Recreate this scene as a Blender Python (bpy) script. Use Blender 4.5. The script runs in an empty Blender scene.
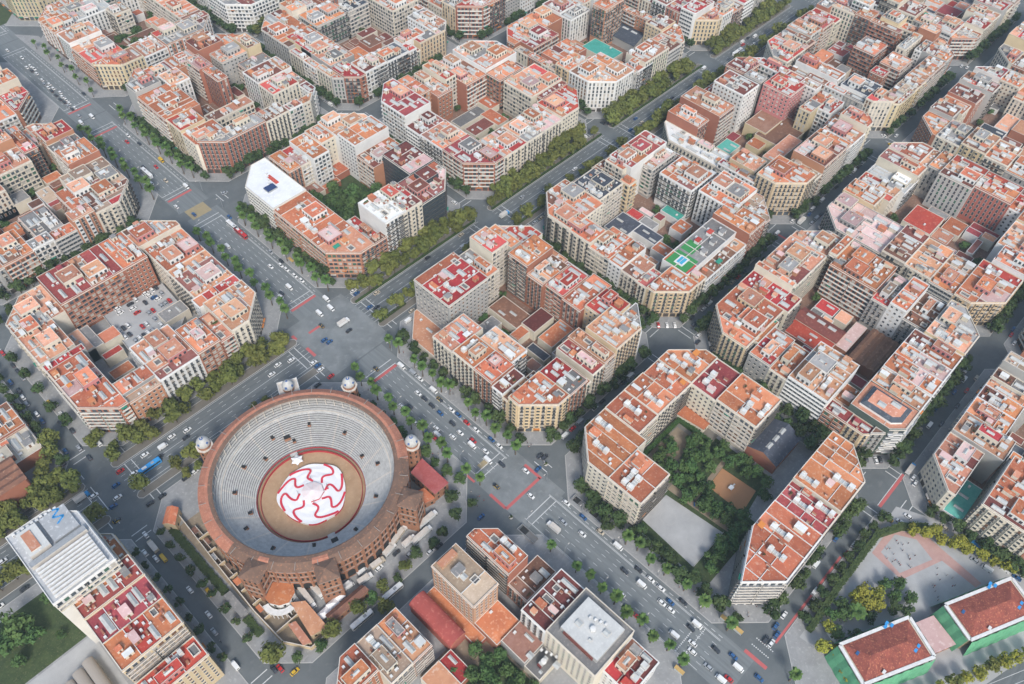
import bpy, math, random
from mathutils import Vector, Matrix
R = math.radians
sc = bpy.context.scene
COL = sc.collection

# ---------------------------------------------------------------- camera, sky, sun, exposure
cam_d = bpy.data.cameras.new('camera')
cam = bpy.data.objects.new('camera', cam_d)
COL.objects.link(cam)
CAM = Vector((-153.75, -281.22, 375.25))
cam.location = CAM
cam.rotation_euler = (0.670831, -0.023753, -0.805174)
cam_d.sensor_width = 36
cam_d.lens = 825.78 / 1024 * 36
cam_d.clip_start = 1
cam_d.clip_end = 6000
sc.camera = cam

world = bpy.data.worlds.new('World')
sc.world = world
world.use_nodes = True
wn = world.node_tree
wn.nodes.clear()
sky = wn.nodes.new('ShaderNodeTexSky')
sky.sky_type = 'NISHITA'
sky.sun_disc = False
SUN_EL, SUN_AZ = 43, 216          # azimuth measured clockwise from +Y
sky.sun_elevation = R(SUN_EL)
sky.sun_rotation = R(SUN_AZ)
sky.air_density = 1.3
sky.dust_density = 2.2
sky.ozone_density = 0.8
bg = wn.nodes.new('ShaderNodeBackground')
bg.inputs['Strength'].default_value = 0.15
wo = wn.nodes.new('ShaderNodeOutputWorld')
wn.links.new(sky.outputs[0], bg.inputs[0])
wn.links.new(bg.outputs[0], wo.inputs[0])
sun_d = bpy.data.lights.new('sun', 'SUN')
sun_d.energy = 2.1
sun_d.angle = R(14)
sun_d.color = (1.0, 0.98, 0.95)
sun = bpy.data.objects.new('sun', sun_d)
COL.objects.link(sun)
_d = Vector((math.sin(R(SUN_AZ)) * math.cos(R(SUN_EL)), math.cos(R(SUN_AZ)) * math.cos(R(SUN_EL)), math.sin(R(SUN_EL))))
sun.rotation_euler = _d.to_track_quat('Z', 'Y').to_euler()
sun.location = (0, 0, 900)
sc.view_settings.view_transform = 'Standard'
sc.view_settings.look = 'None'
sc.view_settings.gamma = 1
sc.view_settings.use_curve_mapping = False
sc.view_settings.exposure = 0.46
sc.cycles.max_bounces = 5
sc.cycles.diffuse_bounces = 2
sc.cycles.glossy_bounces = 2
sc.cycles.transmission_bounces = 2
sc.cycles.volume_bounces = 1
sc.cycles.transparent_max_bounces = 4
sc.cycles.use_denoising = True

# ---------------------------------------------------------------- materials
MATS = {}
def mat(name, c, rough=.85, c2=None, scale=.25, amt=.35, spec=.3, fine=0, metal=0, objvar=0, c3=None, stretch=None):
    """noise-mottled material: c base, c2 blotch tone"""
    if name in MATS: return MATS[name]
    m = bpy.data.materials.new(name)
    m.use_nodes = True
    nt = m.node_tree
    b = nt.nodes['Principled BSDF']
    b.inputs['Roughness'].default_value = rough
    b.inputs['Specular IOR Level'].default_value = spec
    b.inputs['Metallic'].default_value = metal
    geo = nt.nodes.new('ShaderNodeNewGeometry')
    src = None
    if c2 is None and not objvar:
        b.inputs['Base Color'].default_value = (*c, 1)
    else:
        if c2 is None: c2 = tuple(v * .85 for v in c)
        n = nt.nodes.new('ShaderNodeTexNoise')
        n.inputs['Scale'].default_value = scale
        n.inputs['Detail'].default_value = 5
        n.inputs['Roughness'].default_value = .65
        pos = geo.outputs['Position']
        if stretch:
            vm = nt.nodes.new('ShaderNodeVectorMath'); vm.operation = 'MULTIPLY'; vm.inputs[1].default_value = stretch
            nt.links.new(pos, vm.inputs[0]); pos = vm.outputs[0]
        nt.links.new(pos, n.inputs['Vector'])
        r = nt.nodes.new('ShaderNodeValToRGB')
        r.color_ramp.elements[0].position = .5 - amt * .5
        r.color_ramp.elements[1].position = .5 + amt * .5
        r.color_ramp.elements[0].color = (*c2, 1)
        r.color_ramp.elements[1].color = (*c, 1)
        nt.links.new(n.outputs[0], r.inputs[0])
        src = r.outputs[0]
        if c3 is not None:
            n3 = nt.nodes.new('ShaderNodeTexNoise')
            n3.inputs['Scale'].default_value = scale * 4.3
            n3.inputs['Detail'].default_value = 3
            nt.links.new(geo.outputs['Position'], n3.inputs['Vector'])
            r3 = nt.nodes.new('ShaderNodeValToRGB')
            r3.color_ramp.elements[0].position = .56
            r3.color_ramp.elements[1].position = .70
            r3.color_ramp.elements[0].color = (0, 0, 0, 1)
            r3.color_ramp.elements[1].color = (.75, .75, .75, 1)
            nt.links.new(n3.outputs[0], r3.inputs[0])
            mx = nt.nodes.new('ShaderNodeMix'); mx.data_type = 'RGBA'
            nt.links.new(r3.outputs[0], mx.inputs[0])
            nt.links.new(src, mx.inputs[6])
            mx.inputs[7].default_value = (*c3, 1)
            src = mx.outputs[2]
        if objvar:
            oi = nt.nodes.new('ShaderNodeObjectInfo')
            hv = nt.nodes.new('ShaderNodeHueSaturation')
            mr = nt.nodes.new('ShaderNodeMapRange')
            mr.inputs[3].default_value = 1 - objvar
            mr.inputs[4].default_value = 1 + objvar
            nt.links.new(oi.outputs['Random'], mr.inputs[0])
            nt.links.new(mr.outputs[0], hv.inputs['Value'])
            mr2 = nt.nodes.new('ShaderNodeMapRange')
            mr2.inputs[3].default_value = .5 - objvar * .06
            mr2.inputs[4].default_value = .5 + objvar * .06
            mm = nt.nodes.new('ShaderNodeMath'); mm.operation = 'FRACT'
            m7 = nt.nodes.new('ShaderNodeMath'); m7.operation = 'MULTIPLY'; m7.inputs[1].default_value = 7.31
            nt.links.new(oi.outputs['Random'], m7.inputs[0]); nt.links.new(m7.outputs[0], mm.inputs[0])
            nt.links.new(mm.outputs[0], mr2.inputs[0]); nt.links.new(mr2.outputs[0], hv.inputs['Hue'])
            nt.links.new(src, hv.inputs['Color'])
            src = hv.outputs[0]
        nt.links.new(src, b.inputs['Base Color'])
    if fine:
        bp = nt.nodes.new('ShaderNodeBump')
        bp.inputs['Strength'].default_value = .6
        bp.inputs['Distance'].default_value = fine
        n2 = nt.nodes.new('ShaderNodeTexNoise')
        n2.inputs['Scale'].default_value = 2.5
        n2.inputs['Detail'].default_value = 4
        nt.links.new(geo.outputs['Position'], n2.inputs['Vector'])
        nt.links.new(n2.outputs[0], bp.inputs['Height'])
        nt.links.new(bp.outputs[0], b.inputs['Normal'])
    MATS[name] = m
    return m

ROOF = {  # base, blotch, light patch
    'o': ((.58, .205, .095), (.41, .135, .07), (.62, .35, .23)),
    'p': ((.60, .30, .18), (.46, .20, .12), (.65, .45, .35)),
    'r': ((.50, .065, .05), (.36, .055, .045), (.55, .17, .12)),
    'm': ((.36, .07, .07), (.27, .055, .055), (.45, .14, .12)),
    'd': ((.22, .07, .055), (.15, .055, .045), (.30, .13, .10)),
    'g': ((.27, .26, .25), (.19, .185, .18), (.40, .36, .33)),
    'w': ((.66, .66, .63), (.54, .54, .52), (.72, .71, .68)),
    'b': ((.24, .115, .075), (.155, .08, .06), (.33, .19, .13)),
    'k': ((.075, .085, .105), (.05, .055, .07), (.14, .15, .17)),
    'y': ((.41, .30, .215), (.31, .225, .165), (.52, .41, .31)),
    'n': ((.07, .33, .27), (.05, .26, .21), (.12, .40, .33)),
    'l': ((.62, .43, .40), (.52, .34, .31), (.70, .55, .52)),
    'x': ((.72, .72, .71), (.60, .60, .60), (.76, .75, .72)),
    's': ((.50, .45, .36), (.40, .36, .29), (.58, .53, .45)),
    'S': ((.42, .43, .44), (.32, .33, .34), (.62, .62, .62)),
}
ROOF_NAME = dict(o='orange tiled', p='pale pink tiled', r='bright red', m='crimson', d='dark maroon', g='grey', w='white', b='brown tiled', k='dark slate', y='sandy', x='bright white', n='turquoise', l='pale lilac', s='pale stone', S='grey slatted')
WALL = {
    'c': ((.66, .60, .49), (.52, .47, .38)), 'w': ((.72, .71, .68), (.56, .55, .53)), 't': ((.62, .49, .31), (.50, .39, .25)),
    'b': ((.36, .15, .09), (.28, .115, .075)), 'o': ((.47, .22, .13), (.38, .18, .11)), 'g': ((.42, .41, .39), (.33, .32, .30)),
    'k': ((.34, .33, .31), (.26, .255, .25)), 'p': ((.50, .21, .19), (.42, .17, .155)), 'y': ((.58, .49, .30), (.48, .40, .25)),
    'B': ((.38, .155, .095), (.30, .125, .08)), 'O': ((.54, .33, .21), (.44, .27, .17)), 'W': ((.68, .66, .60), (.57, .55, .50)), 'V': ((.09, .12, .10), (.06, .08, .07)),
    'r': ((.40, .13, .09), (.32, .11, .08)), 'd': ((.045, .05, .06), (.03, .035, .04)),
}
WALL_NAME = dict(c='cream', w='white', t='ochre', b='red brick', o='orange brick', g='grey', k='grey stone', p='pink', y='yellow', B='white-balconied brick', O='orange and white striped', W='white banded', V='wavy-balconied', r='red', d='black glass')
for k, (a, b_, c_) in ROOF.items(): mat('roof_' + k, a, .9, b_, .16, .4, .2, c3=c_, objvar=.15)
for k, (a, b_, c_) in ROOF.items():
    f = .76
    mat('roof_' + k + '2', tuple(v * f for v in a), .9, tuple(v * f for v in b_), .22, .4, .2, c3=tuple(v * f for v in c_), objvar=.15)
    mat('roof_' + k + '3', tuple(min(.85, v * 1.1 + .06) for v in a), .9, a, .22, .4, .2, c3=tuple(min(.9, v * 1.1) for v in c_), objvar=.12)
for k, (a, b_) in WALL.items(): mat('wall_' + k, a, .85, b_, .12, .5, .25, objvar=.1)
mat('glass_dark', (.035, .045, .055), .25, (.07, .08, .09), .9, .3, .6)
mat('glass_mid', (.10, .12, .14), .3, (.05, .06, .07), .9, .3, .6)
mat('blind', (.48, .45, .40), .8, (.36, .33, .29), .9, .3)
mat('shutter_green', (.06, .13, .09), .8)
mat('shutter_brown', (.16, .085, .05), .8)
mat('shop', (.045, .042, .04), .6, (.10, .08, .07), .5, .3)
mat('trim', (.66, .60, .52), .85, (.52, .47, .41), .5, .4)
mat('trim_dark', (.30, .27, .24), .85)
mat('railing', (.05, .05, .05), .5, (.10, .09, .08), 1.1, .3)
mat('awning_green', (.03, .24, .16), .8)
mat('awning_orange', (.55, .20, .05), .8)
mat('white_paint', (.74, .735, .71), .7, (.54, .52, .49), .6, .5)
mat('off_white', (.62, .58, .52), .8, (.48, .43, .38), .5, .5)
mat('glazing', (.50, .51, .49), .45, (.36, .37, .36), .9, .4, .5)
mat('dark_void', (.03, .03, .03), .9)
mat('metal_grey', (.34, .35, .36), .5, (.24, .25, .26), .8, .4)
mat('solar_blue', (.03, .05, .13), .3)
mat('pool_blue', (.06, .38, .55), .15, (.05, .30, .48), .8, .4)
mat('turf_green', (.05, .26, .08), .9, (.04, .20, .06), .8, .4)
mat('plant_green', (.05, .10, .025), .9, (.03, .065, .018), 1.2, .4)
mat('asphalt', (.145, .158, .16), .9, (.108, .119, .122), .07, .35, .3, c3=(.15, .16, .161))
mat('asphalt_worn', (.215, .228, .228), .9, (.145, .157, .158), .07, .3, .3, c3=(.23, .24, .238))
mat('asphalt_avenue', (.195, .21, .211), .9, (.145, .158, .16), .55, .3, .3, c3=(.195, .207, .207), stretch=(1, .04, 1))
mat('asphalt_dark', (.16, .173, .175), .9, (.10, .11, .112), .55, .4, c3=(.17, .177, .184), stretch=(.04, 1, 1))
mat('pavement', (.31, .31, .305), .9, (.24, .24, .238), .16, .35, c3=(.37, .37, .36))
mat('median_soil', (.20, .18, .155), .95, (.14, .13, .11), .2, .5)
mat('kerb', (.42, .41, .39), .9)
mat('marking', (.68, .68, .66), .8, (.48, .48, .47), .6, .6)
mat('red_lane', (.50, .12, .115), .85, (.42, .11, .105), .3, .5)
mat('yellow_box', (.36, .28, .15), .9, (.27, .23, .15), .4, .5)
mat('grass', (.06, .085, .032), .95, (.035, .055, .022), .3, .3, c3=(.12, .12, .06))
mat('dirt', (.30, .235, .165), .95, (.22, .175, .125), .12, .5, c3=(.36, .30, .22))
mat('orange_dirt', (.42, .21, .10), .95, (.34, .18, .09), .2, .5)
mat('court_grey', (.43, .43, .42), .9, (.31, .308, .305), .1, .5)
mat('court_pink', (.50, .33, .29), .9, (.40, .235, .205), .2, .5)
mat('arena_sand', (.47, .32, .20), .95, (.35, .22, .125), .15, .5, c3=(.47, .32, .19))
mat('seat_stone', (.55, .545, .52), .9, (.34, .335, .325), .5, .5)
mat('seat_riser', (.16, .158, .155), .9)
mat('ring_brick', (.34, .165, .095), .9, (.25, .12, .075), .18, .5, c3=(.42, .25, .15))
mat('ring_tile_old', (.20, .12, .085), .95, (.125, .08, .06), .22, .5, c3=(.34, .17, .10))
mat('ring_tile_new', (.46, .19, .12), .9, (.33, .14, .09), .3, .35, c3=(.52, .28, .2))
mat('tarp_white', (.84, .83, .82), .6, (.76, .76, .76), .2, .4)
mat('tarp_red', (.62, .04, .07), .6)
mat('tarp_pink', (.78, .62, .60), .6, (.80, .76, .75), .5, .5)
mat('barrier_red', (.42, .04, .05), .7)
mat('dome_white', (.50, .49, .46), .5, (.36, .36, .35), .7, .4)
mat('dome_blue', (.06, .12, .28), .5)
mat('bark', (.16, .13, .10), .95, (.10, .08, .065), 1.2, .4)
mat('leaf_plane', (.17, .18, .045), .9, (.075, .092, .024), .35, .5, .2, objvar=.22)
mat('leaf_dark', (.068, .10, .034), .9, (.033, .056, .02), .35, .5, .2, objvar=.25)
mat('leaf_park', (.09, .15, .045), .9, (.042, .08, .026), .35, .5, .2, objvar=.25)
mat('leaf_palm', (.13, .20, .055), .9, (.05, .11, .03), .6, .4, .2, objvar=.15)
mat('leaf_yellow', (.30, .28, .04), .9, (.17, .18, .03), .4, .5, .2, objvar=.15)
mat('net_green', (.14, .40, .22), .8, (.08, .26, .14), .3, .5)
mat('tyre', (.02, .02, .02), .8)
CARC = dict(W=(.72, .72, .70), D=(.045, .05, .06), B=(.03, .10, .24), R=(.48, .03, .03), S=(.33, .35, .37), Y=(.60, .38, .03), E=(.50, .43, .33), L=(.04, .28, .60), U=(.62, .62, .60))
CARN = dict(W='white', D='dark', B='blue', R='red', S='silver', Y='yellow', E='beige', L='bright blue', U='grey')
for k, c in CARC.items(): mat('paint_' + k, c, .35, spec=.5)
mat('car_glass', (.03, .035, .04), .12, spec=.7)
mat('cloth_dark', (.05, .05, .07), .9); mat('cloth_red', (.4, .05, .05), .9); mat('cloth_pale', (.5, .48, .45), .9); mat('skin', (.45, .28, .2), .7)

# ---------------------------------------------------------------- mesh helpers
class MB:
    def __init__(s): s.v = []; s.f = []; s.m = []; s.mats = []; s.mi = {}
    def mid(s, name):
        if name not in s.mi: s.mi[name] = len(s.mats); s.mats.append(name)
        return s.mi[name]
    def face(s, pts, m):
        n = len(s.v); s.v.extend(pts); s.f.append(tuple(range(n, n + len(pts)))); s.m.append(s.mid(m))
    def box(s, x0, y0, z0, x1, y1, z1, m, top=None, bottom=False):
        n = len(s.v); k = s.mid(m); t = s.mid(top or m)
        s.v += [(x0, y0, z0), (x1, y0, z0), (x1, y1, z0), (x0, y1, z0), (x0, y0, z1), (x1, y0, z1), (x1, y1, z1), (x0, y1, z1)]
        s.f += [(n, n+1, n+5, n+4), (n+1, n+2, n+6, n+5), (n+2, n+3, n+7, n+6), (n+3, n, n+4, n+7), (n+4, n+5, n+6, n+7)]
        s.m += [k, k, k, k, t]
        if bottom: s.f.append((n+3, n+2, n+1, n)); s.m.append(k)
    def obox(s, o, u, w, a0, a1, b0, b1, z0, z1, m, top=None, bottom=True):
        """box in the frame origin o, along u (a), outward w (b)"""
        n = len(s.v); k = s.mid(m); t = s.mid(top or m)
        P = [(o[0] + u[0]*a + w[0]*b, o[1] + u[1]*a + w[1]*b) for a, b in ((a0, b0), (a1, b0), (a1, b1), (a0, b1))]
        s.v += [(p[0], p[1], z0) for p in P] + [(p[0], p[1], z1) for p in P]
        F = [(n, n+1, n+5, n+4), (n+1, n+2, n+6, n+5), (n+2, n+3, n+7, n+6), (n+3, n, n+4, n+7), (n+4, n+5, n+6, n+7)]
        if bottom: F.append((n+3, n+2, n+1, n))
        s.f += F; s.m += [k, k, k, k, t] + ([k] if bottom else [])
    def prism(s, poly, z0, z1, m, top=None):
        n = len(s.v); L = len(poly)
        s.v += [(x, y, z0) for x, y in poly] + [(x, y, z1) for x, y in poly]
        k = s.mid(m)
        for i in range(L):
            j = (i + 1) % L
            s.f.append((n + i, n + j, n + L + j, n + L + i)); s.m.append(k)
        s.f.append(tuple(range(n + L, n + 2 * L))); s.m.append(s.mid(top or m))
    def cyl(s, x, y, r0, r1, z0, z1, m, n=10, top=None):
        P = [(math.cos(2*math.pi*i/n), math.sin(2*math.pi*i/n)) for i in range(n)]
        b = len(s.v); k = s.mid(m)
        s.v += [(x + r0*c, y + r0*q, z0) for c, q in P] + [(x + r1*c, y + r1*q, z1) for c, q in P]
        for i in range(n):
            j = (i + 1) % n
            s.f.append((b+i, b+j, b+n+j, b+n+i)); s.m.append(k)
        s.f.append(tuple(range(b+n, b+2*n))); s.m.append(s.mid(top or m))
    def tube(s, a, b, r0, r1, m, n=6):
        a = Vector(a); b = Vector(b); d = (b - a).normalized()
        x = d.orthogonal().normalized(); y = d.cross(x)
        k0 = len(s.v); k = s.mid(m)
        for p, r in ((a, r0), (b, r1)):
            for i in range(n):
                t = 2*math.pi*i/n
                q = p + x*math.cos(t)*r + y*math.sin(t)*r
                s.v.append(tuple(q))
        for i in range(n):
            j = (i+1) % n
            s.f.append((k0+i, k0+j, k0+n+j, k0+n+i)); s.m.append(k)
    def mesh(s, name):
        me = bpy.data.meshes.new(name)
        me.from_pydata(s.v, [], s.f)
        for t in s.mats: me.materials.append(MATS[t])
        me.polygons.foreach_set('material_index', s.m)
        return me
    def build(s, name, parent=None, loc=(0, 0, 0)):
        return link(name, s.mesh(name), parent, loc)

def link(name, data, parent=None, loc=(0, 0, 0), rz=0, scale=None):
    o = bpy.data.objects.new(name, data)
    COL.objects.link(o)
    o.location = loc
    if rz: o.rotation_euler = (0, 0, rz)
    if scale: o.scale = scale
    if parent: o.parent = parent
    return o
LABELS = {}
def tag(o, label, cat, group=None, kind=None):
    o['label'] = label
    if cat: o['category'] = cat
    if group: o['group'] = group
    if kind: o['kind'] = kind
    LABELS.setdefault(label, []).append(o.name)
    return o
def thing(name, label, cat, loc=(0, 0, 0), rz=0, group=None):
    return tag(link(name, None, None, loc, rz), label, cat, group)
def structure(o):
    o['kind'] = 'structure'; return o
ORD = ['zeroth', 'first', 'second', 'third', 'fourth', 'fifth', 'sixth', 'seventh', 'eighth', 'ninth', 'tenth', 'eleventh', 'twelfth', 'thirteenth', 'fourteenth', 'fifteenth', 'sixteenth', 'seventeenth', 'eighteenth', 'nineteenth', 'twentieth'] 
def ordn(n):
    if n <= 20: return ORD[n]
    t = {2: 'twenty', 3: 'thirty', 4: 'forty', 5: 'fifty', 6: 'sixty', 7: 'seventy', 8: 'eighty', 9: 'ninety'}
    if n % 10 == 0: return t[n // 10][:-1] + 'ieth'
    return t[n // 10] + '-' + ORD[n % 10]

# ---------------------------------------------------------------- the street grid
BX = {-2: (-268, -155), -1: (-132, -24), 0: (25, 123), 1: (138.5, 252), 2: (264, 377), 3: (393, 508), 4: (526, 640)}
BY = {-5: (556, 670), -4: (422, 536), -3: (289, 403), -2: (155, 270), -1: (18, 128), 0: (-140, -28), 1: (-275, -158), 2: (-400, -292)}
CH = 14.5
BN = {(0, 0): 'sunken-court block', (0, 1): 'park block', (1, 0): 'rooftop-pool block', (1, 1): 'striped-hall block', (-1, -1): 'car-park block', (0, -1): 'white-slab block',
      (1, -1): 'crimson-corner block', (0, -2): 'curved-brick block', (2, 0): 'turquoise-court block', (1, -2): 'slate-roof block', (2, -1): 'green-terrace block', (3, 0): 'yellow-corner block',
      (2, 1): 'lilac-roof block', (1, 2): 'green-canopy block', (-1, 1): 'barrel-roof block', (-2, 0): 'slatted-tower block', (-2, -1): 'brick-church block', (-1, -2): 'tan-roof block',
      (0, -3): 'yellow-facade block', (-1, 0): 'bullring', (0, 2): 'school yard', (-1, -3): 'plaza-side block', (0, -4): 'roundabout block', (1, -3): 'hazy white block', (2, -2): 'top-middle block',
      (3, -1): 'ribbed-tower block', (4, 0): 'far corner block', (3, 1): 'staggered-balcony block', (4, 1): 'outermost block', (2, 2): 'edge block', (4, -1): 'far boulevard block', (2, -3): 'hazy middle block', (3, -2): 'distant boulevard block', (1, -4): 'distant north block', (-2, -2): 'outer west block',
      (-2, 1): 'lower corner block', (5, 0): 'horizon block', (5, 1): 'farthest block', (-1, -4): 'plaza corner block', (3, 2): 'outer east block', (-2, -3): 'far plaza block', (4, 2): 'last block', (0, -5): 'distant plaza block', (5, -1): 'farthest boulevard block', (4, -2): 'boulevard-end block', (2, -4): 'hazy far block', (-1, 2): 'lower block', (0, 3): 'lowest block', (1, 3): 'under-frame block', (1, -5): 'haze block', (-2,2):'low block', (-3,0):'west block', (-3,-1):'west church block'}
def bn(b): return BN.get(b, 'distant block')
def clip(poly, a, b, c):
    """keep a*x+b*y<=c"""
    out = []
    for i in range(len(poly)):
        p, q = poly[i], poly[(i + 1) % len(poly)]
        dp, dq = a*p[0] + b*p[1] - c, a*q[0] + b*q[1] - c
        if dp <= 1e-6: out.append(p)
        if (dp < -1e-6 and dq > 1e-6) or (dp > 1e-6 and dq < -1e-6):
            t = dp / (dp - dq); out.append((p[0] + (q[0]-p[0])*t, p[1] + (q[1]-p[1])*t))
    r = []
    for p in out:
        if not r or abs(p[0]-r[-1][0]) + abs(p[1]-r[-1][1]) > .05: r.append(p)
    if len(r) > 1 and abs(r[0][0]-r[-1][0]) + abs(r[0][1]-r[-1][1]) < .05: r.pop()
    return r
def octo(x0, y0, x1, y1, c=CH):
    if not isinstance(c, tuple): c = (c,) * 4
    a, b, d, e = c    # SW SE NE NW
    return [(x0+a, y0), (x1-b, y0), (x1, y0+b), (x1, y1-d), (x1-d, y1), (x0+e, y1), (x0, y1-e), (x0, y0+a)]
def clip_octo(poly, x0, y0, x1, y1, c=CH):
    poly = clip(poly, -1, -1, -(x0 + y0 + c)); poly = clip(poly, 1, 1, x1 + y1 - c)
    poly = clip(poly, 1, -1, x1 - y0 - c); poly = clip(poly, -1, 1, y1 - x0 - c)
    return poly
def inside(poly, x, y, mrg=0):
    for i in range(len(poly)):
        p, q = poly[i], poly[(i+1) % len(poly)]
        L = math.hypot(q[0]-p[0], q[1]-p[1]) or 1
        if ((q[0]-p[0])*(y-p[1]) - (q[1]-p[1])*(x-p[0])) / L < mrg: return False
    return True
def inset(poly, d):
    """offset a convex CCW polygon inwards"""
    out = poly
    for i in range(len(poly)):
        p, q = poly[i], poly[(i+1) % len(poly)]
        L = math.hypot(q[0]-p[0], q[1]-p[1]) or 1
        n = ((q[1]-p[1]) / L, -(q[0]-p[0]) / L)
        out = clip(out, n[0], n[1], n[0]*p[0] + n[1]*p[1] - d)
        if len(out) < 3: return []
    return out
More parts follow.
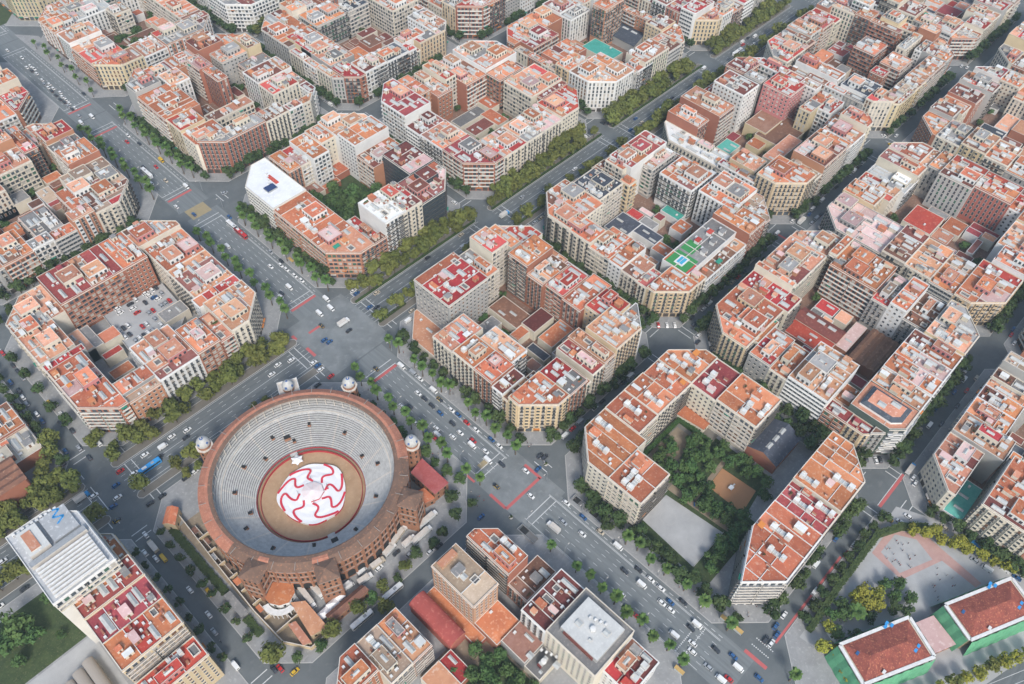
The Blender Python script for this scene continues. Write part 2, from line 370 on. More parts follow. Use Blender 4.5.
BLOCKS = {
(-2, -1): """
-185 35 -155 53.5 8 s b
-200 53.5 -155 73 9 o b
-200 73 -160 86 8 s c
-215 18 -169 35 16 b b G
""",
(-2, 0): """
-187 -69 -159.8 -28 46 S w
-159.8 -60 -155 -28 24 o t
-182.2 -77.8 -155 -65 37 m t
-182.2 -91.8 -155 -77.8 37 m t
-182.2 -106.9 -155 -91.8 37 o t
-182.2 -121 -155 -110.2 26 r t
""",
(-1, -3): """
-91 289 -74 308 21 p c
-74 289 -58 313 26 r o
-58 289 -41 312 19 y w
-41 289 -24 313 22 r B
-38 378 -24 403 27 p g
-45 313 -24 329 27 o c
-44 329 -24 345 19 p o
-50 345 -24 361 26 p c
-47 361 -24 378 27 o B
-65.6 316.4 -56.4 324.6 6 m c L
-55.6 316.4 -45.4 324.6 4 y b L
-65.6 325.4 -52.4 349.6 5 g w L
""",
(-1, -2): """
-53.9 155 -24 201.5 22 y c
-43.9 221.4 -24 238.3 22 g c
-43.9 253.4 -24 270 20 p c
-62.8 163.9 -24 189.5 22 o b
-88.1 163.9 -71.5 189.5 20 g b
-113.2 155 -94.7 180.3 20 o o
-58 238.3 -49 270 24 o b
-82.1 229.9 -58 249.8 22 p c
-102.6 217.3 -82.1 228.5 20 p c
-82.1 217.3 -71.5 228.5 8 g c L
-94.7 217.3 -82.1 228.5 7 g c L
-132 155 -113 169 20 p k
-132 169 -113 183 19 d b
-132 183 -109 198 25 b c
-132 198 -111 212 18 y w
-132 212 -106 226 18 o g
-95 155 -82 164 21 g w
-82 155 -68 164 19 o g
-68 155 -54 164 27 p o
-108 248 -96 270 18 o t
-96 247 -83 270 19 o w
-83 250 -71 270 27 o t
-71 250 -58 270 28 p o
-49 248 -44 270 19 o c
-45 202 -24 221 27 o B
-43 238 -24 253 25 r o
-100.6 183.4 -91.4 191.6 5 o b L
-110.6 202.4 -98.4 208.6 8 o b L
-97.6 192.4 -87.4 207.6 4 o b L
-86.6 192.4 -67.4 207.6 4 r c L
-75.6 208.4 -67.4 215.6 6 b w L
-66.6 193.4 -56.4 199.6 8 g c L
-66.6 200.4 -56.4 206.6 6 m w L
-66.6 207.4 -57.4 223.6 5 y w L
-56.6 217.4 -45.4 223.6 6 b b L
-103.6 233.4 -95.4 242.6 8 o c L
-94.6 235.4 -83.4 245.6 4 p c L
-57.6 224.4 -46.4 232.6 6 p c L
""",
(-1, -1): """
-132 18 -112.4 64.6 23 o B
-132 99.5 -104.6 128 18 p c
-132 74.2 -112.4 112.1 18 p c
-132 69.5 -112.4 92.7 17 p c
-104.6 99.5 -67 128 24 m b
-67 99.5 -51.8 128 25 o b
-51.8 108.9 -24 128 25 p c
-49.5 83.3 -24 108.9 23 o c
-49.5 54.2 -24 83.3 22 p c
-51.8 46 -24 54.2 22 r w
-49.5 18 -24 46 25 p c
-112.4 23.2 -93.7 33.3 22 o k
-93.7 18 -70.6 48.7 22 p w
-70.6 18 -57.2 40.4 24 o b
-122.4 74.2 -104.6 92.7 10 p c L
-109.8 74.2 -99.4 92.7 9 g c L
-99.4 74.2 -89.1 83.3 8 o c L
-104.6 64.6 -93.7 69.5 7 r c L
-67 64.6 -51.8 74.2 7 o c L
-132 65 -110 70 21 r k
-112 18 -94 23 20 y o
-57 18 -49 41 21.5 p b
-107.6 33.4 -98.4 40.6 5 o b L
-107.6 51.4 -95.4 58.6 4 o c L
-67.6 45.4 -61.4 50.6 8 r w L
-60.6 45.4 -54.4 50.6 8 b w L
""",
(-1, 1): """
-43.4 -184.7 -30.8 -158 24 o b
-65 -184.7 -50.1 -158 27 y O
-79.7 -184.7 -70.9 -158 8 m r V
-70.9 -192 -65 -158 4 d r L
-65 -198.8 -50.1 -184.7 8 o b L
-97.5 -181.3 -86.8 -158 18 p b
-109.4 -181.3 -97.5 -158 18 y c
-132 -173.4 -109.4 -158 20 o b
-43.4 -196.4 -24 -184.7 14 b b
-50.1 -213.1 -24 -198.8 22 d w
-50.1 -240.3 -24 -213.1 24 g c
-43.4 -255.1 -24 -240.3 17 r w
-62.5 -222 -50.1 -213.1 6 g c L
-86.8 -198.8 -79.7 -184.7 5 o b L
-62.5 -213.1 -50.1 -198.8 9 b k L
-97.5 -198.8 -86.8 -184.7 6 p c L
""",
(0, -4): """
25 422 55 452 22 y y
55 422 74 446 22 o y
25 452 48 468 19 o g
25 468 48 485 26 p o
25 485 49 502 21 g w
25 502 48 519 27 o w
25 519 51 536 18 o c
74 422 90 448 26 o o
90 422 106 447 24 d c
106 422 123 444 18 m b
106 444 123 460 19 o c
60.4 449.4 67.6 467.6 4 k w L
57.4 468.4 67.6 479.6 5 o c L
68.4 451.4 87.6 460.6 8 k c L
68.4 461.4 87.6 479.6 4 b w L
63.4 480.4 78.6 501.6 6 r c L
""",
(0, -3): """
25 289 57 306 20 o y
25 356.6 44.4 403 20 o o
25 302.1 51.4 337.8 20 p o
57 289 76.5 311.3 20 p w
76.5 289 123 311.3 20 g o
105 311.3 123 403 20 p c
44.4 369.8 76.5 393.2 18 w w
71.1 356.6 85.1 369.8 20 y c
25 338 51 357 21 p w
44 393 59 403 20 o k
59 393 74 403 17 p w
74 393 89 403 17 g g
89 380 105 403 17 d w
54.4 335.4 66.6 358.6 5 b c L
67.4 318.4 76.6 323.6 4 b b L
77.4 315.4 87.6 323.6 5 o b L
88.4 315.4 101.6 323.6 8 o c L
67.4 324.4 92.6 345.6 5 b c L
93.4 324.4 103.6 336.6 6 b b L
93.4 337.4 104.6 347.6 8 y c L
93.4 348.4 103.6 358.6 5 y c L
48.4 359.4 63.6 366.6 6 b b L
91.4 367.4 98.6 375.6 6 o w L
""",
(0, -2): """
25 204.1 51.4 241.6 24 o B
48.1 233.8 62.7 252 25 p w
71.2 233.8 81.9 252 28 o b
73.7 214.8 81.9 233.8 27 o b
90.5 235.9 112.4 252 24 p g
93.9 195.8 123 214.8 26 p w
93.9 178.3 116.2 195.8 25 r c
101.9 155 123 162.2 24 p c
25 155 71.2 168 25 g b
71.2 155 90.5 168 24 b c
90.5 155 101.9 162.2 24 p w
48.1 186.1 81.9 195.8 20 g c
25 168 49 186 23.5 o c
25 186 44 204 26 r t
25 242 45 256 26 r g
25 256 44 270 26 o B
44 256 63 270 21 o w
63 252 83 270 23.5 o o
83 252 103 270 30 d B
103 252 123 270 25 o k
116 162 123 179 20 d w
116 179 123 196 20 p b
101 215 123 233 21 o b
112 233 123 252 28 b t
53.4 175.4 60.6 183.6 8 b w L
61.4 175.4 66.6 183.6 4 m c L
67.4 173.4 84.6 183.6 4 g c L
98.4 163.4 106.6 173.6 4 y b L
107.4 163.4 114.6 173.6 5 m b L
85.4 185.4 91.6 192.6 5 o c L
85.4 193.4 91.6 200.6 4 m c L
53.4 201.4 66.6 209.6 6 g c L
53.4 210.4 66.6 216.6 5 p b L
53.4 217.4 66.6 227.6 5 o c L
67.4 201.4 84.6 210.6 6 o c L
85.4 208.4 93.6 214.6 4 b c L
85.4 215.4 91.6 228.6 8 b c L
""",
(0, -1): """
25 84.1 50.4 128 22 x W
25 18 50.4 84.1 22 o o
50.4 23.6 60.1 48.7 17 r b
60.1 18 76.7 43.4 30 w w
70.2 18 89.6 43.4 30 r c
89.6 18 123 43.4 27 d d
102.5 43.4 123 70.5 28 d d
94.4 70.5 123 88 22 o o
94.4 88 123 106 30 o w
94.4 106 123 128 28 p w
83.2 109.8 94.4 128 27 o c
70.2 102 83.2 128 24 o w
83.2 99 94.4 109.8 5 o b L
53.2 99 60.1 106 5 o c L
60.1 94.5 70.2 106 4 b c L
70.2 94.5 83.2 99 4 o b L
62.6 106 73.4 128 22 r c
53.2 106 62.6 128 21 o o
50 18 60 24 20 o b
""",
(0, 0): """
25 -140 48.2 -118.3 24 o t
25 -114.3 41.7 -106.5 23 d w
25 -106.5 41.7 -92.8 26 o b
41.7 -103.6 54.9 -79.7 24 p w
25 -92.8 41.7 -76.6 26 o c
25 -76.6 48.2 -61.1 24 p c
41.7 -56.6 72.3 -28 31 r g
72.3 -52.1 85.5 -28 26 o c
85.5 -46.5 98.9 -28 33 p c
106.9 -52.1 123 -28 28 r c
93.2 -67.4 115.1 -52.1 32 o b
93.2 -79.7 115.1 -67.4 26 g b
95.6 -92.8 117.7 -79.7 25 r b
95.6 -106.5 123 -92.8 25 o b
98.9 -123.9 117.7 -106.5 27 r t
85.5 -140 106.9 -118.3 28 p t
48.2 -140 62.3 -118.3 24 r b
66.5 -140 76.3 -114.3 23 m c
72.3 -79.7 85.5 -56.6 6 b c L
76.3 -90 93.2 -79.7 8 o c L
76.3 -103.6 95.6 -92.8 6 o c L
66.5 -106.5 72.3 -92.8 5 k c L
66.5 -86.4 76.3 -79.7 6 o c L
25 -61.1 41.7 -28 6 o c L
25 -118 49 -114 19.7 b t
62 -140 66 -118 19.5 o c
76 -140 85 -114 25.5 p o
107 -140 123 -124 23.5 g w
99 -49 107 -28 30 o c
118 -124 123 -106 20 o c
118 -93 123 -73 20 d w
115 -73 123 -52 20 p b
49.4 -116.6 56.6 -108.4 5 b b L
57.4 -116.6 64.6 -108.4 4 g w L
57.4 -107.6 64.6 -99.4 4 b c L
48.4 -76.6 54.6 -71.4 4 b w L
55.4 -92.6 62.6 -85.4 4 d c L
74.4 -110.6 81.6 -105.4 5 y w L
82.4 -110.6 89.6 -105.4 8 p b L
53.4 -70.6 69.6 -62.4 6 g c L
""",
(0, 1): """
25 -205 47.5 -185.1 25 o c
25 -185.1 54.9 -158 25 o c
54.9 -180.2 70.3 -158 24 o c
70.3 -180.2 85.9 -158 24 o c
85.9 -180.2 99.3 -158 24 o c
99.3 -180.2 123 -158 25 o c
99.3 -195.7 123 -180.2 24 m c
99.3 -220 123 -195.7 26 o c
99.3 -237.5 123 -220 8 k b G
85.9 -275 123 -249.2 27 o c
70.3 -275 90.1 -249.2 26 m c
25 -275 70.3 -249.2 27 o w
""",
(1, -3): """
138.5 289 178 330 23 g w
178 289 205 312 22 w w
138.5 330 157.5 348 19 o w
138.5 348 157.5 366 18 o k
138.5 366 159.5 384 24 o c
138.5 384 162.5 403 27 g b
205.5 289 220.5 312 24 o w
220.5 289 235.5 313 24 o w
235.5 289 252 314 22 m t
162.5 377 179.5 403 19 r g
231.5 314 252 331 19 p c
164.9 331.4 186.1 340.6 5 o c L
186.9 313.4 199.1 329.6 4 m w L
199.9 313.4 213.1 321.6 4 m c L
199.9 322.4 207.1 329.6 4 m b L
207.9 322.4 213.1 329.6 8 o w L
202.9 330.4 213.1 340.6 6 k c L
213.9 314.4 231.1 327.6 8 g b L
213.9 328.4 224.1 340.6 8 o b L
224.9 328.4 231.1 340.6 5 g c L
165.9 341.4 180.1 358.6 8 b b L
165.9 359.4 173.1 368.6 8 m b L
180.9 341.4 197.1 352.6 5 o w L
180.9 353.4 197.1 368.6 5 o c L
197.9 351.4 208.1 367.6 5 g b L
208.9 341.4 219.1 350.6 5 y c L
""",
(1, -2): """
144.8 155 158.2 182.4 22 r b
144.8 178.6 166.9 214 23 p k
144.8 202.2 166.9 233.3 23 o y
138.5 221.1 166.9 270 23 o g
158.2 155 178.5 171.8 23 o w
166.9 155 200 171.8 23 k w
189 155 207.9 165 22 r w
211.4 155 252 165 23 g t
200 162 223.2 171.8 24 o w
228.9 162 246 188.8 26 p w
171.7 229.5 202.3 253.2 22 o g
200 229.5 223.2 243.7 22 k g
225.6 202.2 252 270 24 p c
138.5 155 144.5 171 20 o g
138.5 171 144.5 188 20 g c
138.5 188 144.5 204 20 o w
138.5 204 144.5 221 20 m c
207.5 155 211.5 162 19 m c
166.5 253 180.5 270 26.5 o c
180.5 253 195.5 270 18 g b
195.5 253 210.5 270 23 o b
210.5 247 225.5 270 23 p w
245.5 165 252 183 20 o b
245.5 183 252 202 20 o w
172.9 174.4 195.1 185.6 8 k b L
170.9 186.4 195.1 211.6 4 b w L
205.9 172.4 223.1 180.6 6 o c L
206.9 181.4 223.1 196.6 8 b c L
195.9 197.4 211.1 211.6 8 r b L
211.9 197.4 223.1 211.6 4 d b L
186.9 212.4 192.1 220.6 4 b b L
192.9 212.4 200.1 220.6 5 b b L
200.9 212.4 216.1 220.6 8 d c L
""",
(1, -1): """
138.5 18 161.9 52.3 24 m B
138.5 52.3 161.9 74.5 23 p w
138.5 74.5 161.9 92.6 23 d w
138.5 88.8 161.9 128 29 m w
175.6 97 189.8 128 23 p B
199.7 92.6 219.9 128 23 p B
219.9 92.6 252 128 28 p w
219.9 78.6 243.2 92.6 24 o b
219.9 47.2 252 74.5 25 p c
219.9 18 252 42.3 25 r c
161.9 18 184.6 42.3 22 p c
184.6 18 202.1 42.3 22 r c
199.7 18 219.9 42.3 22 o c
179.9 78.6 206.6 88.8 5 g c L
179.9 63.4 199.7 74.5 6 m c L
199.7 59.9 210.4 78.6 6 o c L
210.4 78.6 224.4 92.6 5 o c L
161.5 104 175.5 128 27 o o
189.5 103 199.5 128 27 o c
225.5 42 252 47 25 d b
243.5 74 252 93 20 o g
168.9 42.4 177.1 47.6 5 r b L
162.9 48.4 173.1 57.6 6 b w L
162.9 58.4 173.1 67.6 5 d b L
173.9 48.4 183.1 56.6 5 o c L
165.9 92.4 171.1 100.6 5 y b L
195.9 44.4 206.1 52.6 5 g c L
""",
(1, 0): """
138.5 -60.5 170.4 -28 27 o c
170.4 -56.9 193.5 -34.2 27 k c
138.5 -76.4 154 -42.5 27 o c
138.5 -91.3 162.4 -74.9 24 o c
138.5 -101 162.4 -88.1 23 o w
138.5 -113.2 156.4 -101 22 p c
138.5 -120.2 154 -111.5 22 m c
138.5 -140 162.4 -120.2 23 o t
162.4 -131.5 213.3 -113.2 21 g w
170.4 -140 213.3 -131.5 18 b w
213.3 -140 231.4 -113.2 27 o b
231.4 -140 252 -120.2 24 y b
224.4 -120.2 252 -94.2 26 o w
220.6 -91.3 244.8 -66 26 o w
220.6 -60.5 244.8 -52.5 25 p g
207.2 -52.5 244.8 -34.2 30 m w
203.4 -48.9 224.4 -34.2 28 o c
195.8 -60.5 203.4 -52.5 26 o t
174 -76.4 193.5 -60.5 6 k w L
183.8 -94.2 193.5 -76.4 6 k w L
203.4 -76.4 207.2 -66 5 o w L
213.3 -91.3 220.6 -76.4 5 n w L
203.4 -101 215.1 -91.3 6 o w L
179.8 -108 189.1 -94.2 6 o w L
162.5 -140 170.5 -131 21.7 o c
170.5 -34 183.5 -28 20 p B
183.5 -34 197.5 -28 20 r w
197.5 -34 210.5 -28 20 b t
210.5 -34 224.5 -28 20 d b
224.5 -34 237.5 -28 20 o c
237.5 -34 252 -28 20 r w
244.5 -94 252 -79 20 o g
244.5 -79 252 -64 20 o w
244.5 -64 252 -49 20 d w
244.5 -49 252 -34 20 m c
163.9 -105.6 174.1 -98.4 6 p w L
163.9 -97.6 174.1 -84.4 5 p w L
174.9 -89.6 180.1 -84.4 5 b w L
164.9 -83.6 173.1 -66.4 6 y c L
193.9 -84.6 201.1 -73.4 6 d w L
193.9 -72.6 201.1 -62.4 6 r b L
201.9 -84.6 208.1 -78.4 8 m c L
""",
(1, 1): """
138.5 -187.7 176.5 -158 26 o t
176.5 -190.3 190.9 -158 26 r c
147 -190.3 168.3 -166.2 24 o c
138.5 -203.6 163.5 -190.3 23 o k
138.5 -214.3 163.5 -203.6 23 o c
138.5 -238 171.6 -214.3 25 p w
149.9 -246.8 163.5 -238 18 o o
147 -275 168.3 -246.8 24 p V
168.3 -275 181.7 -246.8 24 p w
181.7 -275 194.3 -246.8 24 o w
194.3 -275 205.2 -246.8 24 o w
205.2 -275 219.1 -246.8 24 o w
219.1 -275 252 -251.9 25 p t
223.8 -251.9 252 -238 20 b k
223.8 -238 252 -227.9 27 o w
223.8 -227.9 252 -217.7 22 y g
226.1 -217.7 252 -187.7 27 o B
230.6 -182.9 252 -158 25 p c
194.3 -182.9 230.6 -158 25 p c
194.3 -217.7 205.2 -190.3 7 d b G
194.3 -224.8 219.1 -217.7 5 g b L
190.9 -243.8 219.1 -227.9 7 b b G
181.7 -217.7 194.3 -190.3 6 r b L
138.5 -275 146.5 -263 20 p k
138.5 -263 146.5 -251 20 m t
138.5 -251 146.5 -238 20 m b
190.5 -183 194.5 -158 29.5 o c
231.5 -188 252 -183 29.7 o c
175.9 -244.6 183.1 -236.4 6 m c L
175.9 -235.6 183.1 -227.4 8 r c L
174.9 -226.6 180.1 -219.4 8 k b L
180.9 -226.6 191.1 -219.4 5 b c L
169.9 -211.6 179.1 -205.4 8 m w L
166.9 -204.6 178.1 -194.4 5 b w L
205.9 -207.6 211.1 -201.4 4 g w L
205.9 -200.6 211.1 -193.4 5 g w L
211.9 -214.6 221.1 -206.4 5 p c L
211.9 -205.6 221.1 -193.4 5 r w L
""",
(1, 2): """
138.5 -310.4 171.3 -292 21 p c
138.5 -321.1 163.4 -310.4 6 n w L
171.3 -318.8 187.1 -292 22 r g
187.1 -313.3 201.5 -292 22 o w
201.5 -313.3 212.7 -292 22 o w
219 -313.3 227.5 -292 23 b c
236.7 -310.4 242.8 -292 23 r c
138.5 -347.8 175.6 -321.1 25 o c
163.4 -331.4 175.6 -321.1 20 w g
138.5 -383 164.5 -366 24 o o
138.5 -366 162.5 -348 25 y o
212.5 -318 218.5 -292 21.5 p g
227.5 -312 236.5 -292 27 y g
242.5 -312 252 -292 28 p o
230.5 -346 252 -329 18 p c
227.5 -329 252 -312 28 d k
162.9 -361.6 170.1 -349.4 8 b c L
170.9 -363.6 185.1 -351.4 5 k b L
179.9 -350.6 189.1 -338.4 8 o b L
176.9 -337.6 183.1 -330.4 5 g w L
183.9 -337.6 192.1 -327.4 6 b w L
192.9 -337.6 204.1 -327.4 8 k c L
183.9 -326.6 195.1 -321.4 8 o w L
189.9 -320.6 195.1 -315.4 8 m w L
195.9 -326.6 204.1 -315.4 4 k c L
204.9 -348.6 214.1 -335.4 6 o w L
214.9 -348.6 225.1 -335.4 5 y w L
204.9 -323.6 210.1 -316.4 4 d b L
217.9 -334.6 227.1 -325.4 5 b w L
""",
(2, -3): """
264 289 289 305 18 m g
""",
(2, -2): """
264 155 286 171 27 r B
264 171 290 187 24 g t
264 187 283 204 18 o c
264 204 288 220 21 p B
264 220 283 237 21 o b
264 237 286 253 27 o w
264 253 285 270 21 p o
286 155 304 171 26 o b
304 155 322 178 21 o k
322 155 340 180 26 r w
340 155 358 176 18 r k
358 155 377 181 22 o b
285 253 300 270 21 o c
300 250 315 270 18 d t
315 245 331 270 24 p w
353 181 377 197 21 r w
354 197 377 213 19 g k
352 213 377 229 19 p b
290.4 191.4 301.6 200.6 5 m c L
290.4 201.4 301.6 208.6 5 o c L
302.4 187.4 314.6 198.6 8 g c L
302.4 199.4 314.6 208.6 4 k b L
329.4 182.4 337.6 190.6 4 d w L
329.4 191.4 349.6 208.6 6 d c L
292.4 209.4 308.6 227.6 6 r c L
309.4 209.4 320.6 218.6 5 b w L
309.4 219.4 320.6 227.6 6 p b L
290.4 228.4 300.6 239.6 4 k w L
290.4 240.4 300.6 248.6 6 m c L
301.4 238.4 310.6 248.6 5 p w L
321.4 209.4 346.6 220.6 8 d c L
321.4 221.4 331.6 241.6 6 y b L
332.4 221.4 346.6 241.6 6 y b L
""",
(2, -1): """
264 18 299.4 50.6 26 p w
270.4 63.8 299.4 84.1 22 o b
270.4 92.5 299.4 113.8 22 m b
264 105.8 318.8 128 22 o b
318.8 97 341.9 109 24 g w
335.9 77.3 358.7 89.8 34 o o
303.8 18 322.2 30.8 21 o w
312.4 18 341.9 36.1 26 o c
318.8 55.3 335.9 84.1 7 n c L
349.9 55.3 370.4 89.8 7 k g G
264 51 285 64 25 o t
264 64 270 78 20 o c
264 78 270 92 20 o b
264 92 270 106 20 y c
299 18 304 39 22.5 p g
342 18 359 39 22 m g
359 18 377 38 23 o c
319 109 338 128 24 d w
338 109 357 128 21 o c
357 105 377 128 22 g w
359 38 377 54 24 d t
370 54 377 71 20 o o
370 71 377 88 18 o o
370 88 377 105 19 o b
311.4 38.4 317.6 46.6 6 o c L
318.4 38.4 325.6 46.6 5 o c L
310.4 47.4 317.6 55.6 4 g b L
310.4 56.4 315.6 64.6 8 d b L
310.4 65.4 317.6 73.6 4 p w L
303.4 74.4 312.6 82.6 8 r c L
303.4 83.4 312.6 96.6 5 m b L
313.4 85.4 325.6 96.6 5 b b L
326.4 37.4 338.6 47.6 8 m b L
344.4 48.4 355.6 54.6 5 p w L
353.4 90.4 360.6 98.6 8 d w L
361.4 90.4 368.6 98.6 6 b b L
""",
(2, 0): """
264 -83.5 280.3 -28 15 w c
290.2 -77.5 303.9 -65.8 8 n c L
269.5 -107.5 284.7 -88 22 p t
264 -140 290.2 -111.7 27 o t
300.3 -140 334.9 -116.3 27 o o
329.1 -140 355.5 -116.3 25 p w
368.4 -140 377 -116.3 25 p w
347.4 -101.8 377 -92.5 27 o y
357.7 -111.7 377 -101.8 26 p w
347.4 -83.5 368.4 -61.3 31 r p
347.4 -59.1 355.5 -45.1 30 g k
321.5 -61.3 340.7 -36 32 d w
368.4 -65.8 377 -28 30 r w
293.2 -61.3 311.6 -28 28 p b
325.8 -83.5 350.1 -65.8 10 b y L
321.5 -101.8 355.5 -77.5 9 b y L
311.6 -88 325.8 -77.5 6 o y L
300.3 -107.5 334.9 -96.7 12 p c L
264 -112 270 -98 20 p w
264 -98 270 -83 20 m w
290 -140 300 -118 23 y c
355 -140 368 -119 30 o c
280 -54 293 -28 22.5 o b
312 -36 330 -28 20 y o
330 -36 349 -28 20 p o
349 -45 368 -28 30 d B
352 -116 377 -112 21.3 o b
368 -92 377 -79 30 p w
368 -79 377 -66 29.5 m c
281.4 -87.6 286.6 -81.4 6 b c L
287.4 -107.6 295.6 -97.4 6 d b L
287.4 -96.6 304.6 -81.4 4 r c L
307.4 -69.6 317.6 -62.4 5 m b L
""",
(2, 1): """
264 -203.1 296.2 -158 20 l k
328.8 -186.7 349 -158 16 w w
342.6 -186.7 355.9 -158 22 o c
355.9 -181 377 -158 24 o c
355.9 -195.8 377 -186.7 26 o k
350.4 -218.4 377 -195.8 26 p g
355.9 -242.4 377 -215 27 o r
315.9 -215 337.2 -195.8 8 y c L
264 -218.4 296.2 -203.1 21 b c
264 -235 296.2 -218.4 20 p c
264 -250.4 296.2 -235 20 o g
264 -275 303.6 -250.4 20 o t
321.1 -275 349 -250.4 22 p w
349 -275 377 -250.4 24 o t
321.1 -242.4 337.2 -238.3 6 d w L
304 -275 321 -255 23 o w
296 -180 312 -158 22 o t
312 -184 329 -158 17 r c
358 -250 377 -242 21.5 o w
356 -187 377 -181 24 p w
298.4 -213.6 304.6 -202.4 5 k b L
305.4 -244.6 319.6 -234.4 5 d b L
305.4 -233.6 319.6 -227.4 4 m w L
305.4 -226.6 317.6 -215.4 4 r w L
318.4 -226.6 330.6 -215.4 5 p b L
338.4 -247.6 344.6 -239.4 8 p c L
338.4 -238.6 344.6 -229.4 6 m w L
345.4 -247.6 353.6 -229.4 4 m c L
331.4 -228.6 346.6 -216.4 5 o c L
339.4 -215.6 346.6 -202.4 5 g b L
297.4 -201.6 307.6 -187.4 6 b w L
""",
(2, 2): """
264 -323 285 -308 19 o o
264 -308 287 -292 21 b B
287 -314 305 -292 27 o w
305 -314 323 -292 19 o g
323 -315 341 -292 26 b c
""",
(3, -2): """
393 155 412 171 27 o o
393 171 417 187 22 r t
412 155 428 171 18 o w
""",
(3, -1): """
393 18 414 31 21 p t
393 31 419 45 27 r w
393 45 415 59 22 m b
393 59 419 73 22 d w
393 73 418 86 19 d c
393 86 419 100 23 p o
393 100 417 114 26 g k
393 114 418 128 21 p c
414 18 429 31 22 o w
429 18 445 37 18 o b
445 18 461 43 21 r w
461 18 476 38 26 p k
476 18 492 41 24 d c
492 18 508 44 24 r g
418 106 436 128 24 r b
436 109 454 128 26 o B
454 105 472 128 22 r g
483 44 508 57 18 o k
485 57 508 70 22 p b
488 70 508 83 26 b k
486 83 508 96 22 m o
421.4 46.4 443.6 62.6 5 m b L
421.4 63.4 432.6 72.6 6 o b L
433.4 63.4 443.6 72.6 8 y w L
422.4 84.4 443.6 100.6 5 o c L
459.4 44.4 471.6 61.6 5 o b L
444.4 62.4 464.6 82.6 8 b w L
465.4 62.4 475.6 71.6 5 o b L
465.4 72.4 475.6 82.6 6 b w L
476.4 72.4 486.6 82.6 8 g c L
444.4 83.4 465.6 101.6 5 p c L
466.4 83.4 476.6 90.6 6 o c L
466.4 91.4 476.6 100.6 6 o b L
477.4 83.4 485.6 91.6 5 k w L
477.4 92.4 485.6 100.6 6 o b L
""",
(3, 0): """
393 -54.7 418.9 -28 24 r c
468.9 -51.5 478.8 -28 24 r c
485.8 -58.4 491 -37.9 26 p c
485.8 -71.8 499.3 -58.4 29 o b
485.8 -97.1 491 -71.8 27 d b
399.1 -93.6 411.3 -58.4 24 o w
399.1 -120.3 418.9 -97.1 22 k w
393 -140 429.6 -136.2 23 d y
411.3 -140 452.6 -126.5 24 y t
439.2 -140 478.8 -126.5 24 p b
491 -140 508 -120.3 25 p b
468.9 -111.2 497.5 -104 27 w c
478.8 -120.3 497.5 -114.8 24 p w
444.5 -120.3 464.7 -104 24 p b
429.6 -114.8 439.2 -104 23 r b
448.3 -97.1 468.9 -79.2 24 o b
393 -136 411 -120 25 p c
393 -120 399 -104 20 g k
393 -104 399 -88 20 o w
393 -88 399 -72 20 y B
393 -72 399 -55 20 d c
479 -140 491 -120 26.3 o k
419 -54 435 -28 24 b o
435 -49 452 -28 26 o g
452 -50 469 -28 25 m o
479 -38 493 -28 25 g b
493 -48 508 -28 25 b b
498 -120 508 -106 30 o B
498 -106 508 -92 24 o c
491 -92 508 -77 30 g t
499 -77 508 -63 25 r c
499 -63 508 -48 30 p w
422.4 -119.6 429.6 -107.4 4 y b L
430.4 -103.6 442.6 -98.4 4 p b L
421.4 -97.6 428.6 -88.4 5 g b L
414.4 -87.6 428.6 -77.4 4 g w L
414.4 -76.6 428.6 -65.4 4 o b L
429.4 -84.6 437.6 -75.4 6 g w L
429.4 -74.6 437.6 -65.4 8 o c L
438.4 -84.6 447.6 -75.4 8 o c L
438.4 -74.6 455.6 -65.4 5 p b L
418.4 -64.6 426.6 -57.4 6 b c L
427.4 -64.6 435.6 -58.4 6 r b L
436.4 -64.6 455.6 -53.4 8 o b L
465.4 -121.6 473.6 -111.4 8 y b L
472.4 -99.6 479.6 -88.4 4 p c L
472.4 -87.6 481.6 -81.4 5 m b L
472.4 -80.6 481.6 -72.4 8 g b L
456.4 -71.6 467.6 -57.4 8 m w L
468.4 -71.6 475.6 -64.4 5 o c L
476.4 -71.6 482.6 -64.4 5 m b L
468.4 -63.6 475.6 -57.4 8 o w L
476.4 -63.6 482.6 -57.4 5 k b L
""",
(3, 1): """
393 -275 417 -259 19 o w
393 -259 417 -242 23 o b
393 -242 414 -225 21 o k
393 -225 418 -209 24 o c
393 -209 418 -192 26 b t
393 -192 419 -175 22 g c
393 -175 416 -158 23 o b
417 -275 435 -255 24 b B
416 -175 431 -158 24 b g
431 -177 446 -158 22 o c
446 -179 462 -158 24 d B
462 -183 477 -158 27 d g
477 -179 492 -158 18 o B
492 -178 508 -158 24 m w
488 -238 508 -223 19 o c
482 -223 508 -208 21 p g
484 -208 508 -193 19 o c
492 -193 508 -178 22 o c
421.4 -251.6 440.6 -228.4 6 o b L
428.4 -227.6 440.6 -206.4 5 d w L
451.4 -247.6 460.6 -240.4 4 k c L
441.4 -239.6 461.6 -220.4 5 p b L
441.4 -219.6 451.6 -206.4 8 d c L
462.4 -239.6 479.6 -221.4 4 y c L
462.4 -220.6 479.6 -206.4 8 g b L
418.4 -205.6 430.6 -199.4 4 b w L
420.4 -190.6 430.6 -179.4 8 r b L
431.4 -205.6 443.6 -188.4 6 r b L
444.4 -205.6 459.6 -188.4 6 k w L
431.4 -187.6 437.6 -177.4 6 b w L
460.4 -205.6 483.6 -195.4 6 p w L
484.4 -188.6 491.6 -182.4 4 g w L
""",
(4, -1): """
526 18 549 33 19 g b
526 33 548 49 27 b k
526 49 547 65 19 p t
549 18 567 41 24 o g
""",
